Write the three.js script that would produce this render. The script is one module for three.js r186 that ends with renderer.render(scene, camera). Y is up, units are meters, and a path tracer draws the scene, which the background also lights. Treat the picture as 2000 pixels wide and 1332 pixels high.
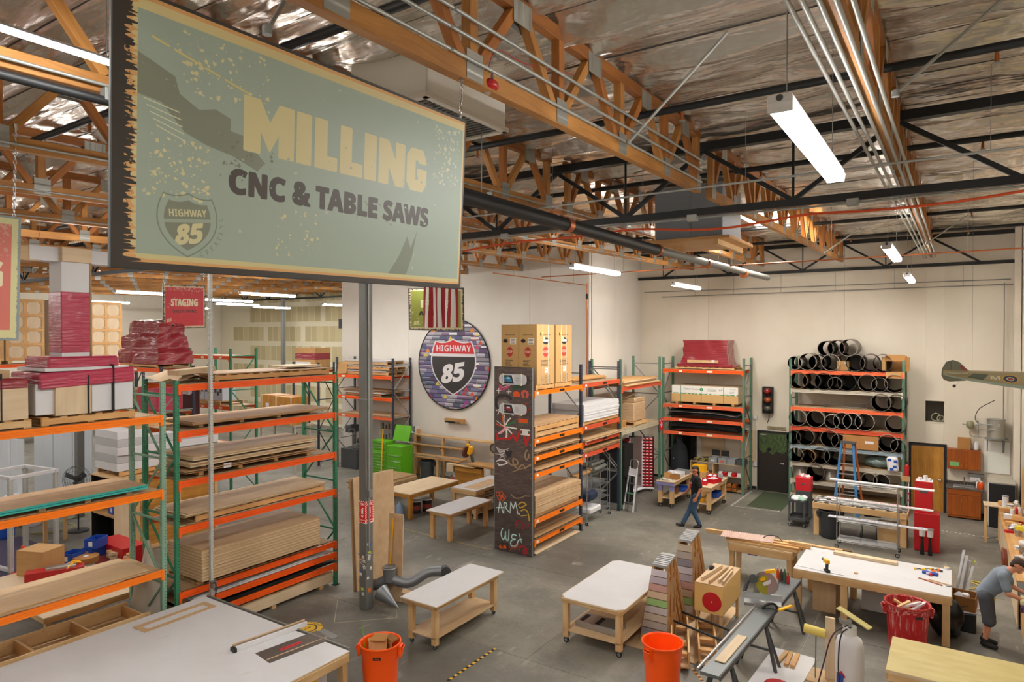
import*as THREE from 'three';
import{mergeGeometries,toCreasedNormals}from 'three/addons/utils/BufferGeometryUtils.js';
import{RectAreaLightUniformsLib}from 'three/addons/lights/RectAreaLightUniformsLib.js';
import{MarchingCubes}from 'three/addons/objects/MarchingCubes.js';

// ---------------------------------------------------------------- camera, exposure, light
const scene=new THREE.Scene();
scene.background=new THREE.Color(0x0b0b0c);
const EYE=5.5,FOC=1300,TH=Math.atan(865 / 1300),PI=Math.PI;
const PITCH=Math.atan(14 / 1300),SN=Math.sin(TH),CS=Math.cos(TH);
const camera=new THREE.PerspectiveCamera(2*Math.atan(666 / FOC)*180 / PI,2000 / 1332,0.05,200);
camera.position.set(0,EYE,0);
camera.lookAt(-SN,EYE - Math.tan(PITCH),-CS);
camera.updateMatrixWorld();
const renderer=new THREE.WebGLRenderer({antialias:true});
renderer.toneMapping=THREE.LinearToneMapping;
renderer.toneMappingExposure=2.55;
renderer.shadowMap.enabled=true;
RectAreaLightUniformsLib.init();
const LAMP=55;// radiance of every LED strip in the hall
const LAMPCOL=new THREE.Color(1.0,0.97,0.925);

// pixel -> ray -> point on a plane (x = along the cross girders, v = along the trusses = -z)
const rayOf=(px,py)=>{
const r=(px - 1000)/ FOC,d=-(py - 666)/ FOC;
const up=d*Math.cos(PITCH)- Math.sin(PITCH),fw=Math.cos(PITCH)+ d*Math.sin(PITCH);
return[r*CS - fw*SN,up,r*SN + fw*CS];
};
const G=(px,py,Y=0)=>{const d=rayOf(px,py),t=(Y - EYE)/ d[1];return{u:d[0]*t,y:Y,v:d[2]*t};};
const onV=(px,py,v)=>{const d=rayOf(px,py),t=v / d[2];return{u:d[0]*t,y:EYE + d[1]*t,v};};
const onU=(px,py,u)=>{const d=rayOf(px,py),t=u / d[0];return{u,y:EYE + d[1]*t,v:d[2]*t};};

// ---------------------------------------------------------------- random, noise, textures
let seed=20240611;
const rnd=()=>{seed=(seed*1664525 + 1013904223)>>>0;return seed / 4294967296;};
const rr=(a,b)=>a +(b - a)*rnd();
const pick=a=>a[Math.floor(rnd()*a.length)% a.length];
const hsh=(x,y,s)=>{let h=(x*374761393 + y*668265263 + s*974711)|0;h=Math.imul(h ^(h>>>13),1274126177);return((h ^(h>>>16))>>>0)/ 4294967296;};
const sm=t=>t*t*(3 - 2*t);
function vn(x,y,px,py,s=0){// value noise, period px, py
const xi=Math.floor(x),yi=Math.floor(y),fx=sm(x - xi),fy=sm(y - yi);
const m=(a,p)=>((a % p)+ p)% p;
const a=hsh(m(xi,px),m(yi,py),s),b=hsh(m(xi + 1,px),m(yi,py),s),c=hsh(m(xi,px),m(yi + 1,py),s),d=hsh(m(xi + 1,px),m(yi + 1,py),s);
return a +(b - a)*fx +(c - a)*fy +(a - b - c + d)*fx*fy;
}
const fbm=(x,y,fx,fy,o,s)=>{let t=0,a=.5,n=0;for(let i=0;i<o;i++){t +=a*vn(x*fx,y*fy,fx,fy,s + i);n +=a;a*=.5;fx*=2;fy*=2;}return t / n;};
const cl=(x,a=0,b=1)=>Math.min(b,Math.max(a,x));
const mix=(a,b,t)=>a.map((v,i)=>v +(b[i]- v)*t);
function tex(W,H,f,color=true,rx=1,ry=1){
const d=new Uint8Array(W*H*4);
for(let j=0;j<H;j++)for(let i=0;i<W;i++){
const c=f(i / W,j / H),k=(j*W + i)*4;
if(typeof c==='number'){d[k]=d[k + 1]=d[k + 2]=cl(c)*255;}else{d[k]=cl(c[0],0,255);d[k + 1]=cl(c[1],0,255);d[k + 2]=cl(c[2],0,255);}
d[k + 3]=255;
}
const t=new THREE.DataTexture(d,W,H,THREE.RGBAFormat);
t.wrapS=t.wrapT=THREE.RepeatWrapping;t.magFilter=THREE.LinearFilter;t.minFilter=THREE.LinearMipmapLinearFilter;t.generateMipmaps=true;
if(color)t.colorSpace=THREE.SRGBColorSpace;
t.repeat.set(rx,ry);t.needsUpdate=true;return t;
}
function canvasTex(W,H,draw){
const c=document.createElement('canvas');c.width=W;c.height=H;
const g=c.getContext('2d');draw(g,W,H);
const t=new THREE.CanvasTexture(c);t.colorSpace=THREE.SRGBColorSpace;t.anisotropy=8;return t;
}
const std=(color,rough=.6,metal=0,o={})=>new THREE.MeshStandardMaterial({color,roughness:rough,metalness:metal,...o});
// grain runs along the texture's x; one tile is 1.25 m
const grainTex=(base,dark,str,knots,s)=>tex(512,512,(x,y)=>{
const w=fbm(x,y,2,6,3,s)*.08;
const g=fbm(x,y + w,3,70,3,s + 9),h=fbm(x,y + w,2,14,3,s + 20),m=fbm(x,y,5,5,3,s + 40);
let t=str*(g*.55 + h*.6 + m*.35 - .45);
if(knots){const kx=Math.floor(x*3),ky=Math.floor(y*5);const cx=(kx + .2 + .6*hsh(kx,ky,s))/ 3,cy=(ky + .2 + .6*hsh(kx,ky,s + 3))/ 5;const r=Math.hypot((x - cx)*1.0,(y - cy)*2.2);if(hsh(kx,ky,s + 5)>.55)t +=Math.exp(-r*r*9000)*1.1;}
return mix(base,dark,cl(t,-.3,1.2));
},true,.8,.8);
const T={
ply:grainTex([214,193,162],[178,150,114],.7,false,1),
pine:grainTex([216,184,136],[168,122,72],.75,true,2),
fir:grainTex([186,132,66],[124,76,30],1.0,false,3),
oak:grainTex([196,140,58],[120,74,22],.9,false,4),
mdf:tex(256,256,(x,y)=>{const n=fbm(x,y,8,8,4,5);return mix([205,176,140],[184,152,116],n);},true,1,1),
board:tex(256,256,(x,y)=>{const n=fbm(x,y,6,10,3,6)*.6 + fbm(x,y,60,60,2,7)*.5;return mix([196,172,138],[150,124,92],n);},true,1,1),
card:tex(256,256,(x,y)=>{const n=fbm(x,y,4,40,3,8)*.6 + fbm(x,y,3,3,2,9)*.5;return mix([196,156,104],[172,130,80],n);},true,1,1),
conc:tex(1024,1024,(x,y)=>{
const a=fbm(x,y,3,3,5,10),b=fbm(x,y,9,9,4,11),c=fbm(x,y,120,120,2,12);
const t=(a - .5)*1.5 +(b - .5)*.9 +(c - .5)*.28;
let col=mix([126,124,118],[98,96,90],cl(.5 - t));if(t>0)col=mix(col,[158,154,142],cl(t*.8));
const d=fbm(x,y,40,12,3,13);if(d>.74)col=mix(col,[186,180,166],(d - .74)*3.2);return col;
},true,.16,.16),
concR:tex(512,512,(x,y)=>.30 + .30*fbm(x,y,6,6,4,14)+ .1*fbm(x,y,40,40,2,15),false,.16,.16),
paint:tex(512,512,(x,y)=>{const n=fbm(x,y,3,5,4,16);return mix([228,224,216],[214,209,199],n);},true,.25,.25),
white:tex(512,512,(x,y)=>{const n=fbm(x,y,4,9,4,17),d=fbm(x,y,30,9,3,18);let c=mix([207,208,212],[197,197,199],n);if(d>.78)c=mix(c,[180,172,156],(d - .78)*3);return c;},true,.5,.5),
plyEdge:tex(64,256,(x,y)=>{const k=Math.floor(y*14);return mix([226,200,160],[160,120,76],hsh(1,k,3)*.7 + .25*fbm(x,y,4,60,2,19));},true,.8,9),
scratch:tex(256,256,(x,y)=>.35 + .4*fbm(x,y,6,30,4,21),false,.7,.7),
holes:tex(64,64,(x,y)=>{const e=(a,b)=>Math.hypot((x - a)*1.0,(y - b)*1.55);return Math.min(e(.5,.25),e(.5,.75))<.17?0:1;},false,20,1 / .076),
dusty:tex(256,256,(x,y)=>{const n=fbm(x,y,16,16,4,22);return mix([178,22,28],[206,150,142],cl((n - .5)*5));},true,1.4,1.4),
};
const wood=(map,tint=0xffffff,rough=.62)=>std(tint,rough,0,{map});
const M={
ply:[wood(T.ply),wood(T.ply,0xf2e6d6),wood(T.ply,0xe2d2bd)],
pine:[wood(T.pine),wood(T.pine,0xf0dfc6),wood(T.pine,0xffeed6)],
fir:[wood(T.fir),wood(T.fir,0xf0d9c0),wood(T.fir,0xd8c0a0)],
oak:wood(T.oak,0xffffff,.42),oakd:wood(T.oak,0xd8a070,.4),
mdf:[wood(T.mdf),wood(T.mdf,0xeadfd2),wood(T.mdf,0xd8c8b4)],
board:[wood(T.board),wood(T.board,0xe8dccb)],
card:[wood(T.card,0xffffff,.8),wood(T.card,0xe6d2b4,.8),wood(T.card,0xcbb08a,.8)],
plyEdge:std(0xffffff,.65,0,{map:T.plyEdge}),
white:std(0xffffff,.38,0,{map:T.white}),paint:std(0xffffff,.75,0,{map:T.paint}),
whiteP:std(0xcfcfd2,.55),grey:std(0x8b8f92,.5),dgrey:std(0x44474a,.55),black:std(0x17181a,.5),nearblack:std(0x0b0b0d,.7),rubber:std(0x222325,.8),
steelBlack:std(0x1b1d1f,.5,.2),steelGrey:std(0x6d6f6c,.5,.1),galv:std(0xa4a6a2,.5,.6),galvD:std(0x8a8d8b,.5,.6),chrome:std(0xc8c8c8,.2,1),alu:std(0xb4b6b8,.33,.9),
orange:std(0xee5a12,.42),orange2:std(0xf57d0c,.42),redbeam:std(0xc8512f,.5),redbeam2:std(0xe2683c,.48),greybeam:std(0xb9b2a4,.6),bluebeam:std(0x8ea0aa,.55),tanbeam:std(0xb3aa92,.6),
green:std(0x2f7d5c,.45,0),green2:std(0x79a08a,.48),navy:std(0x2b3446,.45),greenB:std(0x4f8168,.48),darkgreenpost:std(0x2f4a45,.5),
copper:std(0xb5693c,.35,.7),hose:std(0xd9511f,.5),red:std(0xb3121c,.38),redbin:std(0xc21a26,.42),yellow:std(0xf2b50d,.42),lime:std(0x5fae1c,.36),
blueplastic:std(0x1d49a8,.42),bin:std(0xff5a0a,.36),binred:std(0xffffff,.45,0,{map:T.dusty}),binblack:std(0x2b2e33,.5),
teal:std(0x2f9f95,.6),cone:std(0xff4a1a,.5),foam:std(0xd6d6d9,.8),purplefloor:std(0x3c3550,.8),kraft:std(0xb89f7e,.85),
skin:std(0xb0714f,.6),skin2:std(0xc98a6c,.6),hair:std(0x15110f,.7),hair2:std(0x3b2a20,.8),denim:std(0x35506e,.85),tee:std(0x121214,.85),tee2:std(0x7b8794,.9),shorts:std(0x4a4d54,.9),shoe:std(0x1b1a1a,.6),
};
const holed=(c,rough)=>new THREE.MeshStandardMaterial({color:c,roughness:rough,alphaMap:T.holes,alphaTest:.5,transparent:false,side:THREE.DoubleSide});
M.pGreen=holed(0x2f7d5c,.45);M.pGreen2=holed(0x7fa590,.5);M.pNavy=holed(0x2b3446,.45);M.pGreenB=holed(0x567f68,.5);M.pGalv=holed(0xb7b8b2,.45);
// stretch film: glossy, red, with fine pulled folds
M.film=new THREE.MeshPhysicalMaterial({color:0xb02a4c,roughness:.3,metalness:0,clearcoat:.8,clearcoatRoughness:.16,bumpScale:.03,
bumpMap:tex(256,256,(x,y)=>fbm(x,y,3,34,3,31)*.7 + fbm(x,y,7,7,3,32)*.5,false,1.1,1.1)});
M.film2=M.film.clone();M.film2.color.set(0x8e1d2a);M.filmV=M.film.clone();M.filmV.bumpMap=tex(256,256,(x,y)=>fbm(x,y,30,3,3,33)*.7 + fbm(x,y,7,7,3,34)*.5,false,1.1,1.1);
M.clearfilm=new THREE.MeshPhysicalMaterial({color:0xbda17e,roughness:.35,clearcoat:.7,clearcoatRoughness:.2,bumpScale:.012,bumpMap:M.film.bumpMap});

// ---------------------------------------------------------------- geometry helpers
const geoCache=new Map();
function cb(w,h,d,c=.004){// chamfered box, uv in metres, u along the longest side
const key=[w,h,d,c].map(v=>v.toFixed(4)).join();
if(geoCache.has(key))return geoCache.get(key);
c=Math.min(c,w*.3,h*.3,d*.3);
const D=[w,h,d],P=[],N=[],UV=[];
const ord=[0,1,2].sort((a,b)=>D[b]- D[a]);
const off=(w*7.13 + h*3.7 + d*11.9)% 1;
const quad=(a,b,e,f,ax)=>{
const n=new THREE.Vector3().subVectors(b,a).cross(new THREE.Vector3().subVectors(e,a)).normalize();
const o=ord.filter(k=>k !==ax);
for(const q of f?[a,b,e,a,e,f]:[a,b,e]){P.push(q.x,q.y,q.z);N.push(n.x,n.y,n.z);const qa=[q.x,q.y,q.z];UV.push(qa[o[0]]+ off,qa[o[1]]);}
};
const V=(sx,sy,sz,ax)=>{const s=[sx,sy,sz],r=[0,1,2].map(k=>s[k]*(D[k]/ 2 -(c>0&&k !==ax?c:0)));return new THREE.Vector3(...r);};
for(let ax=0;ax<3;ax++)for(const s of[1,-1]){
const b=(ax + 1)% 3,e=(ax + 2)% 3,mk=(p,q)=>{const k=[0,0,0];k[ax]=s;k[b]=p;k[e]=q;return V(...k,ax);};
const q=[mk(-1,-1),mk(1,-1),mk(1,1),mk(-1,1)];if(s<0)q.reverse();quad(...q,ax);
}
if(c>0){
for(let ax=0;ax<3;ax++){const b=(ax + 1)% 3,e=(ax + 2)% 3;
for(const s of[1,-1])for(const t of[1,-1]){
const mk=(l,fx)=>{const k=[0,0,0];k[ax]=l;k[b]=s;k[e]=t;const v=V(...k,fx);const A=[v.x,v.y,v.z];A[ax]=l*(D[ax]/ 2 - c);return new THREE.Vector3(...A);};
const q=[mk(-1,b),mk(1,b),mk(1,e),mk(-1,e)];if(s*t>0)q.reverse();quad(...q,b);
}}
for(const x of[1,-1])for(const y of[1,-1])for(const z of[1,-1]){const q=[V(x,y,z,0),V(x,y,z,1),V(x,y,z,2)];if(x*y*z<0)q.reverse();quad(q[0],q[1],q[2],null,0);}
}
const g=new THREE.BufferGeometry();
g.setAttribute('position',new THREE.Float32BufferAttribute(P,3));g.setAttribute('normal',new THREE.Float32BufferAttribute(N,3));g.setAttribute('uv',new THREE.Float32BufferAttribute(UV,2));
geoCache.set(key,g);return g;
}
function cyl(r1,r2,h,n=20,open=false){const k='c' +[r1,r2,h,n,open].join();if(!geoCache.has(k))geoCache.set(k,new THREE.CylinderGeometry(r1,r2,h,n,1,open));return geoCache.get(k);}
const used=new Map();
const numbered=n=>{const k=used.get(n)||0;used.set(n,k + 1);return k?n + '_' + String(k).padStart(3,'0'):n;};
const tag=(o,label,category,group)=>{o.userData.label=label;o.userData.category=category;if(group)o.userData.group=group;return o;};
function thing(name,label,category,pos=[0,0,0],rotY=0,group){
const g=new THREE.Group();g.name=numbered(name);g.position.set(pos[0],pos[1],-pos[2]);g.rotation.y=rotY;scene.add(g);return tag(g,label,category,group);
}
function mesh(name,geo,mat,parent,pos=[0,0,0],rot=[0,0,0]){// pos in the parent's own axes
const m=new THREE.Mesh(geo,mat);m.name=parent===scene?numbered(name):name;
m.position.set(...pos);m.rotation.set(...rot);m.castShadow=m.receiveShadow=true;parent.add(m);return m;
}
const box=(name,w,h,d,mat,parent,pos,rot,c)=>mesh(name,cb(w,h,d,c),mat,parent,pos,rot);
function single(name,label,category,geo,mat,pos,rot=[0,0,0],group){const m=mesh(name,geo,mat,scene,[pos[0],pos[1],-pos[2]],rot);return tag(m,label,category,group);}
const v3=a=>new THREE.Vector3(a[0],a[1],a[2]);
function barGeo(len,w,h,round){return round?cyl(w / 2,w / 2,len,10):cb(w,len,h,Math.min(.003,w*.2));}
function bar(name,a,b,w,h,mat,parent,round=false){// bar from a to b (parent's axes)
a=v3(a);b=v3(b);const d=new THREE.Vector3().subVectors(b,a),L=d.length();
const m=new THREE.Mesh(barGeo(+L.toFixed(3),w,h,round),mat);m.name=parent===scene?numbered(name):name;
m.position.copy(a).add(b).multiplyScalar(.5);m.castShadow=m.receiveShadow=true;
const y=d.normalize();let x=Math.abs(y.y)>.999?new THREE.Vector3(1,0,0):new THREE.Vector3(0,1,0).cross(y).normalize();const z=new THREE.Vector3().crossVectors(x,y).normalize();
m.quaternion.setFromRotationMatrix(new THREE.Matrix4().makeBasis(x,y,z));parent.add(m);return m;
}
function tube(name,pts,r,mat,parent,seg=24,rad=7,closed=false){return mesh(name,new THREE.TubeGeometry(new THREE.CatmullRomCurve3(pts.map(v3),closed),seg,r,rad,closed),mat,parent);}
const W=(u,y,v)=>[u,y,-v];
function lathe(pts,n=28){return new THREE.LatheGeometry(pts.map(p=>new THREE.Vector2(p[0],p[1])),n);}
function extr(pts,depth,bevel=0){
const s=new THREE.Shape();pts.forEach((p,i)=>i?s.lineTo(p[0],p[1]):s.moveTo(p[0],p[1]));s.closePath();
const g=new THREE.ExtrudeGeometry(s,{depth,bevelEnabled:bevel>0,bevelSize:bevel,bevelThickness:bevel,bevelSegments:2,curveSegments:10});g.translate(0,0,-depth / 2);return g;
}
function at(geo,pos=[0,0,0],rot=[0,0,0],sc=[1,1,1]){const g=geo.clone();g.applyMatrix4(new THREE.Matrix4().compose(v3(pos),new THREE.Quaternion().setFromEuler(new THREE.Euler(...rot)),v3(sc)));return g;}
const merge=list=>mergeGeometries(list.map(g=>{const n=g.index?g.toNonIndexed():g;for(const k of Object.keys(n.attributes))if(!['position','normal','uv'].includes(k))n.deleteAttribute(k);return n;}));
function decal(name,w,h,map,parent,pos,rot,rough=.6){// thin printed sheet
const k=new THREE.MeshStandardMaterial({map,roughness:rough});return mesh(name,new THREE.PlaneGeometry(w,h),k,parent,pos,rot);
}
const structure=(o)=>{o.userData.kind='structure';return o;};
// ---------------------------------------------------------------- setting
const roofY=v=>8.42 + .022*(v - 9.6);
const UL=-42,UR=1.6,VN=-4,VB=24.4,VF=27;
{// polished slab floor, cast in bays of 3.81 m; the filled joints show as pale lines
const f=structure(new THREE.Group());f.name='floor';scene.add(f);
box('joint_filler',UR - UL + 2,.1,VF - VN + 2,std(0x9d978a,.8),f,[(UL + UR)/ 2,-.056,-(VN + VF)/ 2]);
const m=new THREE.MeshStandardMaterial({map:T.conc,roughnessMap:T.concR,roughness:1,color:0xf4f2ee});
for(let i=-9;i<=3;i++)for(let j=-4;j<=4;j++){
const u0=Math.max(UL - .5,-9.81 + i*3.81),u1=Math.min(UR + .5,u0 + 3.81),v0=Math.max(VN - .5,9.45 + j*3.81),v1=Math.min(VF + .5,9.45 +(j + 1)*3.81);
if(u1 - u0<.1||v1 - v0<.1)continue;
const g=cb(u1 - u0 - .012,.06,v1 - v0 - .012,.002).clone(),uv=g.attributes.uv.clone(),p=g.attributes.position;
for(let k=0;k<uv.count;k++)uv.setXY(k,p.getX(k)+(u0 + u1)/ 2,-p.getZ(k)+(v0 + v1)/ 2);
g.setAttribute('uv',uv);
mesh('slab',g,m,f,[(u0 + u1)/ 2,-.03,-(v0 + v1)/ 2]);
}
// diamond isolation joint round the column, painted edges of the bays
const lm=std(0xb0a78f,.8),dia=[[-9.8,8.62],[-8.97,9.45],[-9.8,10.28],[-10.63,9.45]];
for(let k=0;k<4;k++){const a=dia[k],b=dia[(k + 1)% 4];bar('joint_line',[a[0],.001,-a[1]],[b[0],.001,-b[1]],.014,.003,lm,f);}
}
const wallPanels=(name,axis,fixed,thick,a,b,cuts,y0,y1,mat,holes=[])=>{
// a wall of cast panels: 'v' walls stand across the trusses at v = fixed, 'u' walls along them at u = fixed
const w=structure(new THREE.Group());w.name=name;scene.add(w);
const xs=[a,...cuts,b];
for(let i=0;i + 1<xs.length;i++){
const put=(p,q,r,s)=>{if(q - p<.02||s - r<.02)return;const L=q - p - .008,c=(p + q)/ 2,h=s - r;
const g=cb(axis==='v'?L:thick,h,axis==='v'?thick:L,.003);
mesh('panel',g,mat,w,axis==='v'?[c,(r + s)/ 2,-(fixed + thick / 2)]:[fixed + thick / 2,(r + s)/ 2,-c]);};
const h=holes.find(h=>h[0]>=xs[i]- .01&&h[1]<=xs[i + 1]+ .01);
if(!h){put(xs[i],xs[i + 1],y0,y1);continue;}
put(xs[i],h[0],y0,y1);put(h[1],xs[i + 1],y0,y1);
const hole={p:h[0],q:h[1]};
const L=hole.q - hole.p;for(const[r,s]of[[y0,h[2]],[h[3],y1]]){if(s - r<.02)continue;const g=cb(L + .006,s - r,thick,.002);mesh('panel',g,mat,w,[(hole.p + hole.q)/ 2,(r + s)/ 2,-(fixed + thick / 2)]);}
}
const flip=name==='wall_left'||name==='wall_near'||name==='wall_inner_side';const bk=flip?fixed - .02:fixed + thick + .02;
const back=axis==='v'?[b - a,y1 - y0,.04]:[.04,y1 - y0,b - a];
if(!holes.length)box('joint_backing',...back,std(0x6d6860,.9),w,axis==='v'?[(a + b)/ 2,(y0 + y1)/ 2,-bk]:[bk,(y0 + y1)/ 2,-(a + b)/ 2]);
return w;
};
const wallM=std(0xffffff,.78,0,{map:T.paint}),wallW=std(0xf8f3ea,.78,0,{map:T.paint});
wallPanels('wall_back','v',VB,.2,-10.2,UR,[-7.55,-3.05],0,9.3,wallW,[[-.75,-.27,2.76,3.42],[-8.98,-8.02,0,2.1]]);
wallPanels('wall_disc','v',20,.16,-22.19,-10.2,[-18.3,-12.55],0,9.3,wallM);
wallPanels('wall_inner_side','u',-10.36,.16,20.16,VB + .2,[22.1],0,9.3,wallM);
wallPanels('wall_office_end','u',-22.19,.16,20.16,VF,[],0,9.3,wallM);
wallPanels('wall_right','u',UR,.2,VN,VB + .2,[6,14],0,9.3,wallW);
wallPanels('wall_left','u',UL - .2,.2,VN,VF,[6,16],0,9.3,wallW);
wallPanels('wall_near','v',VN - .2,.2,UL,UR,[-30,-18,-6],0,9.3,wallW);
{// far drywall: taped and filled joints leave the sheets as tan fields
const w=structure(new THREE.Group());w.name='wall_far';scene.add(w);
box('backing',20.3,9.3,.16,std(0xd9d1b8,.85),w,[-32.05,4.65,-(VF + .1)]);
const sheet=std(0xb9ab84,.9),m2=std(0xc4b78f,.9);
for(let k=0;k<7;k++)for(let i=-1;i<6;i++){const x=-40.6 + i*3.66 +(k % 2)*1.83;if(x<-41.9||x + 3.2>-22)continue;
for(let s=0;s<6;s++)box('drywall_field',.5,.92,.012,(s + k)% 3?sheet:m2,w,[x + .3 + s*.545,.62 + k*1.22,-(VF + .016)],undefined,.002);}
}
{// pilaster in the right hand corner and the dark hatch behind the wall opening
const p=structure(new THREE.Group());p.name='trim_1';scene.add(p);box('pilaster',.16,9,.5,wallW,p,[1.5,4.5,-24.14]);
const h=structure(new THREE.Group());h.name='window_1';scene.add(h);
const d=std(0x8f897f,.9);box('recess_back',.56,.74,.02,d,h,[-.51,3.09,-25.3]);box('recess_floor',.56,.03,.7,d,h,[-.51,2.745,-24.95]);box('recess_top',.56,.03,.7,d,h,[-.51,3.435,-24.95]);
box('recess_side',.03,.74,.7,d,h,[-.775,3.09,-24.95]);box('recess_side',.03,.74,.7,d,h,[-.245,3.09,-24.95]);
const tr=std(0xe4ddcc,.7);for(const[w2,h2,x,y]of[[.53,.02,-.51,3.43],[.53,.02,-.51,2.75],[.02,.7,-.765,3.09],[.02,.7,-.255,3.09]])box('frame',w2,h2,.03,tr,h,[x,y,-24.395]);
}
{// white foil faced insulation sagging between the purlins
const du=.24,dv=.05,nu=Math.round((UR + .3 - UL)/ du),nv=Math.round((VF + .3 - VN)/ dv),P=[],I=[],UV=[];
const N=(x,y,s)=>vn(x + 500,y + 500,4096,4096,s);
for(let j=0;j<=nv;j++)for(let i=0;i<=nu;i++){
const u=UL - .1 + i*du,v=VN - .1 + j*dv,t=((v + 40)/ .61)% 1,k=Math.floor((v + 40)/ .61);
const e=Math.sin(PI*t),ts=Math.abs((((u + .61 + 2440)/ 2.44)% 1)- .5)*2;// ts: 1 at a truss
const a=N(u*.55,v*2.2 + k*9,41)- .5,b=N(u*1.3 + 7,v*6.5,42)- .5,c=N(u*2.7,v*11,43)- .5;
const q=N(u*.35,k*3.3,44);
P.push(u,roofY(v)+ .03 - e*(.05 + .09*q)+ e*(a*.18 + b*.1 + c*.05)+ .05*Math.pow(ts,8)*e,-v);UV.push(u,v);
}
for(let j=0;j<nv;j++)for(let i=0;i<nu;i++){const a=j*(nu + 1)+ i,b=a + 1,c=a + nu + 1,d=c + 1;I.push(a,b,c,b,d,c);}
const g=new THREE.BufferGeometry();g.setAttribute('position',new THREE.Float32BufferAttribute(P,3));g.setAttribute('uv',new THREE.Float32BufferAttribute(UV,2));g.setIndex(I);g.computeVertexNormals();
const foil=new THREE.MeshStandardMaterial({color:0xd8d1c6,metalness:.86,roughness:.27,side:THREE.DoubleSide,bumpScale:.05,
bumpMap:tex(512,512,(x,y)=>fbm(x,y,4,22,4,51)*.7 + fbm(x,y,12,12,3,52)*.35,false,.42,.42)});
const c=structure(new THREE.Group());c.name='ceiling';scene.add(c);
mesh('foil_insulation',g,foil,c);
box('roof_deck',UR - UL + 1,.1,VF - VN + 1,std(0x4a4038,.9),c,[(UL + UR)/ 2,8.95,-(VN + VF)/ 2],[0,0,0]);
const seam=std(0x3c3733,.7);
for(let k=-7;k<45;k++){const v=-40 + .61*Math.ceil((VN + 40)/ .61)+(k + 7)*.61;if(v>VF)break;box('batten',UR - UL,.014,.014,seam,c,[(UL + UR)/ 2,roofY(v)+ .025,-v]);}
}
const trussU=[];for(let u=1.83 - 2.44*17;u<.5;u +=2.44)trussU.push(u);
{// timber trusses along the hall; web of doubled 2x4s with pressed metal plates
const plate=new THREE.MeshStandardMaterial({color:0x9a9a94,roughness:.5,metalness:.7,bumpScale:.006,bumpMap:tex(64,64,(x,y)=>(x*6 % 1<.5?1:0),false,1,1)});
const build=(n,a,b,label)=>{
const t=thing('roof_truss',label,'truss',[0,0,0],0,'timber roof trusses');const L=b - a,nn=Math.round(L / 1.28),st=L / nn;
const ch=(y,w,h,m,nm)=>{const g=cb(w,h,L,.004);mesh(nm,g,m,t,[0,y + .011*(L),-L / 2],[Math.atan(.022),0,0]);};
ch(.07,.09,.14,M.fir[0],'bottom_chord');const top=8.42 - 9.6*.022 - 7.29 - .12;ch(top + .03,.09,.12,M.fir[2],'top_chord');
for(let i=0;i<=nn;i++){const z=i*st,y0=.02 + z*.022,y1=top + z*.022;
const zc=Math.min(Math.max(z,.1),L - .1);
bar('vertical_web',[0,y0 + .1,-zc],[0,y1,-zc],.085,.1,M.fir[i % 2],t);
if(i<nn){const zt=z + st / 2;bar('diagonal_web',[0,y0 + .12,-(zc + .06)],[0,y1,-(zt - .07)],.08,.085,M.fir[(i + 1)% 2],t);bar('diagonal_web',[0,y1,-(zt + .07)],[0,y0 + .12 + st*.022,-(z + st - .12)],.08,.085,M.fir[i % 2],t);
for(const s of[-1,1])box('gusset_plate',.004,.2,.28,plate,t,[s*.048,y1 - .04 + st*.011,-zt]);}
for(const s of[-1,1])box('gusset_plate',.004,.22,.2,plate,t,[s*.048,y0 + .1,-zc]);
}
return t;
};
const N1=build(0,VN,9.35,'timber roof truss on the near side of the black girder');const F1=build(0,9.85,23.8,'timber roof truss between the black girder and the back wall');const F2=build(0,9.85,19.9,'timber roof truss running up to the wall with the round emblem');const F3=build(0,9.85,26.9,'timber roof truss above the storage hall beside the drywall');
let first={};
const put=(p,u,v,key)=>{let o=p;if(first[key]){o=p.clone();o.name=numbered('roof_truss');scene.add(o);}first[key]=1;o.position.set(u,7.29 + .022*v,-v);};
for(const u of trussU){put(N1,u,VN,'n');if(u>-10.2)put(F1,u,9.85,'f1');else if(u>-22.3)put(F2,u,9.85,'f2');else put(F3,u,9.85,'f3');}
}
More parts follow.
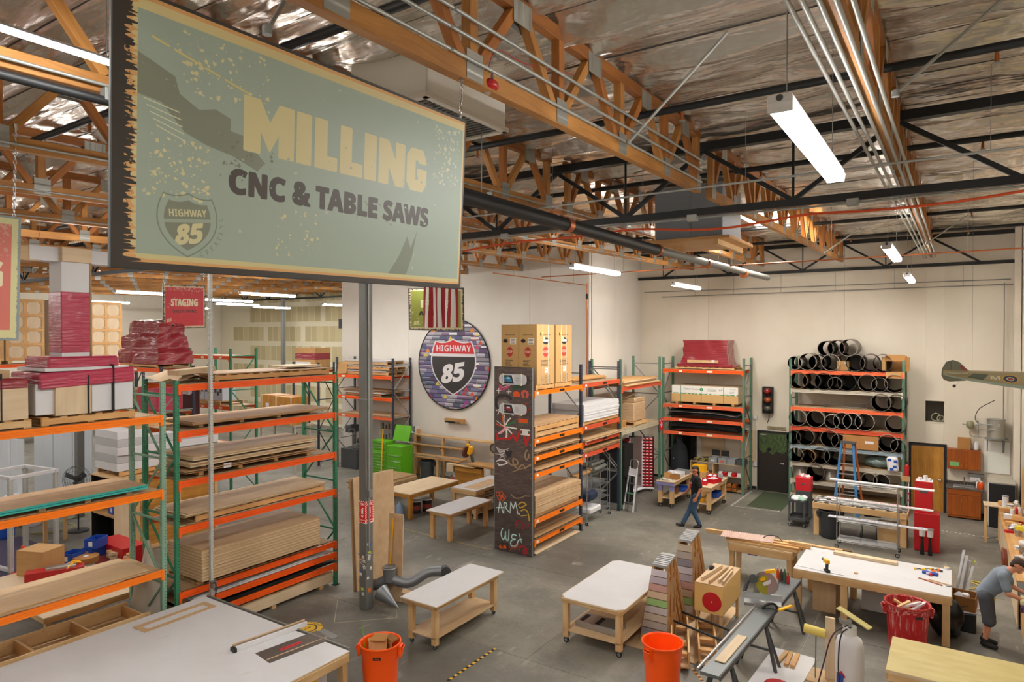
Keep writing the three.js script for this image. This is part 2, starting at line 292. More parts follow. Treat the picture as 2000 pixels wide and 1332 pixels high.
{// black steel girders across the hall
const girder=(label,v,yb,h,a,b)=>{
const g=thing('steel_girder',label,'girder',[0,0,v]);const m=M.steelBlack;
box('bottom_chord',b - a,.1,.1,m,g,[(a + b)/ 2,yb + .05,0]);box('top_chord',b - a,.12,.14,m,g,[(a + b)/ 2,yb + h,0]);
for(const u of trussU){if(u>a&&u<b){for(const s of[-1,1]){const q=u + s*1.22;if(q<a||q>b)continue;bar('diagonal_web',[u,yb + h - .05,0],[q,yb + .08,0],.06,.06,m,g);}}
const q=u - 1.22;if(q>a&&q<b)bar('vertical_web',[q,yb + .08,0],[q,yb + h,0],.035,.035,m,g,true);}
return g;
};
girder('black steel girder crossing the hall above the grey column',9.6,7.22,.98,UL,UR);
girder('black steel girder running close along the back wall',24.05,7.55,.92,-10.15,UR);
girder('black steel girder high above the far drywall',26.4,7.6,.92,UL,-22.3);
const steelCol=(u,v,top,label)=>{const c=thing('steel_column',label,'column',[u,0,v]);box('shaft',.2,top,.2,M.steelGrey,c,[0,top / 2,0],undefined,.012);return c;};
const c=steelCol(-9.8,9.45,7.2,'grey square steel column with stickers and a fire extinguisher sign');
bar('conduit',[.115,1.2,.03],[.115,7.1,.03],.03,.03,M.galv,c,true);
box('switch_box',.07,.14,.1,M.galvD,c,[.14,2.33,.03]);
for(const y of[1.1,4.2,6.6])for(const s of[-1,1])box('strap',.24,.018,.012,M.galvD,c,[0,y,s*.107]);
for(const y of[1.1,4.2,6.6])for(const s of[-1,1])box('strap',.012,.018,.24,M.galvD,c,[s*.107,y,0]);
const fire=canvasTex(128,300,(g,w,h)=>{g.fillStyle='#fff';g.fillRect(0,0,w,h);g.fillStyle='#d5251d';for(let k=-4;k<12;k++){g.beginPath();g.moveTo(k*32,0);g.lineTo(k*32 + 16,0);g.lineTo(k*32 - 284,300);g.lineTo(k*32 - 300,300);g.fill();}g.fillStyle='#d5251d';g.fillRect(12,12,w - 24,h - 24);g.fillStyle='#fff';g.font='bold 42px sans-serif';g.textAlign='center';g.fillText('FIRE',w / 2,58);g.fillRect(w / 2 - 16,110,32,66);g.fillRect(w / 2 - 6,90,26,16);g.beginPath();g.moveTo(w / 2,232);g.lineTo(w / 2 - 24,196);g.lineTo(w / 2 + 24,196);g.fill();g.font='bold 20px sans-serif';g.fillText('EXTINGUISHER',w / 2,266,100);});
decal('fire_sign',.2,.44,fire,c,[0,1.95,.1015],[0,0,0]);decal('fire_sign',.2,.44,fire,c,[.1015,1.95,.0],[0,PI / 2,0]);
const stick=[['#e9e9df','85'],['#c7d94a',''],['#f0efe6','*'],['#e07a2c',''],['#dedede','A'],['#f7f7f2','HG'],['#3d63b8',''],['#e7e3d8','o']];
for(let k=0;k<22;k++){const[bg,t]=stick[k % 8],tx=canvasTex(64,64,(g,w,h)=>{g.fillStyle=bg;g.fillRect(0,0,w,h);g.fillStyle='#333';g.font='bold 30px sans-serif';g.textAlign='center';g.fillText(t,32,42,56);g.fillRect(8,50,48,5);});if(k>7)continue;
for(const f of[0,1]){const y=.2 + rr(0,1.45),x=rr(-.06,.06),z=.045 + .03*rnd();decal('sticker',z,z*rr(.8,1.2),tx,c,f?[.1016,y,x]:[x,y,.1016],f?[0,PI / 2,rr(-.3,.3)]:[0,0,rr(-.3,.3)]);}}
const oval=canvasTex(128,64,(g)=>{g.fillStyle='#5c5f60';g.fillRect(0,0,128,64);g.fillStyle='#f2f2f2';g.beginPath();g.ellipse(64,32,62,30,0,0,7);g.fill();g.fillStyle='#111';g.beginPath();g.ellipse(64,32,52,22,0,0,7);g.fill();g.fillStyle='#fff';g.font='bold 24px sans-serif';g.textAlign='center';g.fillText('ORAC',64,41);});
decal('oval_sticker',.15,.075,oval,c,[-.015,.95,.1018],[0,0,-.6]);
steelCol(-21.95,9.45,7.2,'dark grey steel column behind the tall wrapped display');steelCol(-33.5,25.6,7.6,'dark grey steel column against the far drywall');
steelCol(-34,9.45,7.2,'dark grey steel column in the dim far hall');
}
{// sprinkler mains and heads, big vent pipe, copper lines, conduits, hoses
for(const v of[-.1,3.75,7.4,11.1,14.8,18.5,22.2]){const b=v>19.5?-10.15:UL;const s=thing('sprinkler_pipe','black sprinkler pipe slung under the foil roof','pipe',[0,roofY(v)- .3,v],0,'sprinkler pipes');
bar('pipe',[b,0,0],[UR,0,0],.085,.085,M.steelBlack,s,true);
for(let u=.3;u>b&&u>-15;u -=2.9){const h=mesh('sprinkler_head',cyl(.016,.02,.09,8),M.copper,s,[u,-.09,0]);mesh('deflector',cyl(.035,.035,.006,10),M.galvD,h,[0,-.055,0]);}}
const vp=thing('vent_pipe','long dark and grey pipe slung below the trusses','pipe',[-4.4,6.98,0]);
bar('dark_section',[0,0,-4.6],[0,0,-11.2],.19,.19,M.steelBlack,vp,true);bar('grey_section',[0,0,-11.2],[0,.1,-19.6],.16,.16,M.steelGrey,vp,true);for(const v of[7.9,11.2,14,17])bar('coupling',[0,.002*(v - 7),-v],[0,.002*(v - 7),-v - .12],.215,.215,M.copper,vp,true);
for(const v of[6,10.6,16])bar('hanger_rod',[0,.08,-v],[0,1.42,-v],.012,.012,M.galvD,vp,true);
const hp=[[905,490],[1000,474],[1120,463],[1240,448],[1350,449],[1420,445],[1500,432],[1575,419],[1700,411],[1850,396],[1975,377],[2060,362]].map(p=>{const q=onV(p[0],p[1],9.46);return W(q.u,q.y,q.v);});
tag(tube('air_hose',hp,.017,M.hose,scene,80),'orange hose draped along the black girder','hose');
const cp=thing('copper_pipe','copper line crossing the hall in front of the back wall','pipe',[0,7.1,15.6]);bar('pipe',[-9.4,-.05,0],[UR,0,0],.03,.03,M.copper,cp,true);for(const u of[-7,-4.6,-2.2,.2])bar('hanger_rod',[u,0,0],[u,1.35,0],.008,.008,M.galvD,cp,true);
const cp2=thing('copper_pipe','copper line dropping down the corner beside the round emblem wall','pipe',[-10.25,0,0]);bar('run',[0,7.12,-14.5],[0,7.12,-19.94],.028,.028,M.copper,cp2,true);bar('drop',[0,7.2,-19.94],[0,.6,-19.94],.045,.045,M.copper,cp2,true);box('valve',.06,.18,.06,M.steelBlack,cp2,[0,6.75,-19.93]);for(const v of[15.5,17.5,19])bar('hanger_rod',[0,7.12,-v],[0,7.8,-v],.008,.008,M.galvD,cp2,true);
for(const[du,dy,vend]of[[-.19,-.01,23.8],[-.11,-.03,23.8],[-.03,-.03,23.8],[.05,-.03,23.8],[.12,0,23.8]]){const c=thing('conduit','galvanised conduit in the bundle under the truss by the near strip light','conduit',[-.61 + du,7.29 + dy,0],0,'conduit bundle by the near strip light');bar('tube',[0,-.08,4],[0,.022*vend,-vend],.032,.032,M.galv,c,true);for(const v of[2,5,8,11,14,17,20,23])box('clip',.042,.012,.03,M.galvD,c,[0,.022*v + .012,-v]);}
for(const[du,dy]of[[.07,.14],[.07,.3],[.1,.42],[-.075,.12]]){const c=thing('conduit','galvanised conduit fixed along the truss that carries the milling sign','conduit',[-3.05 + du,7.29 + dy,0],0,'conduits on the sign truss');bar('tube',[0,-.08,4],[0,.022*9.3,-9.3],.028,.028,M.galv,c,true);for(const v of[1.5,3.7,6,8.3])box('clip',.038,.012,.03,M.galvD,c,[0,.022*v,-v]);}
for(const u of[-5.49,-7.93,-10.37,-12.81]){const c=thing('conduit','thin galvanised conduit strung beneath a timber truss','conduit',[u + .1,7.33,0],0,'conduits under the left trusses');bar('tube',[0,-.08,4],[0,.022*19,-19],.026,.026,M.galv,c,true);for(const v of[1,4,7,10,13,16])box('clip',.036,.012,.03,M.galvD,c,[0,.022*v,-v]);}
const cg=thing('conduit','galvanised conduit clipped under the long black girder','conduit',[0,7.19,9.6]);bar('tube',[-9.5,0,0],[UR,0,0],.03,.03,M.galv,cg,true);for(const u of[-6.5,-3.2,-1.1,.9])box('junction_box',.14,.09,.1,M.galv,cg,[u,0,.04]);
const cg2=thing('conduit','galvanised conduit crossing just in front of the long black girder','conduit',[0,7.42,8.6]);bar('tube',[-6.8,-.03,0],[UR,0,0],.028,.028,M.galv,cg2,true);for(const u of[-5,-2.2,.3])bar('hanger_rod',[u,0,0],[u,.9,0],.007,.007,M.galvD,cg2,true);
// slanting sway braces
const brace=(a,b,s)=>{const t=thing('sway_brace','thin galvanised sway brace slanting up to the roof','brace',[0,0,0],0,'sway braces');bar('rod',a,b,.03,.03,M.galv,t,true);mesh('foot',cyl(.03,.03,.05,8),M.galvD,t,a);};
const q=(px,py,Y)=>{const g=G(px,py,Y);return W(g.u,g.y,g.v);};
brace(q(1228,278,7.5),q(1422,62,8.36));brace(q(1749,183,7.42),q(1955,0,8.36));brace(q(1612,493,7.4),q(1705,428,8.58));brace(q(1810,475,7.5),q(1905,410,8.55));brace(q(522,60,7.35),q(556,0,7.8));
const low=thing('wall_pipe','thin grey pipe carried across the back wall below the girder','pipe',[0,0,24.25]);bar('pipe',[-10.0,7.1,0],[1.35,7.1,0],.03,.03,M.galvD,low,true);bar('pipe',[-9.3,6.9,0],[1.45,6.95,0],.03,.03,M.galvD,low,true);for(const u of[-8,-6.6,-5,-3.3,-1.6,.2])bar('hanger_rod',[u,6.9,0],[u,7.55,0],.012,.012,M.galvD,low,true);bar('drop',[1.2,7.0,0],[1.2,2.0,0],.03,.03,M.galvD,low,true);
}
{// ducts
const d=thing('air_duct','pale square supply duct with a grille underneath behind the sign truss','duct',[-4.68,7.76,5.47]);const dm=std(0xdad6ce,.5);
for(const s of[-1,1]){box('side_panel',.02,.6,1.3,dm,d,[s*.51,.3,0]);box('end_panel',1.0,.6,.02,dm,d,[0,.3,s*.65]);}
for(const s of[-1,1]){box('rim',.07,.05,1.4,std(0xcfc9bf,.5),d,[s*.5,0,0]);box('rim',1.08,.05,.07,std(0xcfc9bf,.5),d,[0,0,s*.66]);}for(let k=0;k<18;k++)box('grille_slat',.95,.012,.02,M.dgrey,d,[0,-.01,-.58 + k*.068],[.6,0,0]);
const e=thing('air_duct','blue grey square supply duct on a wooden platform behind the black girder','duct',[-4.27,7.32,13.12]);const em=std(0x8d97a3,.5,.3);
box('front_panel',1.3,1.0,.02,em,e,[0,.52,.63]);box('back_panel',1.3,1.0,.02,em,e,[0,.52,-.63]);for(const s of[-1,1])box('side_panel',.02,1.0,1.26,em,e,[s*.65,.52,0]);bar('stand_seam',[.05,.05,.645],[.05,1.0,.645],.02,.02,em,e);
box('platform',1.7,.06,1.7,M.pine[1],e,[0,-.04,0]);for(const s of[-1,1])box('platform_joist',.09,.1,1.7,M.pine[0],e,[s*.6,-.12,0]);
}
const areaLights=[];
function area(parent,w,h,color,intensity,pos,lookDown=true){const l=new THREE.RectAreaLight(color,intensity,w,h);l.position.set(...pos);if(lookDown)l.rotation.x=-PI / 2;l.castShadow=true;parent.add(l);areaLights.push(l);return l;}
{// LED strip lights on chains
const prism=extr([[-.085,0],[-.08,-.035],[-.055,-.06],[.055,-.06],[.08,-.035],[.085,0]],2.36),glow=new THREE.MeshStandardMaterial({color:0xffffff,emissive:LAMPCOL,emissiveIntensity:34,roughness:.5});
const one=(u,v,Y,label)=>{const f=thing('strip_light',label,'light',[u,Y,v + 1.22]);const sl=f;
box('housing',.15,.05,2.44,M.whiteP,sl,[0,.06,0]);mesh('diffuser',prism,glow,sl,[0,.035,0]);for(const s of[-1,1]){box('end_cap',.155,.09,.03,M.foam,sl,[0,.02,s*1.2]);bar('chain',[0,.08,s*1.0],[0,roofY(v)- Y + .03,s*1.0],.008,.008,M.galvD,sl,true);mesh('knockout',cyl(.022,.022,.004,12),M.dgrey,sl,[0,.062,s*1.222],[PI / 2,0,0]);}
area(sl,.13,2.36,LAMPCOL,LAMP,[0,-.02,0]);return f;};
const main='long LED strip light hung on chains beside the conduit truss',mid='LED strip light hung on chains in the middle of the hall';
one(-.95,4.54,6.96,'large LED strip light beside the conduit truss, nearest the milling sign');one(-.97,12.9,6.96,'LED strip light between the long girder and the back wall');one(-1.02,19.55,6.96,'small looking LED strip light close in front of the back wall girder');
one(-6.95,12.75,6.96,'LED strip light above the boxes marked STOP');one(-6.98,19.1,6.96,'LED strip light over the red wrapped crate near the back wall');one(-17.5,15.6,7.5,'LED strip light above the tool chest side of the emblem wall');one(-13.7,14.6,7.55,'LED strip light above the brown plywood table');
one(-13.7,5.05,6.96,'LED strip light half hidden behind the milling sign');
one(-24.5,11.7,6.96,'LED strip light hanging over the staging sign');one(-26.9,16.45,6.96,'LED strip light hanging behind the staging sign');one(-21.7,14.7,6.96,'LED strip light near the grey column over the storage racks');one(-26.5,22.6,6.96,'LED strip light just beyond the end of the emblem wall');
for(const[u,v]of[[-.95,-2.6],[-6.95,-2.6],[-6.95,4.4],[-13.7,-2.4],[-21.7,5],[-21.7,-2],[-33,7],[-33,14],[-36,20],[-28,4],[-28,-1],[-38,3],[-38,10],[-38,16],[-32,22.5],[-30,19],[-13.7,9]]){const f=one(u,v,6.96,'LED strip light in the rows further along the hall');f.userData.group='further strip lights';}
{const lt=thing('led_tube','bare LED tube strung under the roof beside the milling sign','light',[-4.9,7.38,1.3]);box('tube',.032,.03,2.4,glow,lt,[0,0,0]);box('channel',.04,.02,2.4,M.alu,lt,[0,.026,0]);for(const s of[-1,1])bar('hanger_rod',[0,.03,s],[0,.95,s],.006,.006,M.galvD,lt,true);area(lt,.03,2.3,LAMPCOL,60,[0,-.02,0]);
const gp=thing('gas_pipe','black pipe running below the timber truss beside the LED tube','pipe',[-5.36,7.2,0]);bar('pipe',[0,-.06,3.8],[0,.19,-9.3],.07,.07,M.steelBlack,gp,true);for(const v of[0,2.5,5,7.5])box('clip',.09,.1,.03,M.galvD,gp,[0,.02*v + .06,-v]);}
const sk=thing('skylight','bright skylight panel in the roof behind the blue grey duct','skylight',[-3.9,roofY(17.5)- .16,17.4]);const sg=new THREE.MeshStandardMaterial({color:0xffffff,emissive:new THREE.Color(1,.93,.82),emissiveIntensity:6,roughness:.6});
box('diffuser_panel',1.1,.02,2.2,sg,sk,[0,0,0]);for(const s of[-1,1]){box('curb',.04,.1,2.3,M.whiteP,sk,[s*.57,.0,0]);box('curb',1.18,.1,.04,M.whiteP,sk,[0,0,s*1.13]);}area(sk,1.0,2.1,new THREE.Color(1,.93,.82),30,[0,-.03,0]);
}
// ---------------------------------------------------------------- pallet racking
const beamProfile=(L,h=.115,d=.05)=>{const k='beam' + L.toFixed(3)+ h;if(!geoCache.has(k)){const g=extr([[0,0],[d,0],[d,h*.28],[d - .008,h*.31],[d - .008,h*.37],[d,h*.4],[d,h*.6],[d - .008,h*.63],[d - .008,h*.69],[d,h*.72],[d,h],[d*.4,h],[d*.4,h - .03],[0,h - .03]],L);g.rotateY(-PI / 2);g.translate(0,-h,0);geoCache.set(k,g);}return geoCache.get(k);};
// local axes: x along the bay, front beams at z = 0, back at z = -depth
function rack(name,label,pos,rotY,o){
const r=thing(name,label,'rack',pos,rotY),dep=o.depth||1.07;
let x=0;const xs=[0];for(const b of o.bays){x +=b.L;xs.push(x);}
xs.forEach((x,i)=>{if(o.skipFrame&&o.skipFrame.includes(i))return;
const H=o.H,pm=Array.isArray(o.post)?o.post[i]:o.post,bm=o.brace||M.greenB;
for(const z of[-.035,-dep + .035]){const u=box('upright',.076,H,.07,pm,r,[x,H / 2,z],undefined,0);box('foot_plate',.13,.012,.12,M.steelBlack,r,[x,.006,z]);}
let y=.15,k=0;const st=(H - .4)/ Math.max(2,Math.round((H - .4)/ 1.15));while(y<H - .05){bar('brace',[x,y,-.06],[x,y,-dep + .06],.035,.035,bm,r);if(y + st<H)bar('diagonal_brace',k % 2?[x,y + .03,-.06]:[x,y + .03,-dep + .06],k % 2?[x,y + st - .03,-dep + .06]:[x,y + st - .03,-.06],.035,.03,bm,r);y +=st;k++;}});
o.bays.forEach((b,i)=>{const L=b.L - .08,cx=(xs[i]+ xs[i + 1])/ 2;
for(const lv of b.levels){const[y,bmat,deck,h=.115]=lv;
for(const z of[.015,-dep - .015]){const g=beamProfile(L,h);const m=mesh('beam',g,bmat,r,[cx,y,z>0?-.035:-dep + .035],[0,z>0?0:PI,0]);if(z>0)for(const s of[-1,1])box('beam_connector',.045,h + .07,.06,bmat,m,[s*(L / 2 + .005),-h / 2 - .03,.03]);}
if(deck)box('deck_board',L - .02,.018,dep - .12,deck,r,[cx,y + .0,-dep / 2]);
if(b.labels)for(const[lx,lw,lc]of b.labels)if(lw)box('bin_label',lw,h*.55,.003,lc,r,[cx + lx*L / 2,y - h*.5,.0175],undefined,0);
}});
return r;
}
const yellowLabel=std(0xffffff,.6,0,{map:canvasTex(256,48,(g,w,h)=>{g.fillStyle='#15130f';g.fillRect(0,0,w,h);g.fillStyle='#e6c22c';g.font='bold 30px sans-serif';g.textAlign='center';g.fillText('3/4  MDF',w / 2,35);})});
const whiteLabel=std(0xe9e4da,.6);
// stacks of sheet goods: every sheet is a part
function sheets(label,mat,n,t,w,d,pos,rotY=0,o={}){
const s=thing(o.name||'sheet_stack',label,o.cat||'sheet stack',pos,rotY,o.group);const j=o.j===undefined?.008:o.j;let y=0;
for(let k=0;k<n;k++){const tt=o.ts?o.ts[k % o.ts.length]:t;box('sheet',w -(o.vary?rr(0,o.vary):0),tt - .0012,d,Array.isArray(mat)?mat[k % mat.length]:mat,s,[rr(-j,j),y + tt / 2,rr(-j,j)],[0,rr(-.002,.002)*(o.j?3:1),0],.001);y +=tt;}
s.userData.top=y;return s;
}
function pallet(label,w,d,pos,rotY=0,group,mats=M.pine,h=.13){
const p=thing('wooden_pallet',label,'pallet',pos,rotY,group),sh=h - .036;
for(const z of[-1,0,1])box('stringer',w,sh,.038,pick(mats),p,[0,.018 + sh / 2,z*(d / 2 - .02)]);
const n=Math.max(5,Math.round(w / .22));for(let k=0;k<n;k++)box('top_board',Math.min(.1,w / n*.75),.017,d,pick(mats),p,[-w / 2 + .05 + k*(w - .1)/(n - 1),h - .009,0]);
for(let k=0;k<3;k++)box('bottom_board',.1,.017,d,pick(mats),p,[-w / 2 + .05 + k*(w - .1)/ 2,.009,0]);return p;
}
function cribs(label,n,w,d,pos,rotY,mat=M.pine[0],h=.06){const g=thing('crib_blocks',label,'wood blocks',pos,rotY);for(let k=0;k<n;k++)box('block',.09,h,d,mat,g,[-w / 2 + .2 + k*(w - .4)/ Math.max(1,n - 1),h / 2,0]);return g;}
const RY=PI / 2,FU=-11.25;
// --- green and orange rack (A) along the left, front at u = -11.25
rack('pallet_rack','green upright pallet rack with orange beams holding plywood, beside the grey column',[FU,0,6.4],RY,{H:4.68,post:M.pGreen,brace:M.green,depth:1.1,bays:[{L:3.57,levels:[[4.61,M.orange,M.board[0]],[3.79,M.orange,M.board[0]],[2.92,M.orange,M.board[1]],[2.11,M.orange,M.board[0]],[.97,M.orange,M.board[1]],[.73,M.orange,M.board[0]],[.49,M.orange,M.board[0]]]}]});
rack('pallet_rack','pale green pallet rack with bright orange beams and wrapped crates on top',[FU,0,2.5],RY,{H:4.68,post:M.pGreen2,brace:M.green2,depth:1.1,bays:[{L:3.66,levels:[[4.11,M.orange2,M.board[0]],[2.84,M.orange2,M.ply[1]],[1.47,M.orange2,M.ply[2]]]}]});
{const C=FU - .55,V0=8.15;
pallet('long plywood pallet on the top beams of the green rack',2.7,.95,[C,4.622,8.5],RY,undefined,M.pine,.12);sheets('warped fibreboard sheets lying on the top pallet of the green rack',[M.mdf[2],M.ply[1]],3,.009,2.75,1.0,[C,4.742,8.52],RY,{j:.03});
const kp=thing('kraft_paper','curled brown kraft sheet on the near end of the top shelf','paper',[C,4.63,6.75],RY);{const g=new THREE.PlaneGeometry(.9,1.0,16,10),p=g.attributes.position;for(let k=0;k<p.count;k++)p.setZ(k,.05 + .11*Math.sin(p.getX(k)*4 + 1.2)**2 + .05*Math.sin(p.getY(k)*5 + p.getX(k)*2));g.rotateX(-PI / 2);g.computeVertexNormals();mesh('curled_sheet',g,std(0xb59d7c,.85,0,{side:THREE.DoubleSide}),kp);box('folded_edge',.75,.09,.3,M.kraft,kp,[.1,.2,.25],[0,.05,.06]);}
box('lid',.8,.03,.7,M.ply[0],thing('wooden_tray','shallow wooden tray at the far end of the top shelf','tray',[C,4.79,9.35],RY),[0,.03,0]);
cribs('three wood blocks under the thin sheets on the second shelf',4,2.9,.8,[C + .05,3.81,8.15],RY);sheets('thin fibreboard sheets on blocks on the second shelf of the green rack',[M.mdf[2],M.mdf[1]],4,.016,3.05,1.05,[C + .04,3.87,8.2],RY,{j:.04});
cribs('pale blocks below the lowest boards on the third shelf',4,2.8,.9,[C,2.94,8.1],RY,M.pine[2],.08);
sheets('bowed grey brown boards at the bottom of the third shelf pile',[M.mdf[2],M.board[1]],3,.018,2.9,1.02,[C + .02,3.02,8.0],RY,{j:.05});cribs('blocks between the piles on the third shelf',4,2.6,.9,[C,3.08,8.05],RY,M.pine[1],.05);sheets('five sheet plywood pile in the middle of the third shelf',M.ply,4,.019,2.75,1.02,[C + .05,3.13,8.0],RY,{j:.02});cribs('thin blocks under the top pile of the third shelf',4,2.6,.9,[C,3.206,8.0],RY,M.pine[0],.035);sheets('top pile of plywood faced with dark film on the third shelf',[M.ply[0],M.ply[1],M.ply[0],M.ply[2]],4,.02,2.75,1.02,[C + .05,3.241,8.05],RY,{j:.01});
box('label_card',.001,.09,.16,M.whiteP,thing('paper_tag','white paper tag stapled to the board pile on the third shelf','tag',[C + .56,3.06,7.35],0),[0,0,0]);
pallet('plywood pallet on the fourth shelf of the green rack',2.9,.98,[C + .02,2.125,8.2],RY);sheets('thin sheets of plywood on a pallet on the fourth shelf',M.ply,5,.013,3.1,1.04,[C + .03,2.255,8.1],RY,{j:.03});
pallet('low pallet under the big plywood block',2.7,1.0,[C,.985,8.15],RY,undefined,M.pine,.09);sheets('tall block of stacked plywood sheets filling the fifth shelf',M.ply,30,.0185,2.65,1.12,[C + .1,1.077,8.1],RY,{j:.005});
sheets('white laminated sheets on the narrow shelf under the plywood block',M.whiteP,4,.01,3.0,1.0,[C + .03,.742,8.2],RY,{j:.04});sheets('black sheets on the lowest shelf of the green rack',M.nearblack,4,.012,3.2,1.05,[C + .02,.502,8.3],RY,{j:.04});
const lb=thing('long_crate','long low plywood crate on the floor under the green rack','crate',[FU - .3,0,8.4],RY);for(const s of[-1,1])box('side_panel',3.0,.22,.018,M.ply[0],lb,[0,.19,s*.25]);box('lid',3.0,.018,.5,M.ply[1],lb,[0,.309,0]);for(const s of[-1,1])box('end_panel',.018,.22,.48,M.ply[2],lb,[s*1.49,.19,0]);for(const x of[-1.2,0,1.2])box('skid',.1,.08,.5,M.pine[0],lb,[x,.04,0]);
}
// --- left rack contents
{const C=FU - .5;
const mdf=thing('sheet_stack','two mdf sheets with teal moisture proof edges on the middle shelf','sheet stack',[C + .02,2.91,4.35],RY);for(let k=0;k<2;k++){box('core',3.05,.03,.98,M.mdf[1],mdf,[0,.018 + k*.036,-.02]);box('teal_edge',3.06,.031,.03,M.teal,mdf,[0,.018 + k*.036,.49]);}
cribs('flat wood strips below the teal edged sheets',5,2.9,.95,[C,2.853,4.35],RY,M.board[1],.055);
sheets('three weathered plywood sheets on the lower shelf of the pale green rack',[M.ply[0],M.ply[2],M.ply[1]],3,.02,3.1,1.0,[C + .02,1.482,4.3],RY,{j:.05});
const top=4.125;
const pal=[[3.1,'wooden pallet under the plywood crate with red film'],[4.9,'wooden pallet under the tall wrapped display']];
pallet(pal[0][1],1.3,1.05,[C,top,3.55],RY);pallet(pal[1][1],1.35,1.05,[C,top,5.0],RY);
const cr=thing('wrapped_crate','plywood crate with red film and a black strap beside the tall display','crate',[C + .02,top + .135,3.62],RY);box('crate_body',1.1,.52,.95,M.ply[0],cr,[0,.26,0]);box('film_band',1.115,.16,.965,M.film2,cr,[0,.52,0],undefined,.02);box('top_block',.5,.12,.6,M.ply[2],cr,[.1,.66,.1]);box('strap',.02,.7,.97,M.black,cr,[.22,.32,0]);
// base and tall display of white boards
const dp=thing('wrapped_display','tall white display column on a boxed base, wrapped in magenta stretch film','display',[C + .02,top + .135,4.98],RY);
box('ply_face',.5,.55,1.0,M.ply[0],dp,[-.22,.28,.01]);box('white_side',.62,.5,.95,M.whiteP,dp,[.36,.27,0]);box('white_end',.3,.46,.9,M.whiteP,dp,[-.56,.26,0]);
box('film_skirt',1.36,.24,1.03,M.film,dp,[.0,.56,.01],[0,0,.04],.02);box('upper_tray',1.2,.05,1.0,M.whiteP,dp,[0,.7,0]);box('film_tray',1.02,.2,.85,M.film,dp,[-.02,.79,0],undefined,.03);
box('column_core',.4,1.75,.42,M.whiteP,dp,[-.1,1.62,.1]);box('column_film',.42,.95,.44,M.filmV,dp,[-.1,1.42,.1],undefined,.015);box('column_edge',.03,1.7,.44,M.board[1],dp,[.115,1.62,.1]);
box('head_arm',1.2,.22,.3,M.whiteP,dp,[-.1,2.46,.1]);box('head_block',.42,.22,.46,M.ply[0],dp,[-.1,2.46,.14]);box('strap',.02,.75,1.06,M.black,dp,[.35,.38,.01]);box('strap',.02,.6,1.04,M.black,dp,[-.02,.3,.02]);
box('small_block',.5,.22,.4,M.ply[1],thing('wooden_block','small plywood block held beside the head of the tall display','block',[C + .05,top + 2.48,4.18],RY),[0,.1,0]);
// long timber troughs on the floor
for(let k=0;k<2;k++){const t=thing('timber_trough',k?'upper long timber trough lying under the pale green rack':'lower long timber trough on the floor under the pale green rack','trough',[C +(k?-.05:.3),k?.42:0,4.3],RY);for(const s of[-1,1])box('side_board',3.4,.24,.038,M.pine[0],t,[0,.22,s*.38]);box('bottom_board',3.4,.03,.74,M.ply[2],t,[0,.115,0]);for(let j=0;j<5;j++)box('divider',.038,.2,.72,M.pine[1],t,[-1.6 + j*.8,.22,0]);for(const x of[-1.3,0,1.3])box('skid',.09,.1,.76,M.pine[2],t,[x,.05,0]);}
sheets('bundle of pine battens behind the timber troughs',M.pine,5,.03,1.2,.3,[FU - 1.0,0.35,5.7],RY,{name:'batten_bundle',cat:'battens',j:.05});
box('support',.5,.35,1.0,M.pine[0],thing('wood_support','squared timber under the pine battens','timber',[FU - 1.0,0,5.7],RY),[0,.175,0]);
}
// --- graffiti rack: navy uprights, two bays, then the tall green bay
const BU=-8.66;
rack('pallet_rack','navy pallet rack with orange and faded red beams behind the graffiti panel',[BU,0,13.98],RY,{H:4.65,post:M.pNavy,brace:M.galvD,depth:1.07,bays:[
{L:2.56,levels:[[4.08,M.orange2,M.board[0]],[2.88,M.orange2,M.board[0]],[2.45,M.orange2,M.board[0]],[2.03,M.orange2,M.board[1]],[.88,M.orange2,M.board[0]],[.37,M.orange2,M.board[0]]],labels:[[-.9,.1,whiteLabel],[.1,.26,yellowLabel]]},
{L:2.52,levels:[[4.1,M.redbeam,M.board[0]],[2.9,M.redbeam,M.board[0]],[2.46,M.redbeam,M.board[0]],[2.12,M.redbeam,M.board[0]]],labels:[[-.85,.1,whiteLabel],[.15,.26,yellowLabel]]}]});
rack('pallet_rack','green upright rack with dull red and tan beams over the parts cabinets',[BU,0,19.2],RY,{H:4.7,post:M.pGreenB,brace:M.galvD,depth:1.07,bays:[{L:3.3,levels:[[3.82,M.redbeam,M.board[0]],[2.46,M.tanbeam,M.board[0],.14]]}]});
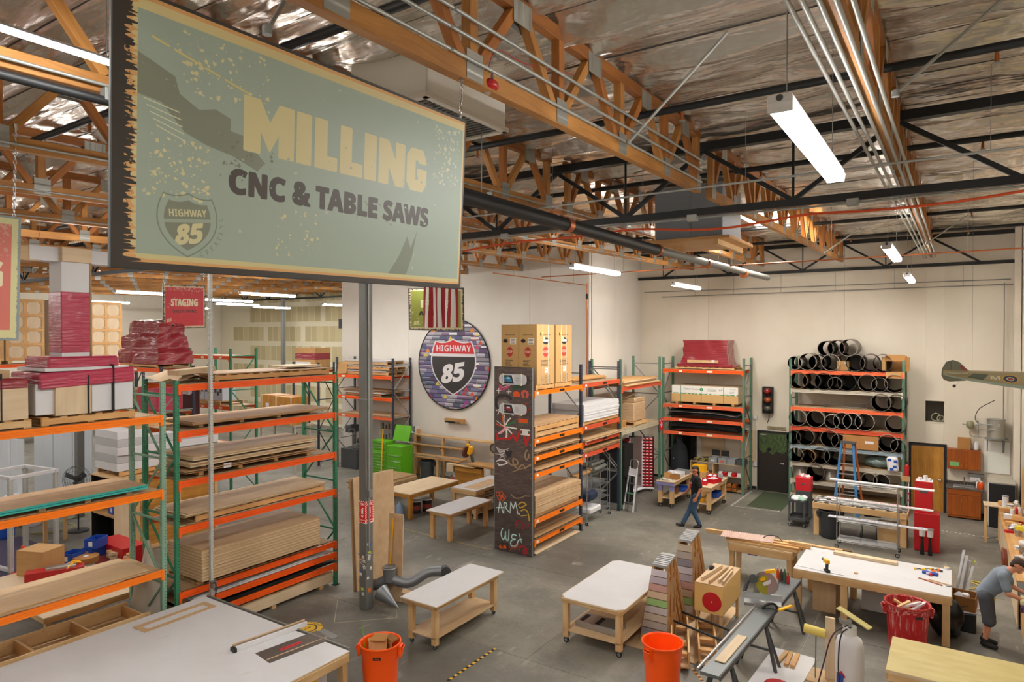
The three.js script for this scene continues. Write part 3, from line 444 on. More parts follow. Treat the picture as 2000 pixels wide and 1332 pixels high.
{// graffiti panel on the rack end
const gt=canvasTex(512,2048,(g,w,h)=>{
g.fillStyle='#4a3d3a';g.fillRect(0,0,w,h);
for(let r=0;r<92;r++)for(let c=0;c<9;c++){const x=c*64 -(r % 2)*32,y=r*22.4,q=hsh(r,c,5);g.fillStyle=`rgb(${84 + q * 26},${70 + q * 22},${66 + q * 20})`;g.fillRect(x + 1.5,y + 1.5,61,19);}
g.lineCap='round';g.lineJoin='round';
const st=(col,lw,pts,a=1)=>{g.globalAlpha=a;g.strokeStyle=col;g.lineWidth=lw*1.35;g.beginPath();pts.forEach((p,i)=>i?g.lineTo(p[0],p[1]):g.moveTo(p[0],p[1]));g.stroke();g.globalAlpha=1;};
const cu=(col,lw,p,a=1)=>{g.globalAlpha=a;g.strokeStyle=col;g.lineWidth=lw*1.35;g.beginPath();g.moveTo(p[0],p[1]);for(let k=2;k + 1<p.length;k +=4){if(k + 3<p.length)g.quadraticCurveTo(p[k],p[k + 1],p[k + 2],p[k + 3]);else g.lineTo(p[k],p[k + 1]);}g.stroke();g.globalAlpha=1;};
const sc=(x,y)=>[x / 510*512 - 35*512 / 510,(y - 115)/ 1*.898];// from the 666 px wide study of the panel
// upper half
cu('#d4557f',22,[70,150*2,120,330,70,340,90,200*2,180,320,220,280]);cu('#e3a3b8',12,[110,330,180,300,210,290]);
cu('#e9e4e0',9,[20,390,50,380,80,385]);st('#e9e4e0',9,[[52,350],[52,430]]);st('#e9e4e0',9,[[170,400],[230,395]]);st('#e9e4e0',9,[[200,360],[196,430]]);
g.globalAlpha=.7;g.strokeStyle='#1b1718';g.lineWidth=46;g.beginPath();g.arc(130,580,120,.4,5.6);g.stroke();g.globalAlpha=.75;g.fillStyle='#8f8a8a';g.beginPath();g.ellipse(125,610,90,80,0,0,7);g.fill();g.globalAlpha=1;
cu('#35513c',40,[270,330,330,300,400,330]);g.fillStyle='#f05b12';g.beginPath();g.moveTo(255,470);g.lineTo(262,400);g.quadraticCurveTo(300,360,345,400);g.lineTo(360,470);g.fill();
cu('#d9594d',26,[400,470,370,400,410,370,470,370,450,460]);
cu('#c73a2d',9,[310,640,330,760,390,700,420,600,450,560]);cu('#c23127',9,[360,700,420,820,480,640]);cu('#e8683a',20,[300,620,330,690,340,780],.7);
st('#e9e6e2',10,[[20,720],[70,690],[40,780]]);st('#e9e6e2',10,[[170,680],[260,780]]);
const fx=150,fy=980;for(const[dx,dy,c,lw]of[[-30,-190,'#e8632a',20],[-10,-200,'#f0ece6',9],[70,-150,'#f0ece6',14],[130,-95,'#2f7d4c',20],[150,10,'#f0ece6',18],[110,130,'#f0ece6',16],[20,170,'#e8632a',18],[0,190,'#f0ece6',14],[-90,110,'#e8a9b3',26],[-130,-40,'#e05a2c',14],[-125,-90,'#f0ece6',8]])cu(c,lw,[fx,fy,fx + dx*.5 + dy*.16,fy + dy*.6 - dx*.1,fx + dx,fy + dy]);
g.fillStyle='#ee5a14';g.fillRect(330,820,130,66);g.fillStyle='#3c6b4c';g.fillRect(330,886,130,24);
st('#c8201e',24,[[30,1110],[30,1190],[140,1165],[200,1180],[250,1090],[300,1190],[350,1020]]);st('#c8201e',22,[[410,1080],[440,1240],[480,1060]]);
g.fillStyle='#efece8';for(const[x,y,q,r]of[[360,985,130,26],[385,1000,80,80],[365,1060,120,24]])g.fillRect(x,y,q,r);
// web, cat, tan letters
for(let k=0;k<5;k++)cu('rgba(236,234,236,.85)',10 - k,[20 + k*14,1330 + k*30,95,1400 + k*20,190 - k*8,1330 + k*34]);for(let k=0;k<6;k++)st('rgba(236,234,236,.75)',7,[[105,1440],[105 + 100*Math.cos(k*1.05),1440 + 110*Math.sin(k*1.05)]]);cu('#efeef0',14,[20,1560,100,1490,180,1560,140,1600,60,1620,40,1590]);
g.fillStyle='#2e2b2e';g.beginPath();g.moveTo(140,1330);g.lineTo(175,1380);g.lineTo(240,1360);g.lineTo(235,1450);g.lineTo(180,1480);g.lineTo(150,1420);g.fill();
cu('#a98b69',15,[450,1320,400,1400,440,1480,490,1420,470,1380]);cu('#a98b69',16,[190,1520,220,1640,320,1560,330,1480,260,1480,240,1600,330,1640]);cu('#a98b69',15,[330,1640,400,1500,420,1620,470,1560,500,1540]);st('#a98b69',9,[[250,1700],[500,1560]]);
});
const lowt=canvasTex(512,700,(g,w,h)=>{// lower third carries the lettering, printed over the same brick
g.fillStyle='#453936';g.fillRect(0,0,w,h);for(let r=0;r<32;r++)for(let c=0;c<9;c++){const x=c*64 -(r % 2)*32,y=r*22.4,q=hsh(r,c,8);g.fillStyle=`rgb(${74 + q * 22},${62 + q * 18},${59 + q * 18})`;g.fillRect(x + 1.5,y + 1.5,61,19);}
g.lineCap='round';g.lineJoin='round';const st=(c,lw,p)=>{g.strokeStyle=c;g.lineWidth=lw;g.beginPath();p.forEach((q,i)=>i?g.lineTo(q[0],q[1]):g.moveTo(q[0],q[1]));g.stroke();};const cu=(c,lw,p)=>{g.strokeStyle=c;g.lineWidth=lw;g.beginPath();g.moveTo(p[0],p[1]);for(let k=2;k + 1<p.length;k +=4){if(k + 3<p.length)g.quadraticCurveTo(p[k],p[k + 1],p[k + 2],p[k + 3]);else g.lineTo(p[k],p[k + 1]);}g.stroke();};
for(const[x,y]of[[40,40],[90,25],[130,60],[60,80],[110,85]]){g.strokeStyle='#dd5a22';g.lineWidth=10;g.beginPath();g.arc(x,y,24,0,7);g.stroke();}
cu('#a58967',13,[230,20,300,90,420,10,470,10,500,0]);
for(const[c,lw]of[['rgba(150,225,215,.55)',17],['#eafaf6',9]]){st(c,lw,[[45,260],[70,120],[115,250]]);st(c,lw,[[20,205],[120,190]]);st(c,lw,[[125,255],[130,130]]);cu(c,lw,[130,130,200,120,150,185]);st(c,lw,[[150,185],[200,230]]);st(c,lw,[[215,240],[225,110],[262,180],[290,100],[325,235]]);st(c,lw,[[345,230],[350,236]]);}
cu('#d8b23c',15,[330,130,380,60,440,110,340,180,350,150]);cu('#d8b23c',15,[370,190,470,120,480,290]);st('#d8b23c',12,[[370,250],[450,230]]);
cu('#9c2130',16,[300,380,280,300,350,320,420,340,390,400]);cu('#9c2130',9,[420,350,440,300,470,330,480,360,440,380]);
for(const[c,lw]of[['rgba(120,215,215,.6)',20],['#d6f7f3',10]]){cu(c,lw,[110,440,60,520,120,570]);cu(c,lw,[120,570,150,540,150,470]);cu(c,lw,[150,480,150,600,190,560,200,500,200,440]);cu(c,lw,[300,490,230,470,240,530,270,540,290,535]);cu(c,lw,[280,540,200,560,230,620,300,630,310,590]);cu(c,lw,[315,600,320,520,380,525]);st(c,lw*.6,[[340,460],[375,560]]);}
g.fillStyle='#e0641e';g.beginPath();g.ellipse(110,655,55,26,0,0,7);g.fill();g.strokeStyle='#222';g.lineWidth=5;g.beginPath();g.arc(110,655,12,0,7);g.stroke();g.font='italic bold 62px serif';g.save();g.translate(190,690);g.rotate(-.45);g.fillStyle='#c8562a';g.fillText('Rook',0,0);g.restore();
cu('#b31f2e',22,[340,650,360,580,430,610,470,660,420,690,370,660,440,620]);for(let k=0;k<40;k++){g.fillStyle='rgba(20,16,18,.5)';g.beginPath();g.arc(20 + hsh(k,1,4)*200,600 + hsh(k,2,4)*100,9,0,7);g.fill();}
});
const p=thing('graffiti_panel','dark brick print panel covered in spray paint on the end of the navy rack','panel',[BU - .535,0,13.88]);
box('panel_board',1.12,4.66,.03,std(0x2c2624,.6),p,[0,2.34,0]);decal('painted_upper',1.1,3.15,gt,p,[0,3.08,.0165]);decal('painted_lower',1.1,1.5,lowt,p,[0,.76,.0165]);
for(const s of[-1,1])box('edge_channel',.02,4.66,.05,M.galvD,p,[s*.565,2.34,0]);for(const s of[-1,1])for(let k=0;k<6;k++)mesh('screw',cyl(.01,.01,.006,8),M.alu,p,[s*.52,.3 + k*.82,.019],[PI / 2,0,0]);
[[4.36,0x2f86b5,'longboard deck with a blue car print mounted at the top of the graffiti panel'],[3.62,0x8a2f36,'longboard deck with a dark red car print mounted below the blue one']].forEach(([y,col,label])=>{const b=thing('skateboard',label,'skateboard',[BU - .52,y,13.83]);
const sh=[];for(let k=0;k<=24;k++){const a=k / 24*2*PI;sh.push([Math.sign(Math.cos(a))*.26 + .15*Math.cos(a),.13*Math.sign(Math.sin(a))*Math.pow(Math.abs(Math.sin(a)),.55)]);}
mesh('deck',extr(sh,.012,.002),M.foam,b,[0,0,0]);const art=canvasTex(128,80,(g)=>{g.fillStyle='#23262a';g.fillRect(0,0,128,80);g.fillStyle='#' + new THREE.Color(col).getHexString();g.beginPath();g.moveTo(6,60);g.quadraticCurveTo(10,20,60,12);g.quadraticCurveTo(100,14,110,60);g.fill();g.fillStyle='#111';g.beginPath();g.arc(34,58,15,0,7);g.fill();g.fillStyle='#9aa';g.beginPath();g.arc(34,58,7,0,7);g.fill();g.fillStyle='#cfe2ea';g.fillRect(52,20,34,14);g.fillStyle='#e8e6e0';g.beginPath();g.moveTo(128,0);g.lineTo(104,0);g.lineTo(128,80);g.fill();});
decal('car_print',.36,.21,art,b,[-.14,0,.0095]);for(let k=0;k<5;k++)box('printed_line',.09,.006,.002,M.grey,b,[.13,.05 - k*.025,.0095],undefined,0);
for(const s of[-1,1]){box('truck',.04,.22,.03,M.foam,b,[s*.27,0,.025]);for(const t of[-1,1])mesh('wheel',cyl(.032,.032,.045,14),std(0xd9d3b2,.5),b,[s*.27,t*.12,.04]);}});
}
{const C=BU - .53;// contents of the navy and green racks
// four tall cardboard boxes
const stop=(s)=>canvasTex(256,512,(g,w,h)=>{g.fillStyle='#c19a63';g.fillRect(0,0,w,h);for(let k=0;k<60;k++){g.fillStyle=`rgba(${150 + hsh(k, s, 1) * 60},${110 + hsh(k, s, 2) * 50},60,.12)`;g.fillRect(0,k*9,w,4);}const cx=w / 2,cy=235;g.fillStyle='#b5392b';g.beginPath();for(let k=0;k<8;k++){const a=PI / 8 + k*PI / 4;g.lineTo(cx + 46*Math.cos(a),cy + 46*Math.sin(a));}g.fill();g.fillStyle='#e6cfae';g.font='bold 32px sans-serif';g.textAlign='center';g.fillText('STOP',cx,cy + 11);
g.fillStyle='#3a2d20';g.font='bold 15px sans-serif';g.fillText('HANDLE WITH CARE',cx,92);g.textAlign='left';g.font='13px sans-serif';for(let k=0;k<5;k++)g.fillRect(60,305 + k*11,70 + hsh(k,s,9)*80,4);g.fillStyle='#1c1a18';g.beginPath();g.ellipse(s % 2?cx + 4:62,140,s % 2?50:34,s % 2?30:16,0,0,7);g.fill();g.fillStyle='#e9e2d2';if(s % 2)g.fillRect(cx - 40,128,86,20);else{g.fillRect(cx + 2,116,92,54);g.fillStyle='#444';for(let k=0;k<4;k++)g.fillRect(cx + 12,124 + k*11,50 + 20*hsh(k,s,4),4);}
g.fillStyle='#ece8df';g.fillRect(cx - 14,370,46,46);g.fillStyle='#333';g.font='bold 17px sans-serif';g.fillText('PPY',cx - 9,398);g.strokeStyle='#3a2d20';g.lineWidth=2;for(const[x,y]of[[70,440],[115,440],[160,440],[70,475],[115,475],[160,475]]){g.strokeRect(x,y,30,28);g.beginPath();g.moveTo(x + 15,y + 22);g.lineTo(x + 15,y + 8);g.lineTo(x + 9,y + 14);g.moveTo(x + 15,y + 8);g.lineTo(x + 21,y + 14);g.stroke();}if(s % 2){g.fillStyle='#e2c62c';g.fillRect(74,60,20,30);g.fillStyle='#a9d6a0';g.fillRect(92,100,30,40);g.fillStyle='#222';g.fillRect(48,66,10,28);}});
const TX=[stop(0),stop(1)].map(t=>std(0xffffff,.8,0,{map:t}));
const yb=4.09;[[.27,14.55],[-.27,14.55],[.27,15.5],[-.27,15.5]].forEach(([du,v],k)=>{
const b=thing('cardboard_box','tall cardboard appliance box printed STOP on a pallet on top of the navy rack','box',[C + du,yb + .13,v],0,'tall boxes printed STOP');const bw=.53,bh=1.52,bd=.86;
box('carton',bw,bh,bd,M.card[0],b,[0,bh / 2,0]);mesh('printed_face',new THREE.PlaneGeometry(bw - .01,bh - .01),TX[0],b,[0,bh / 2,bd / 2 + .002]);mesh('printed_face',new THREE.PlaneGeometry(bd - .01,bh - .01),TX[1],b,[bw / 2 + .002,bh / 2,0],[0,PI / 2,0]);for(const z of[-.12,.14])box('strap',.008,bh + .01,.016,M.foam,b,[bw / 2 + .003,bh / 2,z]);});
pallet('pallet under the near pair of tall boxes on the navy rack',.92,1.06,[C,yb,14.55],RY);pallet('pallet under the far pair of tall boxes on the navy rack',.92,1.06,[C,yb,15.5],RY);
pallet('lower of two pallets on the second shelf of the navy rack',2.3,1.0,[C,2.895,15.25],RY,undefined,M.pine,.15);pallet('upper of two pallets on the second shelf of the navy rack',2.3,1.0,[C + .03,3.045,15.2],RY,undefined,M.pine,.15);sheets('fibreboard sheets on the doubled pallets of the navy rack',M.mdf,2,.02,2.4,1.02,[C,3.195,15.2],RY,{j:.02});
sheets('mdf sheets on the third shelf of the navy rack',M.mdf,4,.019,2.4,1.03,[C + .02,2.515,15.2],RY,{j:.04});cribs('strips under the mdf on the third shelf of the navy rack',3,2.3,.95,[C,2.462,15.2],RY);
sheets('pale mdf sheets on the fourth shelf of the navy rack',M.mdf,3,.019,2.45,1.03,[C + .03,2.09,15.25],RY,{j:.04});cribs('strips under the mdf on the fourth shelf of the navy rack',3,2.3,.95,[C,2.042,15.25],RY,M.pine[1],.045);
pallet('pallet under the thick mdf block in the navy rack',2.3,1.0,[C,.892,15.25],RY,undefined,M.pine,.12);sheets('thick block of mdf on the low shelf of the navy rack',M.mdf[0],18,.0255,2.38,1.06,[C + .04,1.014,15.2],RY,{j:.006});
sheets('thin dark edged hardboard sheets on the bottom shelf of the navy rack',[M.board[1],M.mdf[2],M.black],5,.012,2.42,1.05,[C + .02,.382,15.25],RY,{j:.03});sheets('bowed plywood sheet on the floor under the navy rack',M.ply[0],2,.019,2.3,.9,[C + .1,.0,15.2],RY,{j:.03});
sheets('planks on the top shelf of the faded red bay',M.pine,3,.03,2.2,.5,[C - .1,4.125,17.8],RY,{j:.08});
pallet('long pallet below the white sheets in the faded red bay',2.35,1.02,[C + .02,2.912,17.8],RY,undefined,M.pine,.11);sheets('thick pack of white sheets in the faded red bay',M.whiteP,14,.034,2.3,1.04,[C + .03,3.024,17.8],RY,{j:.01});
sheets('plywood sheets bending out of the third shelf of the faded red bay',M.ply,3,.018,2.55,1.08,[C + .06,2.472,17.85],RY,{j:.04});sheets('plywood sheets on the lowest shelf of the faded red bay',M.mdf,5,.02,2.4,1.04,[C + .02,2.132,17.85],RY,{j:.03});
sheets('loose pale boards on top of the tall green bay',[M.pine[2],M.ply[0]],7,.024,2.9,.95,[C,3.832,20.9],RY,{j:.12});
pallet('small pallet under the shrink wrapped parcel',1.1,.95,[C,2.472,20.9],RY);const sp=thing('wrapped_parcel','brown parcel in clear shrink wrap on the tan shelf of the green bay','parcel',[C,2.602,20.9],RY);box('parcel_body',1.0,.62,.85,M.clearfilm,sp,[0,.31,0],undefined,.03);box('upper_carton',.95,.16,.8,M.clearfilm,sp,[.02,.7,.02],[0,.05,0],.03);box('loose_board',1.1,.06,.5,M.kraft,sp,[-.05,.83,-.1],[0,.1,.06]);
box('carton',.7,.2,.5,M.card[1],thing('cardboard_box','flat carton beside the shrink wrapped parcel','box',[C,2.472,19.85],RY),[0,.1,0]);
}
// ---------------------------------------------------------------- back wall: racks, doors, fittings
const RV=23.2;
rack('pallet_rack','green pallet rack beside the traffic light with a red wrapped crate on top',[-8.84,0,RV],0,{H:4.66,post:M.pGreenB,brace:M.galvD,depth:1.07,bays:[{L:2.86,levels:[[4.23,M.orange,M.board[0]],[2.97,M.redbeam2,M.board[0]],[2.48,M.redbeam2,null],[2.0,M.redbeam2,null]],labels:[[-.55,.12,whiteLabel],[.2,.2,whiteLabel]]}]});
rack('pallet_rack','tall narrow holed rack crowded with grey tubes in front of the back wall',[-4.48,0,RV],0,{H:4.7,post:M.pGreenB,brace:M.galvD,depth:1.07,bays:[{L:3.2,levels:[[4.32,M.redbeam2,M.board[0]],[3.71,M.greybeam,M.board[0]],[3.12,M.redbeam2,M.board[0]],[2.49,M.redbeam,M.board[0],.13],[1.89,M.bluebeam,M.board[0]],[1.32,M.greybeam,M.board[1]],[.76,M.greybeam,M.board[1]],[.3,M.greybeam,M.board[1]]]}]});
{// first back rack contents
const x0=-7.4,z=23.75;
pallet('pallet under the red wrapped crate near the back wall',2.1,1.0,[x0 + .05,4.245,z],0,undefined,M.pine,.08);
const w=thing('wrapped_crate','crate swathed in red stretch film on top of the back rack','crate',[x0 + .05,4.325,z]);box('base_board',2.0,.1,.98,M.film2,w,[0,.05,0],undefined,.02);
{const g=new THREE.BoxGeometry(1.55,.85,.85,12,8,8),p=g.attributes.position;for(let k=0;k<p.count;k++){const y=p.getY(k);const s=y<-.1?1 +(-.1 - y)*.35:1 + .02*Math.sin(y*19);p.setX(k,p.getX(k)*s + .015*Math.sin(y*14 + p.getZ(k)*9));p.setZ(k,p.getZ(k)*(y<-.1?1 +(-.1 - y)*.3:1)+ .012*Math.sin(p.getX(k)*11 + y*7));}g.computeVertexNormals();mesh('film_body',g,M.film2,w,[0,.53,0]);}
box('crate_slat',1.1,.1,.02,M.pine[0],w,[-.05,.2,.5]);box('shipping_label',.1,.08,.004,M.whiteP,w,[.32,.22,.512]);
// long packaged bundle with printed sides
const bt=canvasTex(1024,256,(g,W2,H2)=>{g.fillStyle='#cda66c';g.fillRect(0,0,W2,H2);g.fillStyle='#e6e4de';g.fillRect(0,0,W2,130);g.fillStyle='#3f8f5a';for(let k=0;k<90;k++){const x=hsh(k,2,6)*W2;g.fillRect(x,112 + hsh(k,3,6)*14,14 + hsh(k,4,6)*30,7);}g.fillStyle='#4a4c4e';g.font='34px serif';g.fillText('Timber Products',190,62);g.beginPath();g.fillStyle='#2f8a53';g.arc(470,52,26,0,7);g.fill();g.fillStyle='#e6e4de';g.fillRect(465,30,10,46);g.fillStyle='#777';for(let k=0;k<3;k++)g.fillRect(560,34 + k*18,130,5);g.strokeStyle='#333';g.lineWidth=6;g.beginPath();g.moveTo(740,44);g.lineTo(756,66);g.lineTo(790,34);g.stroke();g.fillStyle='#9a9aa0';for(let k=0;k<4;k++)g.fillRect(900,30 + k*20,90 - k*10,5);});
const b=thing('packaged_bundle','long strapped bundle half printed white and green lettering on the back rack','bundle',[-7.35,3.07,z]);box('core',2.35,.58,.95,M.ply[0],b,[0,.29,0]);mesh('printed_side',new THREE.PlaneGeometry(2.35,.58),std(0xffffff,.6,0,{map:bt}),b,[0,.29,.478]);box('paper_top',2.35,.006,.95,M.kraft,b,[0,.583,0]);for(const x of[-.85,-.1,.68]){box('strap',.02,.6,.97,M.greenB,b,[x,.29,0]);}
for(const x of[-1,-.35,.35,1])box('skid',.09,.075,.95,M.pine[1],b,[x,-.04,0]);
const sc=thing('small_crate','small crate with junk metal beside the printed bundle','crate',[-8.95 + .45,2.985,z + .1]);box('crate_body',.42,.32,.5,M.ply[0],sc,[0,.16,0]);for(let k=0;k<9;k++)box('scrap',.06,rr(.08,.25),.06,pick([M.red,M.dgrey,M.redbin,M.grey]),sc,[rr(-.15,.15),.4,rr(-.15,.15)],[rr(0,2),rr(0,2),0]);
// rubber mats
for(const[y,n,l]of[[2.49,5,'pile of curled black rubber sheets with a pale strip on the back rack'],[2.01,6,'pile of black rubber mats on the lowest beam of the back rack']]){const r=thing('rubber_sheets',l,'sheet stack',[-7.4,y,z],0);for(let k=0;k<n;k++){const g=new THREE.BoxGeometry(2.55 - k*.05,.022,.95,24,1,2),p=g.attributes.position;for(let q=0;q<p.count;q++){const x=p.getX(q);p.setY(q,p.getY(q)+ .06*Math.cos(x*1.15 + k*.1)- .01*Math.sin(x*4 + k));}g.computeVertexNormals();mesh('sheet',g,y>2.3&&k===3?M.alu:M.nearblack,r,[rr(-.05,.05),.05 + k*.04,rr(-.04,.04)]);}}
}
{// tubes: every tube is its own object; x from photo pixels on the shelf line of each level
const tubeThing=(px,py,r,y,wall,mat,len,yaw,label)=>{
const q=onV(px,py,RV - .02),yy=y + r;const t=thing('cardboard_tube',label,'tube',[q.u,yy,RV + len / 2 - .06],yaw||0,'tubes on the tall rack');
const g=merge([cyl(r,r,len,24,true),at(cyl(r - wall,r - wall,len,24,true),[0,0,0],[0,0,0],[-1,1,1])]);
const m=mat.clone();m.side=THREE.DoubleSide;mesh('tube_wall',g,m,t,[0,0,0],[PI / 2,0,0]);mesh('tube_rim',new THREE.RingGeometry(r - wall,r,24),std(new THREE.Color(mat.color).multiplyScalar(.8),.85,0,{side:THREE.DoubleSide}),t,[0,0,len / 2 + .001]);if(hsh(px,py,3)>.7)mesh('tube_end',new THREE.CircleGeometry(r - wall,24),m,t,[0,0,-len / 2 + .02]);return t;};
const gd=std(0x857e75,.75),gl=std(0xb5ada0,.75),gm=std(0x978e83,.75),br=std(0x9c774c,.8),dk=std(0x4b4743,.7),pu=std(0x66524f,.7),wh=std(0xc9c1b8,.7),kb=std(0xa5865c,.8);
const tt=[gd,gm,gl,br,dk,pu,wh];
const nm=['dark grey tube','grey brown tube','pale grey tube','brown tube','black tube','purplish dark tube','whitish tube'];
const sh={a:4.33,b:3.72,c:3.13,d:2.5,e:1.9,f:1.33,g:.77,h:.31},wd={a:'top',b:'second',c:'third',d:'fourth',e:'fifth',f:'sixth',g:'seventh',h:'lowest'};
const L=[['a',1553,714,15,2],['a',1576,712,19,2],['a',1597,714,17,4],['a',1621,715,18,6],['a',1670,714,20,0],['a',1697,715,20,5],['a',1722,716,18,5],
['b',1559,747,22,3],['b',1586,749,18,4],['b',1609,750,20,4],['b',1630,752,14,0],['b',1654,751,20,4],['b',1693,752,18,1],['b',1718,754,15,0],['b',1745,752,23,0],
['c',1722,788,25,0],['c',1751,792,20,4],['d',1556,820,22,2],['d',1592,821,23,2],['d',1623,826,15,6],['d',1645,828,18,2],['d',1666,828,18,6],['d',1688,832,20,6],['d',1748,833,23,1],
['e',1549,857,15,4],['e',1573,857,30,0],['e',1622,861,20,1],['e',1640,865,15,0],['e',1734,868,27,2],['e',1754,876,14,1],['f',1553,893,16,1],['f',1580,897,15,3],['f',1603,897,20,0],['f',1628,899,18,0],['g',1593,930,22,5],['g',1698,944,15,2],['g',1722,945,15,2]];
const per={};L.forEach(([k,px,py,rp,c],i)=>{const r=Math.min(.27,rp / 1300*20.6*.93);per[k]=(per[k]||0)+ 1;tubeThing(px,py,r,sh[k],.009,tt[c],c===4||c===5?.98:rr(.85,1.02),rr(-.06,.06),`${['small', 'medium', 'wide'][rp < 16 ? 0 : rp < 20 ? 1 : 2]} ${nm[c]}, ${['first', 'second', 'third', 'fourth', 'fifth', 'sixth', 'seventh', 'eighth'][per[k] - 1]} from the traffic light on the ${wd[k]} shelf`);});
[[1613,698,17,4],[1633,696,18,5],[1657,696,19,0]].forEach(([px,py,rp,c],i)=>{const r=rp / 1300*20.6*.9;tubeThing(px,py,r,4.33 + .46,.018,tt[c],.95,0,['first','second','third'][i]+ ' tube lying across the others at the very top of the rack');});
// upright drums on the seventh shelf
[[1564,'grey drum standing on end beside the red tool box'],[1622,'grey drum standing on end behind the wire shelf']].forEach(([px,l])=>{const q=onV(px,930,RV + .35);const d=thing('cardboard_drum',l,'drum',[q.u,sh.g + .012,RV + .4]);mesh('body',cyl(.24,.24,.42,24),gm,d,[0,.21,0]);mesh('rim',new THREE.TorusGeometry(.238,.012,8,24),gl,d,[0,.42,0],[PI / 2,0,0]);box('paper_label',.06,.16,.004,M.whiteP,d,[0,.2,.241]);});
const bx=(l,px,y,w,h,d2,m,dz=.5,extra)=>{const q=onV(px,700,RV);const b=thing('cardboard_box',l,'box',[q.u,y + .012,RV + dz]);box('carton',w,h,d2,m,b,[0,h / 2,0]);if(extra)extra(b,w,h,d2);return b;};
bx('small kraft box between the tubes on the top shelf',1645,sh.a,.33,.3,.4,M.card[0],.3,(b,w,h,d2)=>box('label',.07,.06,.003,M.whiteP,b,[.08,h - .06,d2 / 2 + .001]));
const ob=thing('cardboard_box','open kraft box with flaps hanging at the oak door end of the top shelf','box',[onV(1749,700,RV).u,sh.a + .012,RV + .33]);box('side',.02,.48,.5,M.card[0],ob,[-.26,.24,0]);box('side',.02,.48,.5,M.card[0],ob,[.26,.24,0]);box('flap',.11,.42,.015,M.card[0],ob,[-.32,.24,.26],[0,-.5,0]);box('flap',.11,.42,.015,M.card[1],ob,[.32,.24,.26],[0,.5,0]);box('flap',.5,.2,.012,M.card[1],ob,[0,.42,.27],[-.2,0,0]);box('flap',.5,.2,.012,M.card[0],ob,[0,-.1,.34],[.1,0,0]);box('bottom',.5,.012,.5,M.card[2],ob,[0,.006,0]);box('back',.5,.46,.012,M.card[2],ob,[0,.23,-.25]);
bx('wide carton with a white label behind the blue ladder, nearer the traffic light',1665,sh.e,.5,.42,.55,M.card[1],.22);bx('wide carton with a white label behind the blue ladder, nearer the oak door',1699,sh.e,.5,.42,.55,M.card[1],.22,(b,w,h,d2)=>box('label',.24,.08,.003,M.whiteP,b,[0,h*.55,d2 / 2 + .002]));
const fx=thing('work_lamp','slim wire framed lamp lying on the third shelf','lamp',[onV(1654,790,RV).u,sh.c + .012,RV + .5]);bar('rail',[-.5,.16,0],[.5,.14,0],.014,.014,M.alu,fx,true);bar('upright',[-.5,0,0],[-.5,.16,0],.014,.014,M.alu,fx,true);bar('upright',[.5,0,0],[.5,.14,0],.014,.014,M.alu,fx,true);box('ballast',.1,.07,.08,M.dgrey,fx,[-.65,.04,.1]);bar('base_bar',[-.5,.01,0],[.5,.01,0],.014,.014,M.alu,fx,true);
const bag=thing('plastic_bag','clear plastic bag of crumpled green sheeting on the sixth shelf','bag',[onV(1716,900,RV).u,sh.f + .012,RV + .4]);{const g=new THREE.SphereGeometry(1,20,12),p=g.attributes.position;for(let k=0;k<p.count;k++){const n=1 + .12*Math.sin(p.getX(k)*9 + p.getY(k)*7)*Math.cos(p.getZ(k)*8);p.setXYZ(k,p.getX(k)*.42*n,Math.max(-.165,p.getY(k)*.19*n),p.getZ(k)*.3*n);}g.computeVertexNormals();mesh('sheeting',g,std(0x6d7f7c,.25),bag,[0,.17,0]);}
const tp=thing('paper_pack','white and blue pack of paper towels at the end of the sixth shelf','pack',[onV(1744,900,RV).u,sh.f - .14,RV - .06]);box('pack',.3,.45,.2,M.foam,tp,[0,.36,.0],[0,0,.1],.05);for(const[x,y]of[[-.08,.5],[.06,.3],[-.02,.22],[.08,.46]])box('blue_print',.1,.08,.004,M.blueplastic,tp,[x,y,.104],[0,0,.1]);
}
const canvasSign=(w,h,draw)=>canvasTex(w,h,draw);
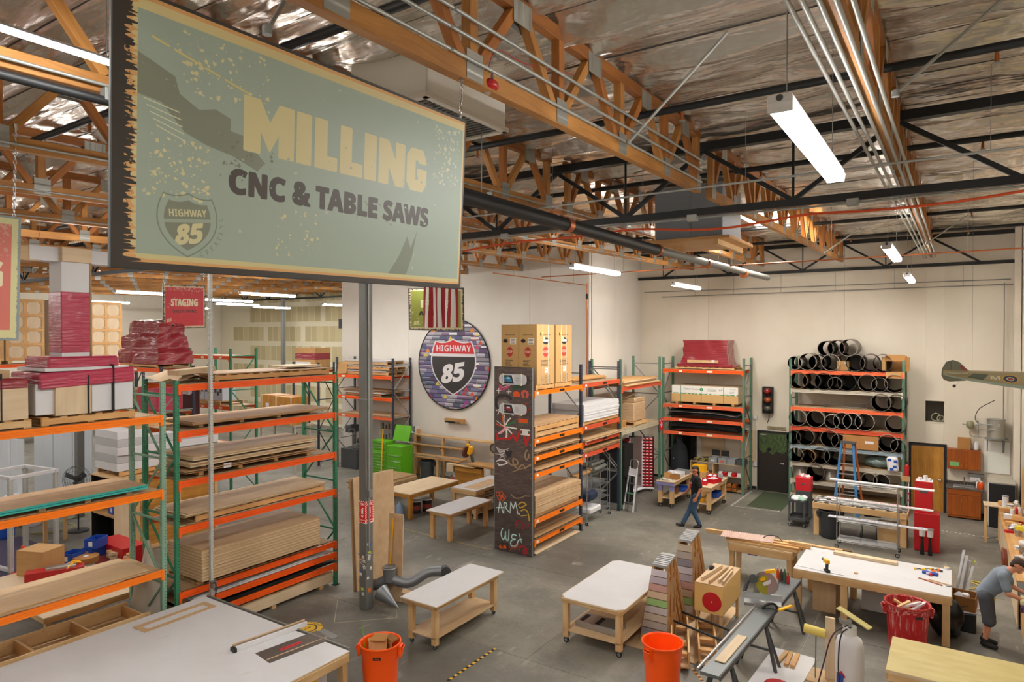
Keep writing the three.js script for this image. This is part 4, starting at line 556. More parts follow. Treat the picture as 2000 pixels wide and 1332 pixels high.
{// doors, traffic light and fittings on the back wall
const d1=structure(new THREE.Group());d1.name='door_1';d1.position.set(-5.27,0,-VB);scene.add(d1);
const mural=std(0xffffff,.5,0,{map:tex(256,512,(x,y)=>{const n=fbm(x,y,24,40,3,61);const top=y>.72 - .1*fbm(x,y,6,2,2,62);const br=(Math.floor(y*60)% 2?x*14:x*14 + .5)% 1<.06||(y*60)% 1<.12;return top?mix([34,48,26],[96,120,66],n):mix(br?[24,18,17]:[48,36,33],[36,32,30],n);},true,1,1)});
{const g=new THREE.PlaneGeometry(.92,2.02);box('door_leaf',.92,2.02,.045,M.nearblack,d1,[0,1.01,.03]);mesh('mural_sheet',g,mural,d1,[0,1.01,.054]);}
for(const s of[-1,1])box('frame',.06,2.1,.08,M.black,d1,[s*.49,1.05,.03]);box('frame',1.04,.06,.08,M.black,d1,[0,2.07,.03]);bar('lever',[.36,1.0,.1],[.26,1.0,.1],.025,.025,M.chrome,d1,true);mesh('rose',cyl(.03,.03,.05,12),M.chrome,d1,[.36,1.0,.075],[PI / 2,0,0]);mesh('spy_hole',cyl(.07,.07,.006,18),M.nearblack,d1,[-.12,1.45,.058],[PI / 2,0,0]);box('closer',.2,.05,.05,M.alu,d1,[-.3,1.97,.085]);
const d2=structure(new THREE.Group());d2.name='door_2';d2.position.set(-.69,0,-VB);scene.add(d2);
box('door_leaf',.86,2.0,.045,M.oak,d2,[0,1.0,.03]);for(const s of[-1,1])box('frame',.07,2.1,.09,M.black,d2,[s*.465,1.05,.03]);box('frame',1.0,.07,.09,M.black,d2,[0,2.065,.03]);bar('lever',[.36,1.0,.1],[.26,1.0,.1],.025,.025,M.chrome,d2,true);mesh('rose',cyl(.03,.03,.05,12),M.chrome,d2,[.36,1.0,.075],[PI / 2,0,0]);
const bb=structure(new THREE.Group());bb.name='baseboard_back';scene.add(bb);for(const[a,b]of[[-10.1,-5.82],[-4.74,-1.22],[-.16,1.4]])box('rubber_base',b - a,.1,.012,M.black,bb,[(a + b)/ 2,.05,-(VB - .008)]);
const op=thing('office_plaque','small tan plaque lettered PRE-FAB OFFICE above the mural door','sign',[-5.15,2.16,VB - .03]);box('plaque',.62,.11,.02,std(0x8d8466,.7),op,[0,.055,0]);decal('lettering',.6,.1,canvasTex(256,48,(g,w,h)=>{g.fillStyle='#9b9170';g.fillRect(0,0,w,h);g.fillStyle='#2e2a20';g.font='bold 27px sans-serif';g.textAlign='center';g.fillText('INVENT OFFICE',w / 2,33,240);}),op,[0,.055,.0115]);
const tl=thing('traffic_light','old black traffic light with red and amber lenses hung on the back wall','traffic light',[-5.42,2.72,VB - .12]);box('housing',.36,.93,.16,M.black,tl,[0,.47,0],undefined,.02);[[.78,0x9c1712],[.48,0xa14a12],[.18,0x5a5650]].forEach(([y,c])=>{mesh('lens',new THREE.SphereGeometry(.115,20,10,0,2*PI,0,PI / 2),new THREE.MeshPhysicalMaterial({color:c,roughness:.2,clearcoat:1}),tl,[0,y,.07],[PI / 2,0,0]);const v=mesh('visor',new THREE.CylinderGeometry(.135,.135,.16,18,1,true,PI / 2 + .3,PI - .6),std(0x141414,.5,0,{side:THREE.DoubleSide}),tl,[0,y,.15],[PI / 2,PI / 2 + .0,PI / 2]);v.rotation.set(PI / 2,0,0);v.rotateY(PI);});tube('cable',[[.04,0,0],[.03,-.2,.02],[-.02,-.35,.03]],.012,M.black,tl,10);
// hatch junk, cabinet, sink, fridge, tank
const coil=thing('hose_coil','pale coiled hose lying in the dark wall hatch','hose',[-.46,2.77,VB + .22]);for(const[x,r]of[[-.02,.12],[.1,.09]])mesh('loop',new THREE.TorusGeometry(r,.013,8,24),std(0xb9b49a,.6),coil,[x,r + .012,0],[0.2,.3,0]);
const uc=thing('wall_cabinet','brown two door wall cabinet with a green sticker beside the oak door','cabinet',[.25,1.42,VB - .15]);box('body',.82,.6,.3,M.oakd,uc,[0,.3,0]);for(const s of[-1,1]){const d=box('door',.4,.58,.018,M.oakd,uc,[s*.203,.3,.16]);bar('pull',[-s*.15,-.22,.02],[-s*.15,-.12,.02],.012,.012,M.oak,d,true);}box('sticker',.23,.13,.003,std(0xffffff,.5,0,{map:canvasTex(128,72,(g)=>{g.fillStyle='#dfe7df';g.fillRect(0,0,128,72);g.fillStyle='#76a86c';g.fillRect(0,0,128,14);g.fillRect(0,62,128,10);g.fillStyle='#777';for(let k=0;k<4;k++)g.fillRect(8,22 + k*10,70 - k*6,4);g.fillStyle='#333';g.fillRect(96,28,20,8);})}),uc,[-.24,.16,.171]);
const cb1=thing('cardboard_box','kraft box on top of the brown wall cabinet','box',[.25,2.022,VB - .14]);box('carton',.32,.34,.24,M.card[1],cb1,[0,.17,0]);const jug=thing('plastic_jug','white plastic jug next to the box on the wall cabinet','jug',[.55,2.022,VB - .14]);mesh('body',lathe([[0,0],[.055,0],[.06,.02],[.06,.17],[.03,.22],[.025,.25],[0,.25]],18),M.foam,jug);tube('handle',[[.03,.22,0],[.065,.21,0],[.062,.14,0]],.01,M.foam,jug,10);
const lc=thing('sink_cabinet','brown base cabinet below the steel sink','cabinet',[.26,0,VB - .3]);box('body',.82,.84,.55,M.oakd,lc,[0,.46,0]);box('toe_kick',.8,.08,.5,M.black,lc,[0,.04,-.02]);for(const s of[-1,1]){const d=box('door',.4,.6,.018,M.oakd,lc,[s*.2,.4,.285]);bar('pull',[-s*.14,.1,.02],[-s*.14,.22,.02],.012,.012,M.oak,d,true);box('drawer_front',.4,.14,.018,M.oakd,lc,[s*.2,.79,.285]);}
const ct=thing('worktop','speckled dark grey worktop with backsplash around the sink','worktop',[.26,.881,VB - .3]);box('slab',.92,.035,.6,std(0x5b544c,.45),ct,[0,.018,0]);box('backsplash',.92,.1,.02,std(0x4a443f,.45),ct,[0,.085,-.285]);
const sk=thing('sink','stainless steel sink with a gooseneck tap','sink',[.26,.918,VB - .28]);box('rim',.56,.012,.42,M.alu,sk,[0,.006,0]);for(const s of[-1,1]){box('basin_rim',.5,.012,.02,M.alu,sk,[0,.016,.02 + s*.16]);box('basin_rim',.02,.012,.3,M.alu,sk,[s*.24,.016,.02]);}tube('tap',[[0,.01,-.17],[0,.2,-.17],[0,.26,-.1],[0,.2,-.03]],.013,M.chrome,sk,20);for(const s of[-1,1])mesh('tap_handle',cyl(.018,.022,.05,10),M.chrome,sk,[s*.09,.035,-.17]);
const bottle=(l,u,v,y,c,h,r,cap)=>{const b=thing('bottle',l,'bottle',[u,y,v]);mesh('body',lathe([[0,0],[r,0],[r,h*.7],[r*.45,h*.82],[r*.4,h*.92],[0,h*.92]],16),std(c,.4),b);mesh('cap',cyl(r*.45,r*.45,h*.12,10),std(cap,.5),b,[0,h*.95,0]);return b;};
bottle('white soap pump bottle beside the sink',.58,24.1,.917,0xe8e8e4,.22,.035,0x222222);bottle('orange cleaner jug with a white label on the sink worktop',.66,23.98,.917,0xe0541c,.24,.09,0xf0f0f0);
const pt=thing('paper_dispenser','grey folded towel dispenser on the wall over the sink','dispenser',[.55,1.13,VB - .09]);box('shell',.4,.1,.16,M.galvD,pt,[0,.12,0]);box('paper',.26,.12,.1,M.foam,pt,[-.02,.02,.02]);
const fr=thing('mini_fridge','black and white upright fridge beside the cluttered bench','fridge',[1.13,0,23.55]);box('cabinet',.62,1.25,.6,M.foam,fr,[0,.645,0],undefined,.02);box('front',.6,1.22,.03,M.black,fr,[0,.64,.32]);box('side_black',.012,1.2,.5,M.black,fr,[.318,.64,0]);box('top',.64,.03,.64,std(0xb9b4a4,.5),fr,[0,1.285,0]);for(const x of[-.25,.25])box('foot',.05,.03,.4,M.rubber,fr,[x,.015,0]);
const tk=thing('air_tank','grey steel tank on a wall bracket with pipework','tank',[1.02,2.42,VB - .34]);mesh('shell',cyl(.22,.22,.55,28),std(0x9a968c,.45,.4),tk,[0,.3,0]);mesh('rim',new THREE.TorusGeometry(.22,.012,8,28),M.galvD,tk,[0,.57,0],[PI / 2,0,0]);mesh('tray',cyl(.3,.3,.02,28),M.galvD,tk,[0,.01,0]);for(const s of[-1,1]){bar('bracket',[s*.2,0,.1],[s*.2,-.42,-.31],.025,.025,M.galvD,tk);bar('bracket_arm',[s*.2,0,.28],[s*.2,0,-.33],.025,.02,M.galvD,tk);}box('gauge',.08,.08,.05,M.alu,tk,[.05,.42,.22]);tube('pipe',[[-.1,.42,.2],[-.3,.42,.15],[-.42,.42,0]],.014,M.galv,tk,12);tube('pipe',[[-.02,.3,.22],[-.2,.26,.2],[-.42,.26,.05]],.014,M.galv,tk,12);tube('hose',[[-.42,.42,0],[-.5,.55,.02],[-.42,.85,.1],[-.05,1.15,.25]],.012,M.dgrey,tk,24);bar('standpipe',[-.42,.02,-.2],[-.42,.5,-.2],.02,.02,M.galv,tk,true);tube('pipe',[[-.42,.26,.05],[-.42,.05,.0],[-.2,.02,.2]],.013,M.galv,tk,12);
const fl=thing('filter_pot','small olive filter pot on the pipe beside the wall tank','filter',[.4,2.66,VB - .2]);mesh('pot',lathe([[0,0],[.04,0],[.1,.05],[.1,.18],[.07,.22],[0,.23]],20),std(0x9a9a78,.45,.3),fl,[0,0,0]);bar('pipe',[-.2,.12,0],[.22,.12,0],.03,.03,M.galv,fl,true);tube('drop',[[0,0,0],[0,-.18,0],[.06,-.22,0],[.22,-.24,0]],.014,M.galv,fl,14);bar('wall_stub',[.16,.12,0],[.16,.12,-.2],.02,.02,M.galv,fl,true);
const ex=thing('fire_extinguisher','red extinguisher with a kraft card hung beside the tube rack','extinguisher',[-1.17,1.2,23.05]);mesh('cylinder',lathe([[0,0],[.055,0],[.06,.02],[.06,.3],[.03,.36],[0,.37]],16),M.red,ex,[0,.05,0]);box('valve',.05,.06,.05,M.black,ex,[0,.45,0]);box('card',.22,.16,.006,M.card[0],ex,[-.02,-.02,.09]);
const pp=thing('grabber_pole','white pole with red grips leaning by the oak door','pole',[-1.12,0,23.0]);bar('shaft',[0,0,0],[.0,1.25,0],.03,.03,M.foam,pp,true);for(const y of[.75,.55])mesh('grip',cyl(.03,.03,.05,10),M.red,pp,[0,y,0]);
box('sleeve',.62,.95,.01,std(0xe9ebe6,.6),tag(thing('whiteboard','plain white board leaning by the wall behind the fridge','board',[1.06,1.33,VB - .03]),'plain white board fixed behind the fridge under the wall tank','board'),[0,.5,0]);
const el=thing('electrical_box','grey conduit and switch box on the back wall by the mural door','electrical box',[-5.86,0,VB - .03]);bar('conduit',[0,.95,0],[0,2.5,0],.025,.025,M.foam,el,true);box('box',.12,.16,.06,M.foam,el,[0,.9,0]);box('top_box',.1,.12,.06,M.foam,el,[0,2.55,0]);
}
// ---------------------------------------------------------------- hanging signs, flag, emblem, alarm
const shield=(g,cx,cy,w,h)=>{g.beginPath();g.moveTo(cx - w*.40,cy - h*.46);g.quadraticCurveTo(cx - w*.2,cy - h*.40,cx,cy - h*.5);g.quadraticCurveTo(cx + w*.2,cy - h*.40,cx + w*.40,cy - h*.46);g.bezierCurveTo(cx + w*.56,cy - h*.16,cx + w*.58,cy + h*.22,cx,cy + h*.5);g.bezierCurveTo(cx - w*.58,cy + h*.22,cx - w*.56,cy - h*.16,cx - w*.40,cy - h*.46);g.closePath();};
const eighty5=(g,cx,cy,s,col)=>{g.save();g.translate(cx,cy);g.transform(1,-.16,-.14,1,0,0);g.fillStyle=col;g.strokeStyle=col;g.lineWidth=s*.06;g.font=`bold ${s}px sans-serif`;g.textAlign='center';g.fillText('85',0,s*.36);g.strokeText('85',0,s*.36);g.restore();};
const rough=(g,x,y,txt,h,width,col,skew=0,bg)=>{// chunky worn poster lettering, fitted to width
g.save();g.font=`bold ${h * 1.36}px sans-serif`;g.textBaseline='alphabetic';const m=g.measureText(txt).width;g.translate(x,y);g.transform(width / m,skew,0,1,0,0);g.fillStyle=col;g.strokeStyle=col;g.lineWidth=h*.11;g.lineJoin='round';g.fillText(txt,0,0);g.strokeText(txt,0,0);g.restore();};
function distress(g,W2,H2,n,col,region,s,a=1){g.fillStyle=col;g.globalAlpha=a;for(let k=0;k<n;k++){const x=region[0]+ hsh(k,s,1)*region[2],y=region[1]+ hsh(k,s,2)*region[3],r=1.5 + hsh(k,s,3)**3*9;g.beginPath();for(let q=0;q<5;q++){const t=q*1.257 + hsh(k,q,s),rr2=r*(.5 + hsh(k,q,s + 7));g.lineTo(x + rr2*Math.cos(t)*1.2,y + rr2*Math.sin(t));}g.fill();}g.globalAlpha=1;}
function tornRect(g,x,y,w,h,col,amp,s,sides='ltrb'){g.fillStyle=col;g.beginPath();const N=160;const jag=(i,q)=>amp*(hsh(i,q,s)**2)*(1 + 1.5*vn(i*.12,q,512,512,s));for(let i=0;i<=N;i++)g.lineTo(x + w*i / N,y +(sides.includes('t')?jag(i,1):0));for(let i=0;i<=N;i++)g.lineTo(x + w -(sides.includes('r')?jag(i,2):0),y + h*i / N);for(let i=0;i<=N;i++)g.lineTo(x + w - w*i / N,y + h -(sides.includes('b')?jag(i,3):0));for(let i=0;i<=N;i++)g.lineTo(x +(sides.includes('l')?2.2*jag(i,4):0),y + h - h*i / N);g.fill();}
function hungSign(name,label,pos,w,h,rotY,tiltX,roll,tx,edge,chainTop){
const s=thing(name,label,'sign',pos,rotY);s.rotation.order='YXZ';s.rotation.x=tiltX;s.rotation.z=roll;
box('board',w,h,.028,edge,s,[0,0,0],undefined,.006);decal('printed_face',w - .006,h - .006,tx,s,[0,0,.0146],[0,0,0],.45);decal('printed_back',w - .006,h - .006,tx,s,[0,0,-.0146],[0,PI,0],.45);
if(chainTop)for(const q of[-1,1]){const n=Math.max(3,Math.round(chainTop / .045));const c=new THREE.Group();c.name='chain';s.add(c);for(let k=0;k<n;k++)mesh('link',geoCache.get('link')||(geoCache.set('link',new THREE.TorusGeometry(.016,.004,5,10)),geoCache.get('link')),M.chrome,c,[q*(w / 2 - .06),h / 2 + .01 + k*chainTop / n,0],[0,k % 2?PI / 2:0,0]).scale.set(.75,1.6,1);mesh('hook',cyl(.02,.02,.05,8),M.chrome,c,[q*(w / 2 - .06),h / 2 + chainTop,0]);}
return s;
}
{
const W2=2048,H2=1008;
const mt=canvasTex(W2,H2,(g)=>{
g.fillStyle='#38332f';g.fillRect(0,0,W2,H2);
tornRect(g,40,14,W2 - 52,H2 - 40,'#d19f66',20,3,'l');distress(g,W2,H2,130,'#38332f',[36,200,40,700],12);
tornRect(g,66,30,W2 - 84,H2 - 68,'#cdbf8c',14,5,'l');tornRect(g,86,66,W2 - 110,H2 - 112,'#c9c28f',6,6,'l');
g.fillStyle='#9aaa9e';g.fillRect(88,66,W2 - 116,H2 - 124);
// worn darker swathe and washed patches
g.fillStyle='rgba(122,128,112,.85)';g.beginPath();[[88,220],[230,270],[250,330],[330,370],[400,350],[470,372],[470,420],[560,430],[600,490],[640,520],[600,560],[480,520],[360,500],[270,470],[180,380],[88,370]].forEach((p,i)=>i?g.lineTo(p[0],p[1]):g.moveTo(p[0],p[1]));g.fill();
distress(g,W2,H2,70,'#727765',[420,430,260,200],22,.8);distress(g,W2,H2,40,'#7d8574',[1150,560,300,160],23,.7);
g.fillStyle='rgba(120,128,112,.8)';g.beginPath();[[1420,950],[1500,850],[1560,740],[1590,800],[1640,700],[1610,830],[1560,950]].forEach((p,i)=>i?g.lineTo(p[0],p[1]):g.moveTo(p[0],p[1]));g.fill();
distress(g,W2,H2,150,'#cdc79c',[230,80,420,240],31);distress(g,W2,H2,150,'#cdc79c',[130,500,250,230],32);distress(g,W2,H2,260,'#c9cab0',[1760,80,230,330],33,.8);distress(g,W2,H2,60,'#cdc79c',[700,700,240,230],34);distress(g,W2,H2,90,'#c4c6a8',[100,80,1800,860],35,.6);
g.strokeStyle='#cdbf7c';g.lineWidth=8;g.setLineDash([70,18,120,10]);g.beginPath();g.moveTo(140,150);g.lineTo(560,250);g.stroke();g.setLineDash([]);g.strokeStyle='#cfd0b0';g.lineWidth=4;for(let k=0;k<5;k++){g.beginPath();g.moveTo(110 + k*12,380 + k*22);g.lineTo(250 + k*6,400 + k*26);g.stroke();}
{const y0=262,y1=478,X=f=>f*W2;g.fillStyle=g.strokeStyle='#cdc393';g.lineWidth=14;g.lineJoin='round';const poly=p=>{g.beginPath();p.forEach((q,i)=>i?g.lineTo(q[0],q[1]):g.moveTo(q[0],q[1]));g.closePath();g.fill();g.stroke();};
{const a=X(.262),b=X(.382),w=70;poly([[a,y1],[a,y0],[a + w,y0],[(a + b)/ 2,y0 + 95],[b - w,y0],[b,y0],[b,y1],[b - w,y1],[b - w,y0 + 100],[(a + b)/ 2,y1 - 20],[a + w,y0 + 100],[a + w,y1]]);}
for(const[a,b]of[[.395,.43],[.6,.635]])poly([[X(a),y1],[X(a),y0],[X(b),y0],[X(b),y1]]);for(const[a,b]of[[.446,.507],[.522,.588]])poly([[X(a),y1],[X(a),y0],[X(a)+ 62,y0],[X(a)+ 62,y1 - 52],[X(b),y1 - 52],[X(b),y1]]);
{const a=X(.65),b=X(.74),w=60;poly([[a,y1],[a,y0],[a + w,y0],[b - w,y0 + 110],[b - w,y0],[b,y0],[b,y1],[b - w,y1],[a + w,y0 + 100],[a + w,y1]]);}
{const a=X(.754),b=X(.828),w=58;poly([[b,y0 + 62],[b - 30,y0],[a + 30,y0],[a,y0 + 40],[a,y1 - 40],[a + 30,y1],[b - 30,y1],[b,y1 - 40],[b,y0 + 105],[b - 66,y0 + 105],[b - 66,y0 + 135],[b - w,y0 + 140],[b - w,y1 - 48],[a + w,y1 - 48],[a + w,y0 + 48],[b - w,y0 + 48],[b - w,y0 + 62]]);}}distress(g,W2,H2,26,'#9aaa9e',[540,270,1160,210],41);
rough(g,462,668,'CNC & TABLE SAWS',98,1270,'#46403c',0);distress(g,W2,H2,46,'#9aaa9e',[462,560,1270,110],42);
// faint shield
const cx=290,cy=826;g.strokeStyle='rgba(88,96,82,.55)';g.lineWidth=5;shield(g,cx,cy,250,246);g.stroke();g.save();shield(g,cx,cy,196,196);g.clip();g.fillStyle='#7c8373';g.fillRect(0,0,W2,H2);g.save();g.translate(cx,cy - 34);g.rotate(-.1);g.fillStyle='#98a496';g.fillRect(-140,10,280,13);g.fillStyle='#cdc79c';g.font='bold 38px sans-serif';g.textAlign='center';g.fillText('HIGHWAY',0,0,158);g.restore();eighty5(g,cx + 8,cy + 32,104,'#cdc79c');g.restore();
g.fillStyle='rgba(92,100,86,.6)';g.font='25px serif';'CREATIVE'.split('').forEach((c,i)=>{const t=1.25 - i*.21;g.save();g.translate(cx + 20 + 134*Math.cos(t),cy - 10 + 134*Math.sin(t));g.rotate(t - PI / 2);g.fillText(c,-8,0);g.restore();});
g.strokeStyle='#38332f';g.lineWidth=16;g.strokeRect(4,4,W2 - 8,H2 - 8);
});
hungSign('hanging_sign','large worn sage green sign lettered MILLING, CNC & TABLE SAWS hung on chains',[-3.09,6.44,2.71],2.5,1.25,RY,.066,.018,mt,M.dgrey,.3);
const st=(bg,border,big,small,sc='#4a3735')=>canvasTex(512,480,(g,w,h)=>{g.fillStyle='#3b332e';g.fillRect(0,0,w,h);tornRect(g,4,4,w - 8,h - 8,border,8,8);g.fillStyle=bg;g.fillRect(24,26,w - 48,h - 50);distress(g,w,h,60,border,[24,26,w - 48,h - 50],9,.7);distress(g,w,h,160,border,[24,26,w - 48,40],10,.6);rough(g,90,230,big,78,330,'#d9ccad',0);rough(g,110,305,small,32,290,sc,0);eighty5(g,70,h - 90,50,border);});
hungSign('hanging_sign','red square sign lettered STAGING, QUALITY CONTROL over the wrapped pallets',[-19.4,6.32,11.28],1.33,1.3,RY,.05,.03,st('#c0303a','#cbb99a','STAGING','QUALITY CONTROL'),M.alu,1.45);
hungSign('hanging_sign','salmon red sign ending in the letter G hung near the tall wrapped display',[-7.93,6.07,1.62],2.5,1.25,RY,.04,-.01,canvasTex(1024,512,(g,w,h)=>{g.fillStyle='#7f8a8c';g.fillRect(0,0,w,h);tornRect(g,8,8,w - 16,h - 16,'#c3bf8e',3,12);g.fillStyle='#c26a5e';g.fillRect(30,34,w - 62,h - 76);distress(g,w,h,140,'#c3a08a',[760,34,230,130],13,.6);rough(g,120,290,'FINISHING',100,850,'#d9cfae',0);distress(g,w,h,50,'#d0a894',[400,300,500,150],14,.7);}),std(0x79868a,.5),.9);
const gs=thing('hanging_sign','olive green sign marked 85 behind the striped flag','sign',[-12.1,0,15.6],0);gs.rotation.order='YXZ';
{const a=onV(803,565,15.6),b=onV(902,645,15.6),w=b.u - a.u,h=a.y - b.y;gs.position.set((a.u + b.u)/ 2,(a.y + b.y)/ 2,-15.6);gs.rotation.set(.06,.12,-.02);const tx=canvasTex(512,420,(g,W3,H3)=>{g.fillStyle='#3b332e';g.fillRect(0,0,W3,H3);tornRect(g,4,4,W3 - 8,H3 - 8,'#cdbf9c',10,15);g.fillStyle='#8d9440';g.fillRect(26,28,W3 - 52,H3 - 56);distress(g,W3,H3,90,'#c9c58e',[26,28,W3 - 52,H3 - 56],16,.6);rough(g,110,190,'FAB',70,320,'#d9d3ae',0);rough(g,100,270,'ASSEMBLY',40,330,'#2c2a24',0);eighty5(g,76,350,52,'#cfcf9a');});
box('board',w,h,.03,M.dgrey,gs);decal('printed_face',w - .01,h - .01,tx,gs,[0,0,.016]);for(const q of[-1,1])bar('wire',[q*w*.45,h / 2,0],[q*w*.45,roofY(15.6)- gs.position.y - .1,0],.008,.008,M.dgrey,gs,true);}
// striped flag hanging as a banner
const fl=thing('flag','red and white striped flag with a blue starred corner hanging vertically','flag',[0,0,13.4]);{const a=onV(829,640,13.4),b=onV(891,640,13.4),w=b.u - a.u + .1,y0=a.y,h=2.0;fl.position.set((a.u + b.u)/ 2,y0,-13.4);
for(let k=0;k<11;k++){const g=new THREE.PlaneGeometry(w / 11,h,3,16),p=g.attributes.position;const x0=-w / 2 +(k + .5)*w / 11;for(let q=0;q<p.count;q++){const x=p.getX(q)+ x0,y=p.getY(q);p.setZ(q,.045*Math.sin(x*17 + 1.3 +(1 -(y + h / 2)/ h)*1.2)*(1.1 -(y + h / 2)/ h));p.setX(q,p.getX(q)+ .02*Math.sin(y*2.5 + k));}g.computeVertexNormals();mesh('stripe',g,std(k % 2?0xdad6d0:0x9c1f28,.85,0,{side:THREE.DoubleSide}),fl,[x0,h / 2,0]);}
box('blue_corner',w*.55,.75,.012,std(0x26315c,.8),fl,[-w*.22,h - .4,.055]);bar('rod',[-w*.6,h + .01,0],[w*.6,h + .01,0],.03,.03,M.dgrey,fl,true);for(const s of[-1,1])bar('cord',[s*w*.55,h,0],[s*w*.55,roofY(13.4)- y0 - .05,0],.006,.006,M.dgrey,fl,true);}
// round emblem on the wall
const em=thing('round_emblem','huge round photo collage emblem reading HIGHWAY 85 on the white wall','emblem',[-15.97,4.34,19.96]);
const et=canvasTex(1024,1024,(g,w,h)=>{g.fillStyle='#4a4658';g.fillRect(0,0,w,h);const pal=['#66648c','#7c7896','#555a78','#8d8894','#5e4a6e','#9a97a2','#48586e','#7a6282','#68707e','#aaa5b2'],hot=['#d9592b','#c5413a','#e2862f','#a8468c','#d8c04c','#c94f72'];
g.scale(1.5,1.5);for(let j=0;j<22;j++)for(let i=0;i<11;i++){const x=i*76 -(j % 3)*22,y=j*32,q=hsh(i,j,3);g.fillStyle=pal[Math.floor(q*10)];g.fillRect(x,y,78,33);g.fillStyle='rgba(220,220,232,.55)';if(q>.5)g.fillRect(x,y,78,9);g.fillStyle='rgba(30,28,36,.55)';g.fillRect(x,y + 24,78,8);if(hsh(i,j,5)>.74){g.fillStyle=hot[Math.floor(hsh(i,j,6)*6)];g.beginPath();g.moveTo(x + 12,y + 30);g.lineTo(x + 34,y - 2);g.lineTo(x + 60,y + 30);g.fill();}if(hsh(i,j,7)>.9){g.fillStyle='#e4e2e4';g.fillRect(x,y + 6,120,16);}}
g.setTransform(1,0,0,1,0,0);g.save();g.translate(w / 2,h*.53);g.scale(1.22,1.12);shield(g,0,0,545,580);g.fillStyle='#d7d5d6';g.fill();shield(g,0,0,517,552);g.save();g.clip();g.fillStyle='#383536';g.fillRect(-300,-300,600,640);g.fillStyle='#cf2c31';g.fillRect(-300,-300,600,165);g.fillStyle='#d7d5d6';g.fillRect(-300,-136,600,32);g.restore();g.fillStyle='#dcdadb';g.font='bold 92px sans-serif';g.textAlign='center';g.fillText('HIGHWAY',0,-156,420);eighty5(g,0,60,250,'#dcdadb');g.restore();});
mesh('disc',cyl(1.72,1.72,.05,72),M.black,em,[0,0,.0],[PI / 2,0,0]);{const c=new THREE.CircleGeometry(1.71,72);mesh('collage',c,std(0xffffff,.5,0,{map:et}),em,[0,0,.027]);}mesh('rim',new THREE.TorusGeometry(1.73,.025,8,72),M.black,em,[0,0,.02]);
// strobe alarm under the sign truss
const al=thing('fire_alarm','round red strobe alarm under the timber truss beside the sign chain','alarm',[-3.05,0,0]);{const q=onU(952,163,-3.05);al.position.set(-3.05,q.y - .03,-q.v);mesh('base',cyl(.045,.05,.07,16),M.dgrey,al,[0,.09,0]);mesh('shell',lathe([[0,.06],[.05,.06],[.085,.03],[.09,0],[.07,-.02],[0,-.025]],24),M.red,al);mesh('lens',new THREE.SphereGeometry(.028,14,8),new THREE.MeshPhysicalMaterial({color:0xffffff,roughness:.1,transmission:.8,thickness:.02}),al,[0,-.035,0]);tube('red_wire',[[0,.1,0],[.05,.28,-.02],[.02,.35,-.5],[0,.55,-1.4]],.004,M.red,al,16,5);}
}
// ---------------------------------------------------------------- work tables, bins, machines
function caster(parent,x,z,r=.05){const c=new THREE.Group();c.name='caster';c.position.set(x,0,z);parent.add(c);mesh('wheel',cyl(r,r,.03,18),M.rubber,c,[0,r,0],[PI / 2,0,.0]);mesh('hub',cyl(r*.55,r*.55,.034,12),M.alu,c,[0,r,0],[PI / 2,0,0]);for(const s of[-1,1])box('fork',.025,r*1.5,.005,M.galvD,c,[0,r*1.4,s*.022]);box('plate',.08,.006,.07,M.galvD,c,[0,r*2.15,0]);return c;}
function table(label,u0,u1,v0,v1,Y,o={}){// legs, apron, top; x across, z along the hall
const w=u1 - u0,d=v1 - v0,t=thing(o.name||'work_table',label,'table',[(u0 + u1)/ 2,0,(v0 + v1)/ 2]),L=o.leg||.09,tt=o.tt||.03,wood2=o.wood||M.pine[0],inset=o.inset===undefined?.08:o.inset,ck=o.caster?2.2*o.caster:0;
if(o.chamfer){const k=o.chamfer,a=w / 2,b=d / 2;const g=extr([[-a + k,-b],[a - k,-b],[a,-b + k],[a,b - k],[a - k,b],[-a + k,b],[-a,b - k],[-a,-b + k]],tt);g.rotateX(PI / 2);mesh('table_top',g,o.edge||M.ply[0],t,[0,Y - tt / 2,0]);const g2=extr([[-a + k,-b + .012],[a - k,-b + .012],[a - .012,-b + k],[a - .012,b - k],[a - k,b - .012],[-a + k,b - .012],[-a + .012,b - k],[-a + .012,-b + k]],.003);g2.rotateX(PI / 2);mesh('laminate',g2,o.top||M.white,t,[0,Y + .0016,0]);}
else{box('table_top',w,tt,d,o.edge||M.ply[0],t,[0,Y - tt / 2,0]);if(o.top)box('laminate',w - .008,.003,d - .008,o.top,t,[0,Y + .0015,0],undefined,.001);}
const lx=w / 2 - inset - L / 2,lz=d / 2 - inset - L / 2,ys=Y - tt,ap=o.apron||.09;
for(const x of o.midLegs?[-1,...o.midLegs,1]:[-1,1])for(const z of[-1,1]){box('leg',L,ys - ck,L*(o.legD||1),wood2,t,[x*lx,ck +(ys - ck)/ 2,z*lz]);if(o.caster&&Math.abs(x)===1)caster(t,x*lx,z*lz,o.caster);}
for(const z of[-1,1])box('apron',2*lx + L,ap,.035,wood2,t,[0,ys - ap / 2,z*(lz + L / 2 + .012)]);for(const x of[-1,1])box('apron',.035,ap,2*lz + L,wood2,t,[x*(lx + L / 2 + .012),ys - ap / 2,0]);
if(o.shelf)box('lower_shelf',2*lx + L,.025,2*lz + L,o.shelfMat||M.ply[1],t,[0,o.shelf,0]);
return t;
}
const t1=table('white topped rolling table with a lower shelf between the column and the bins',-8.2,-7.36,8.72,10.78,.82,{top:M.white,leg:.1,shelf:.2,caster:.035,inset:.1,tt:.026});
const t2=table('white topped rolling table with clipped corners beside the easel stacks',-5.84,-4.62,10.28,12.62,.83,{top:M.white,chamfer:.12,leg:.1,shelf:.24,caster:.05,inset:.05,tt:.028,apron:.06});
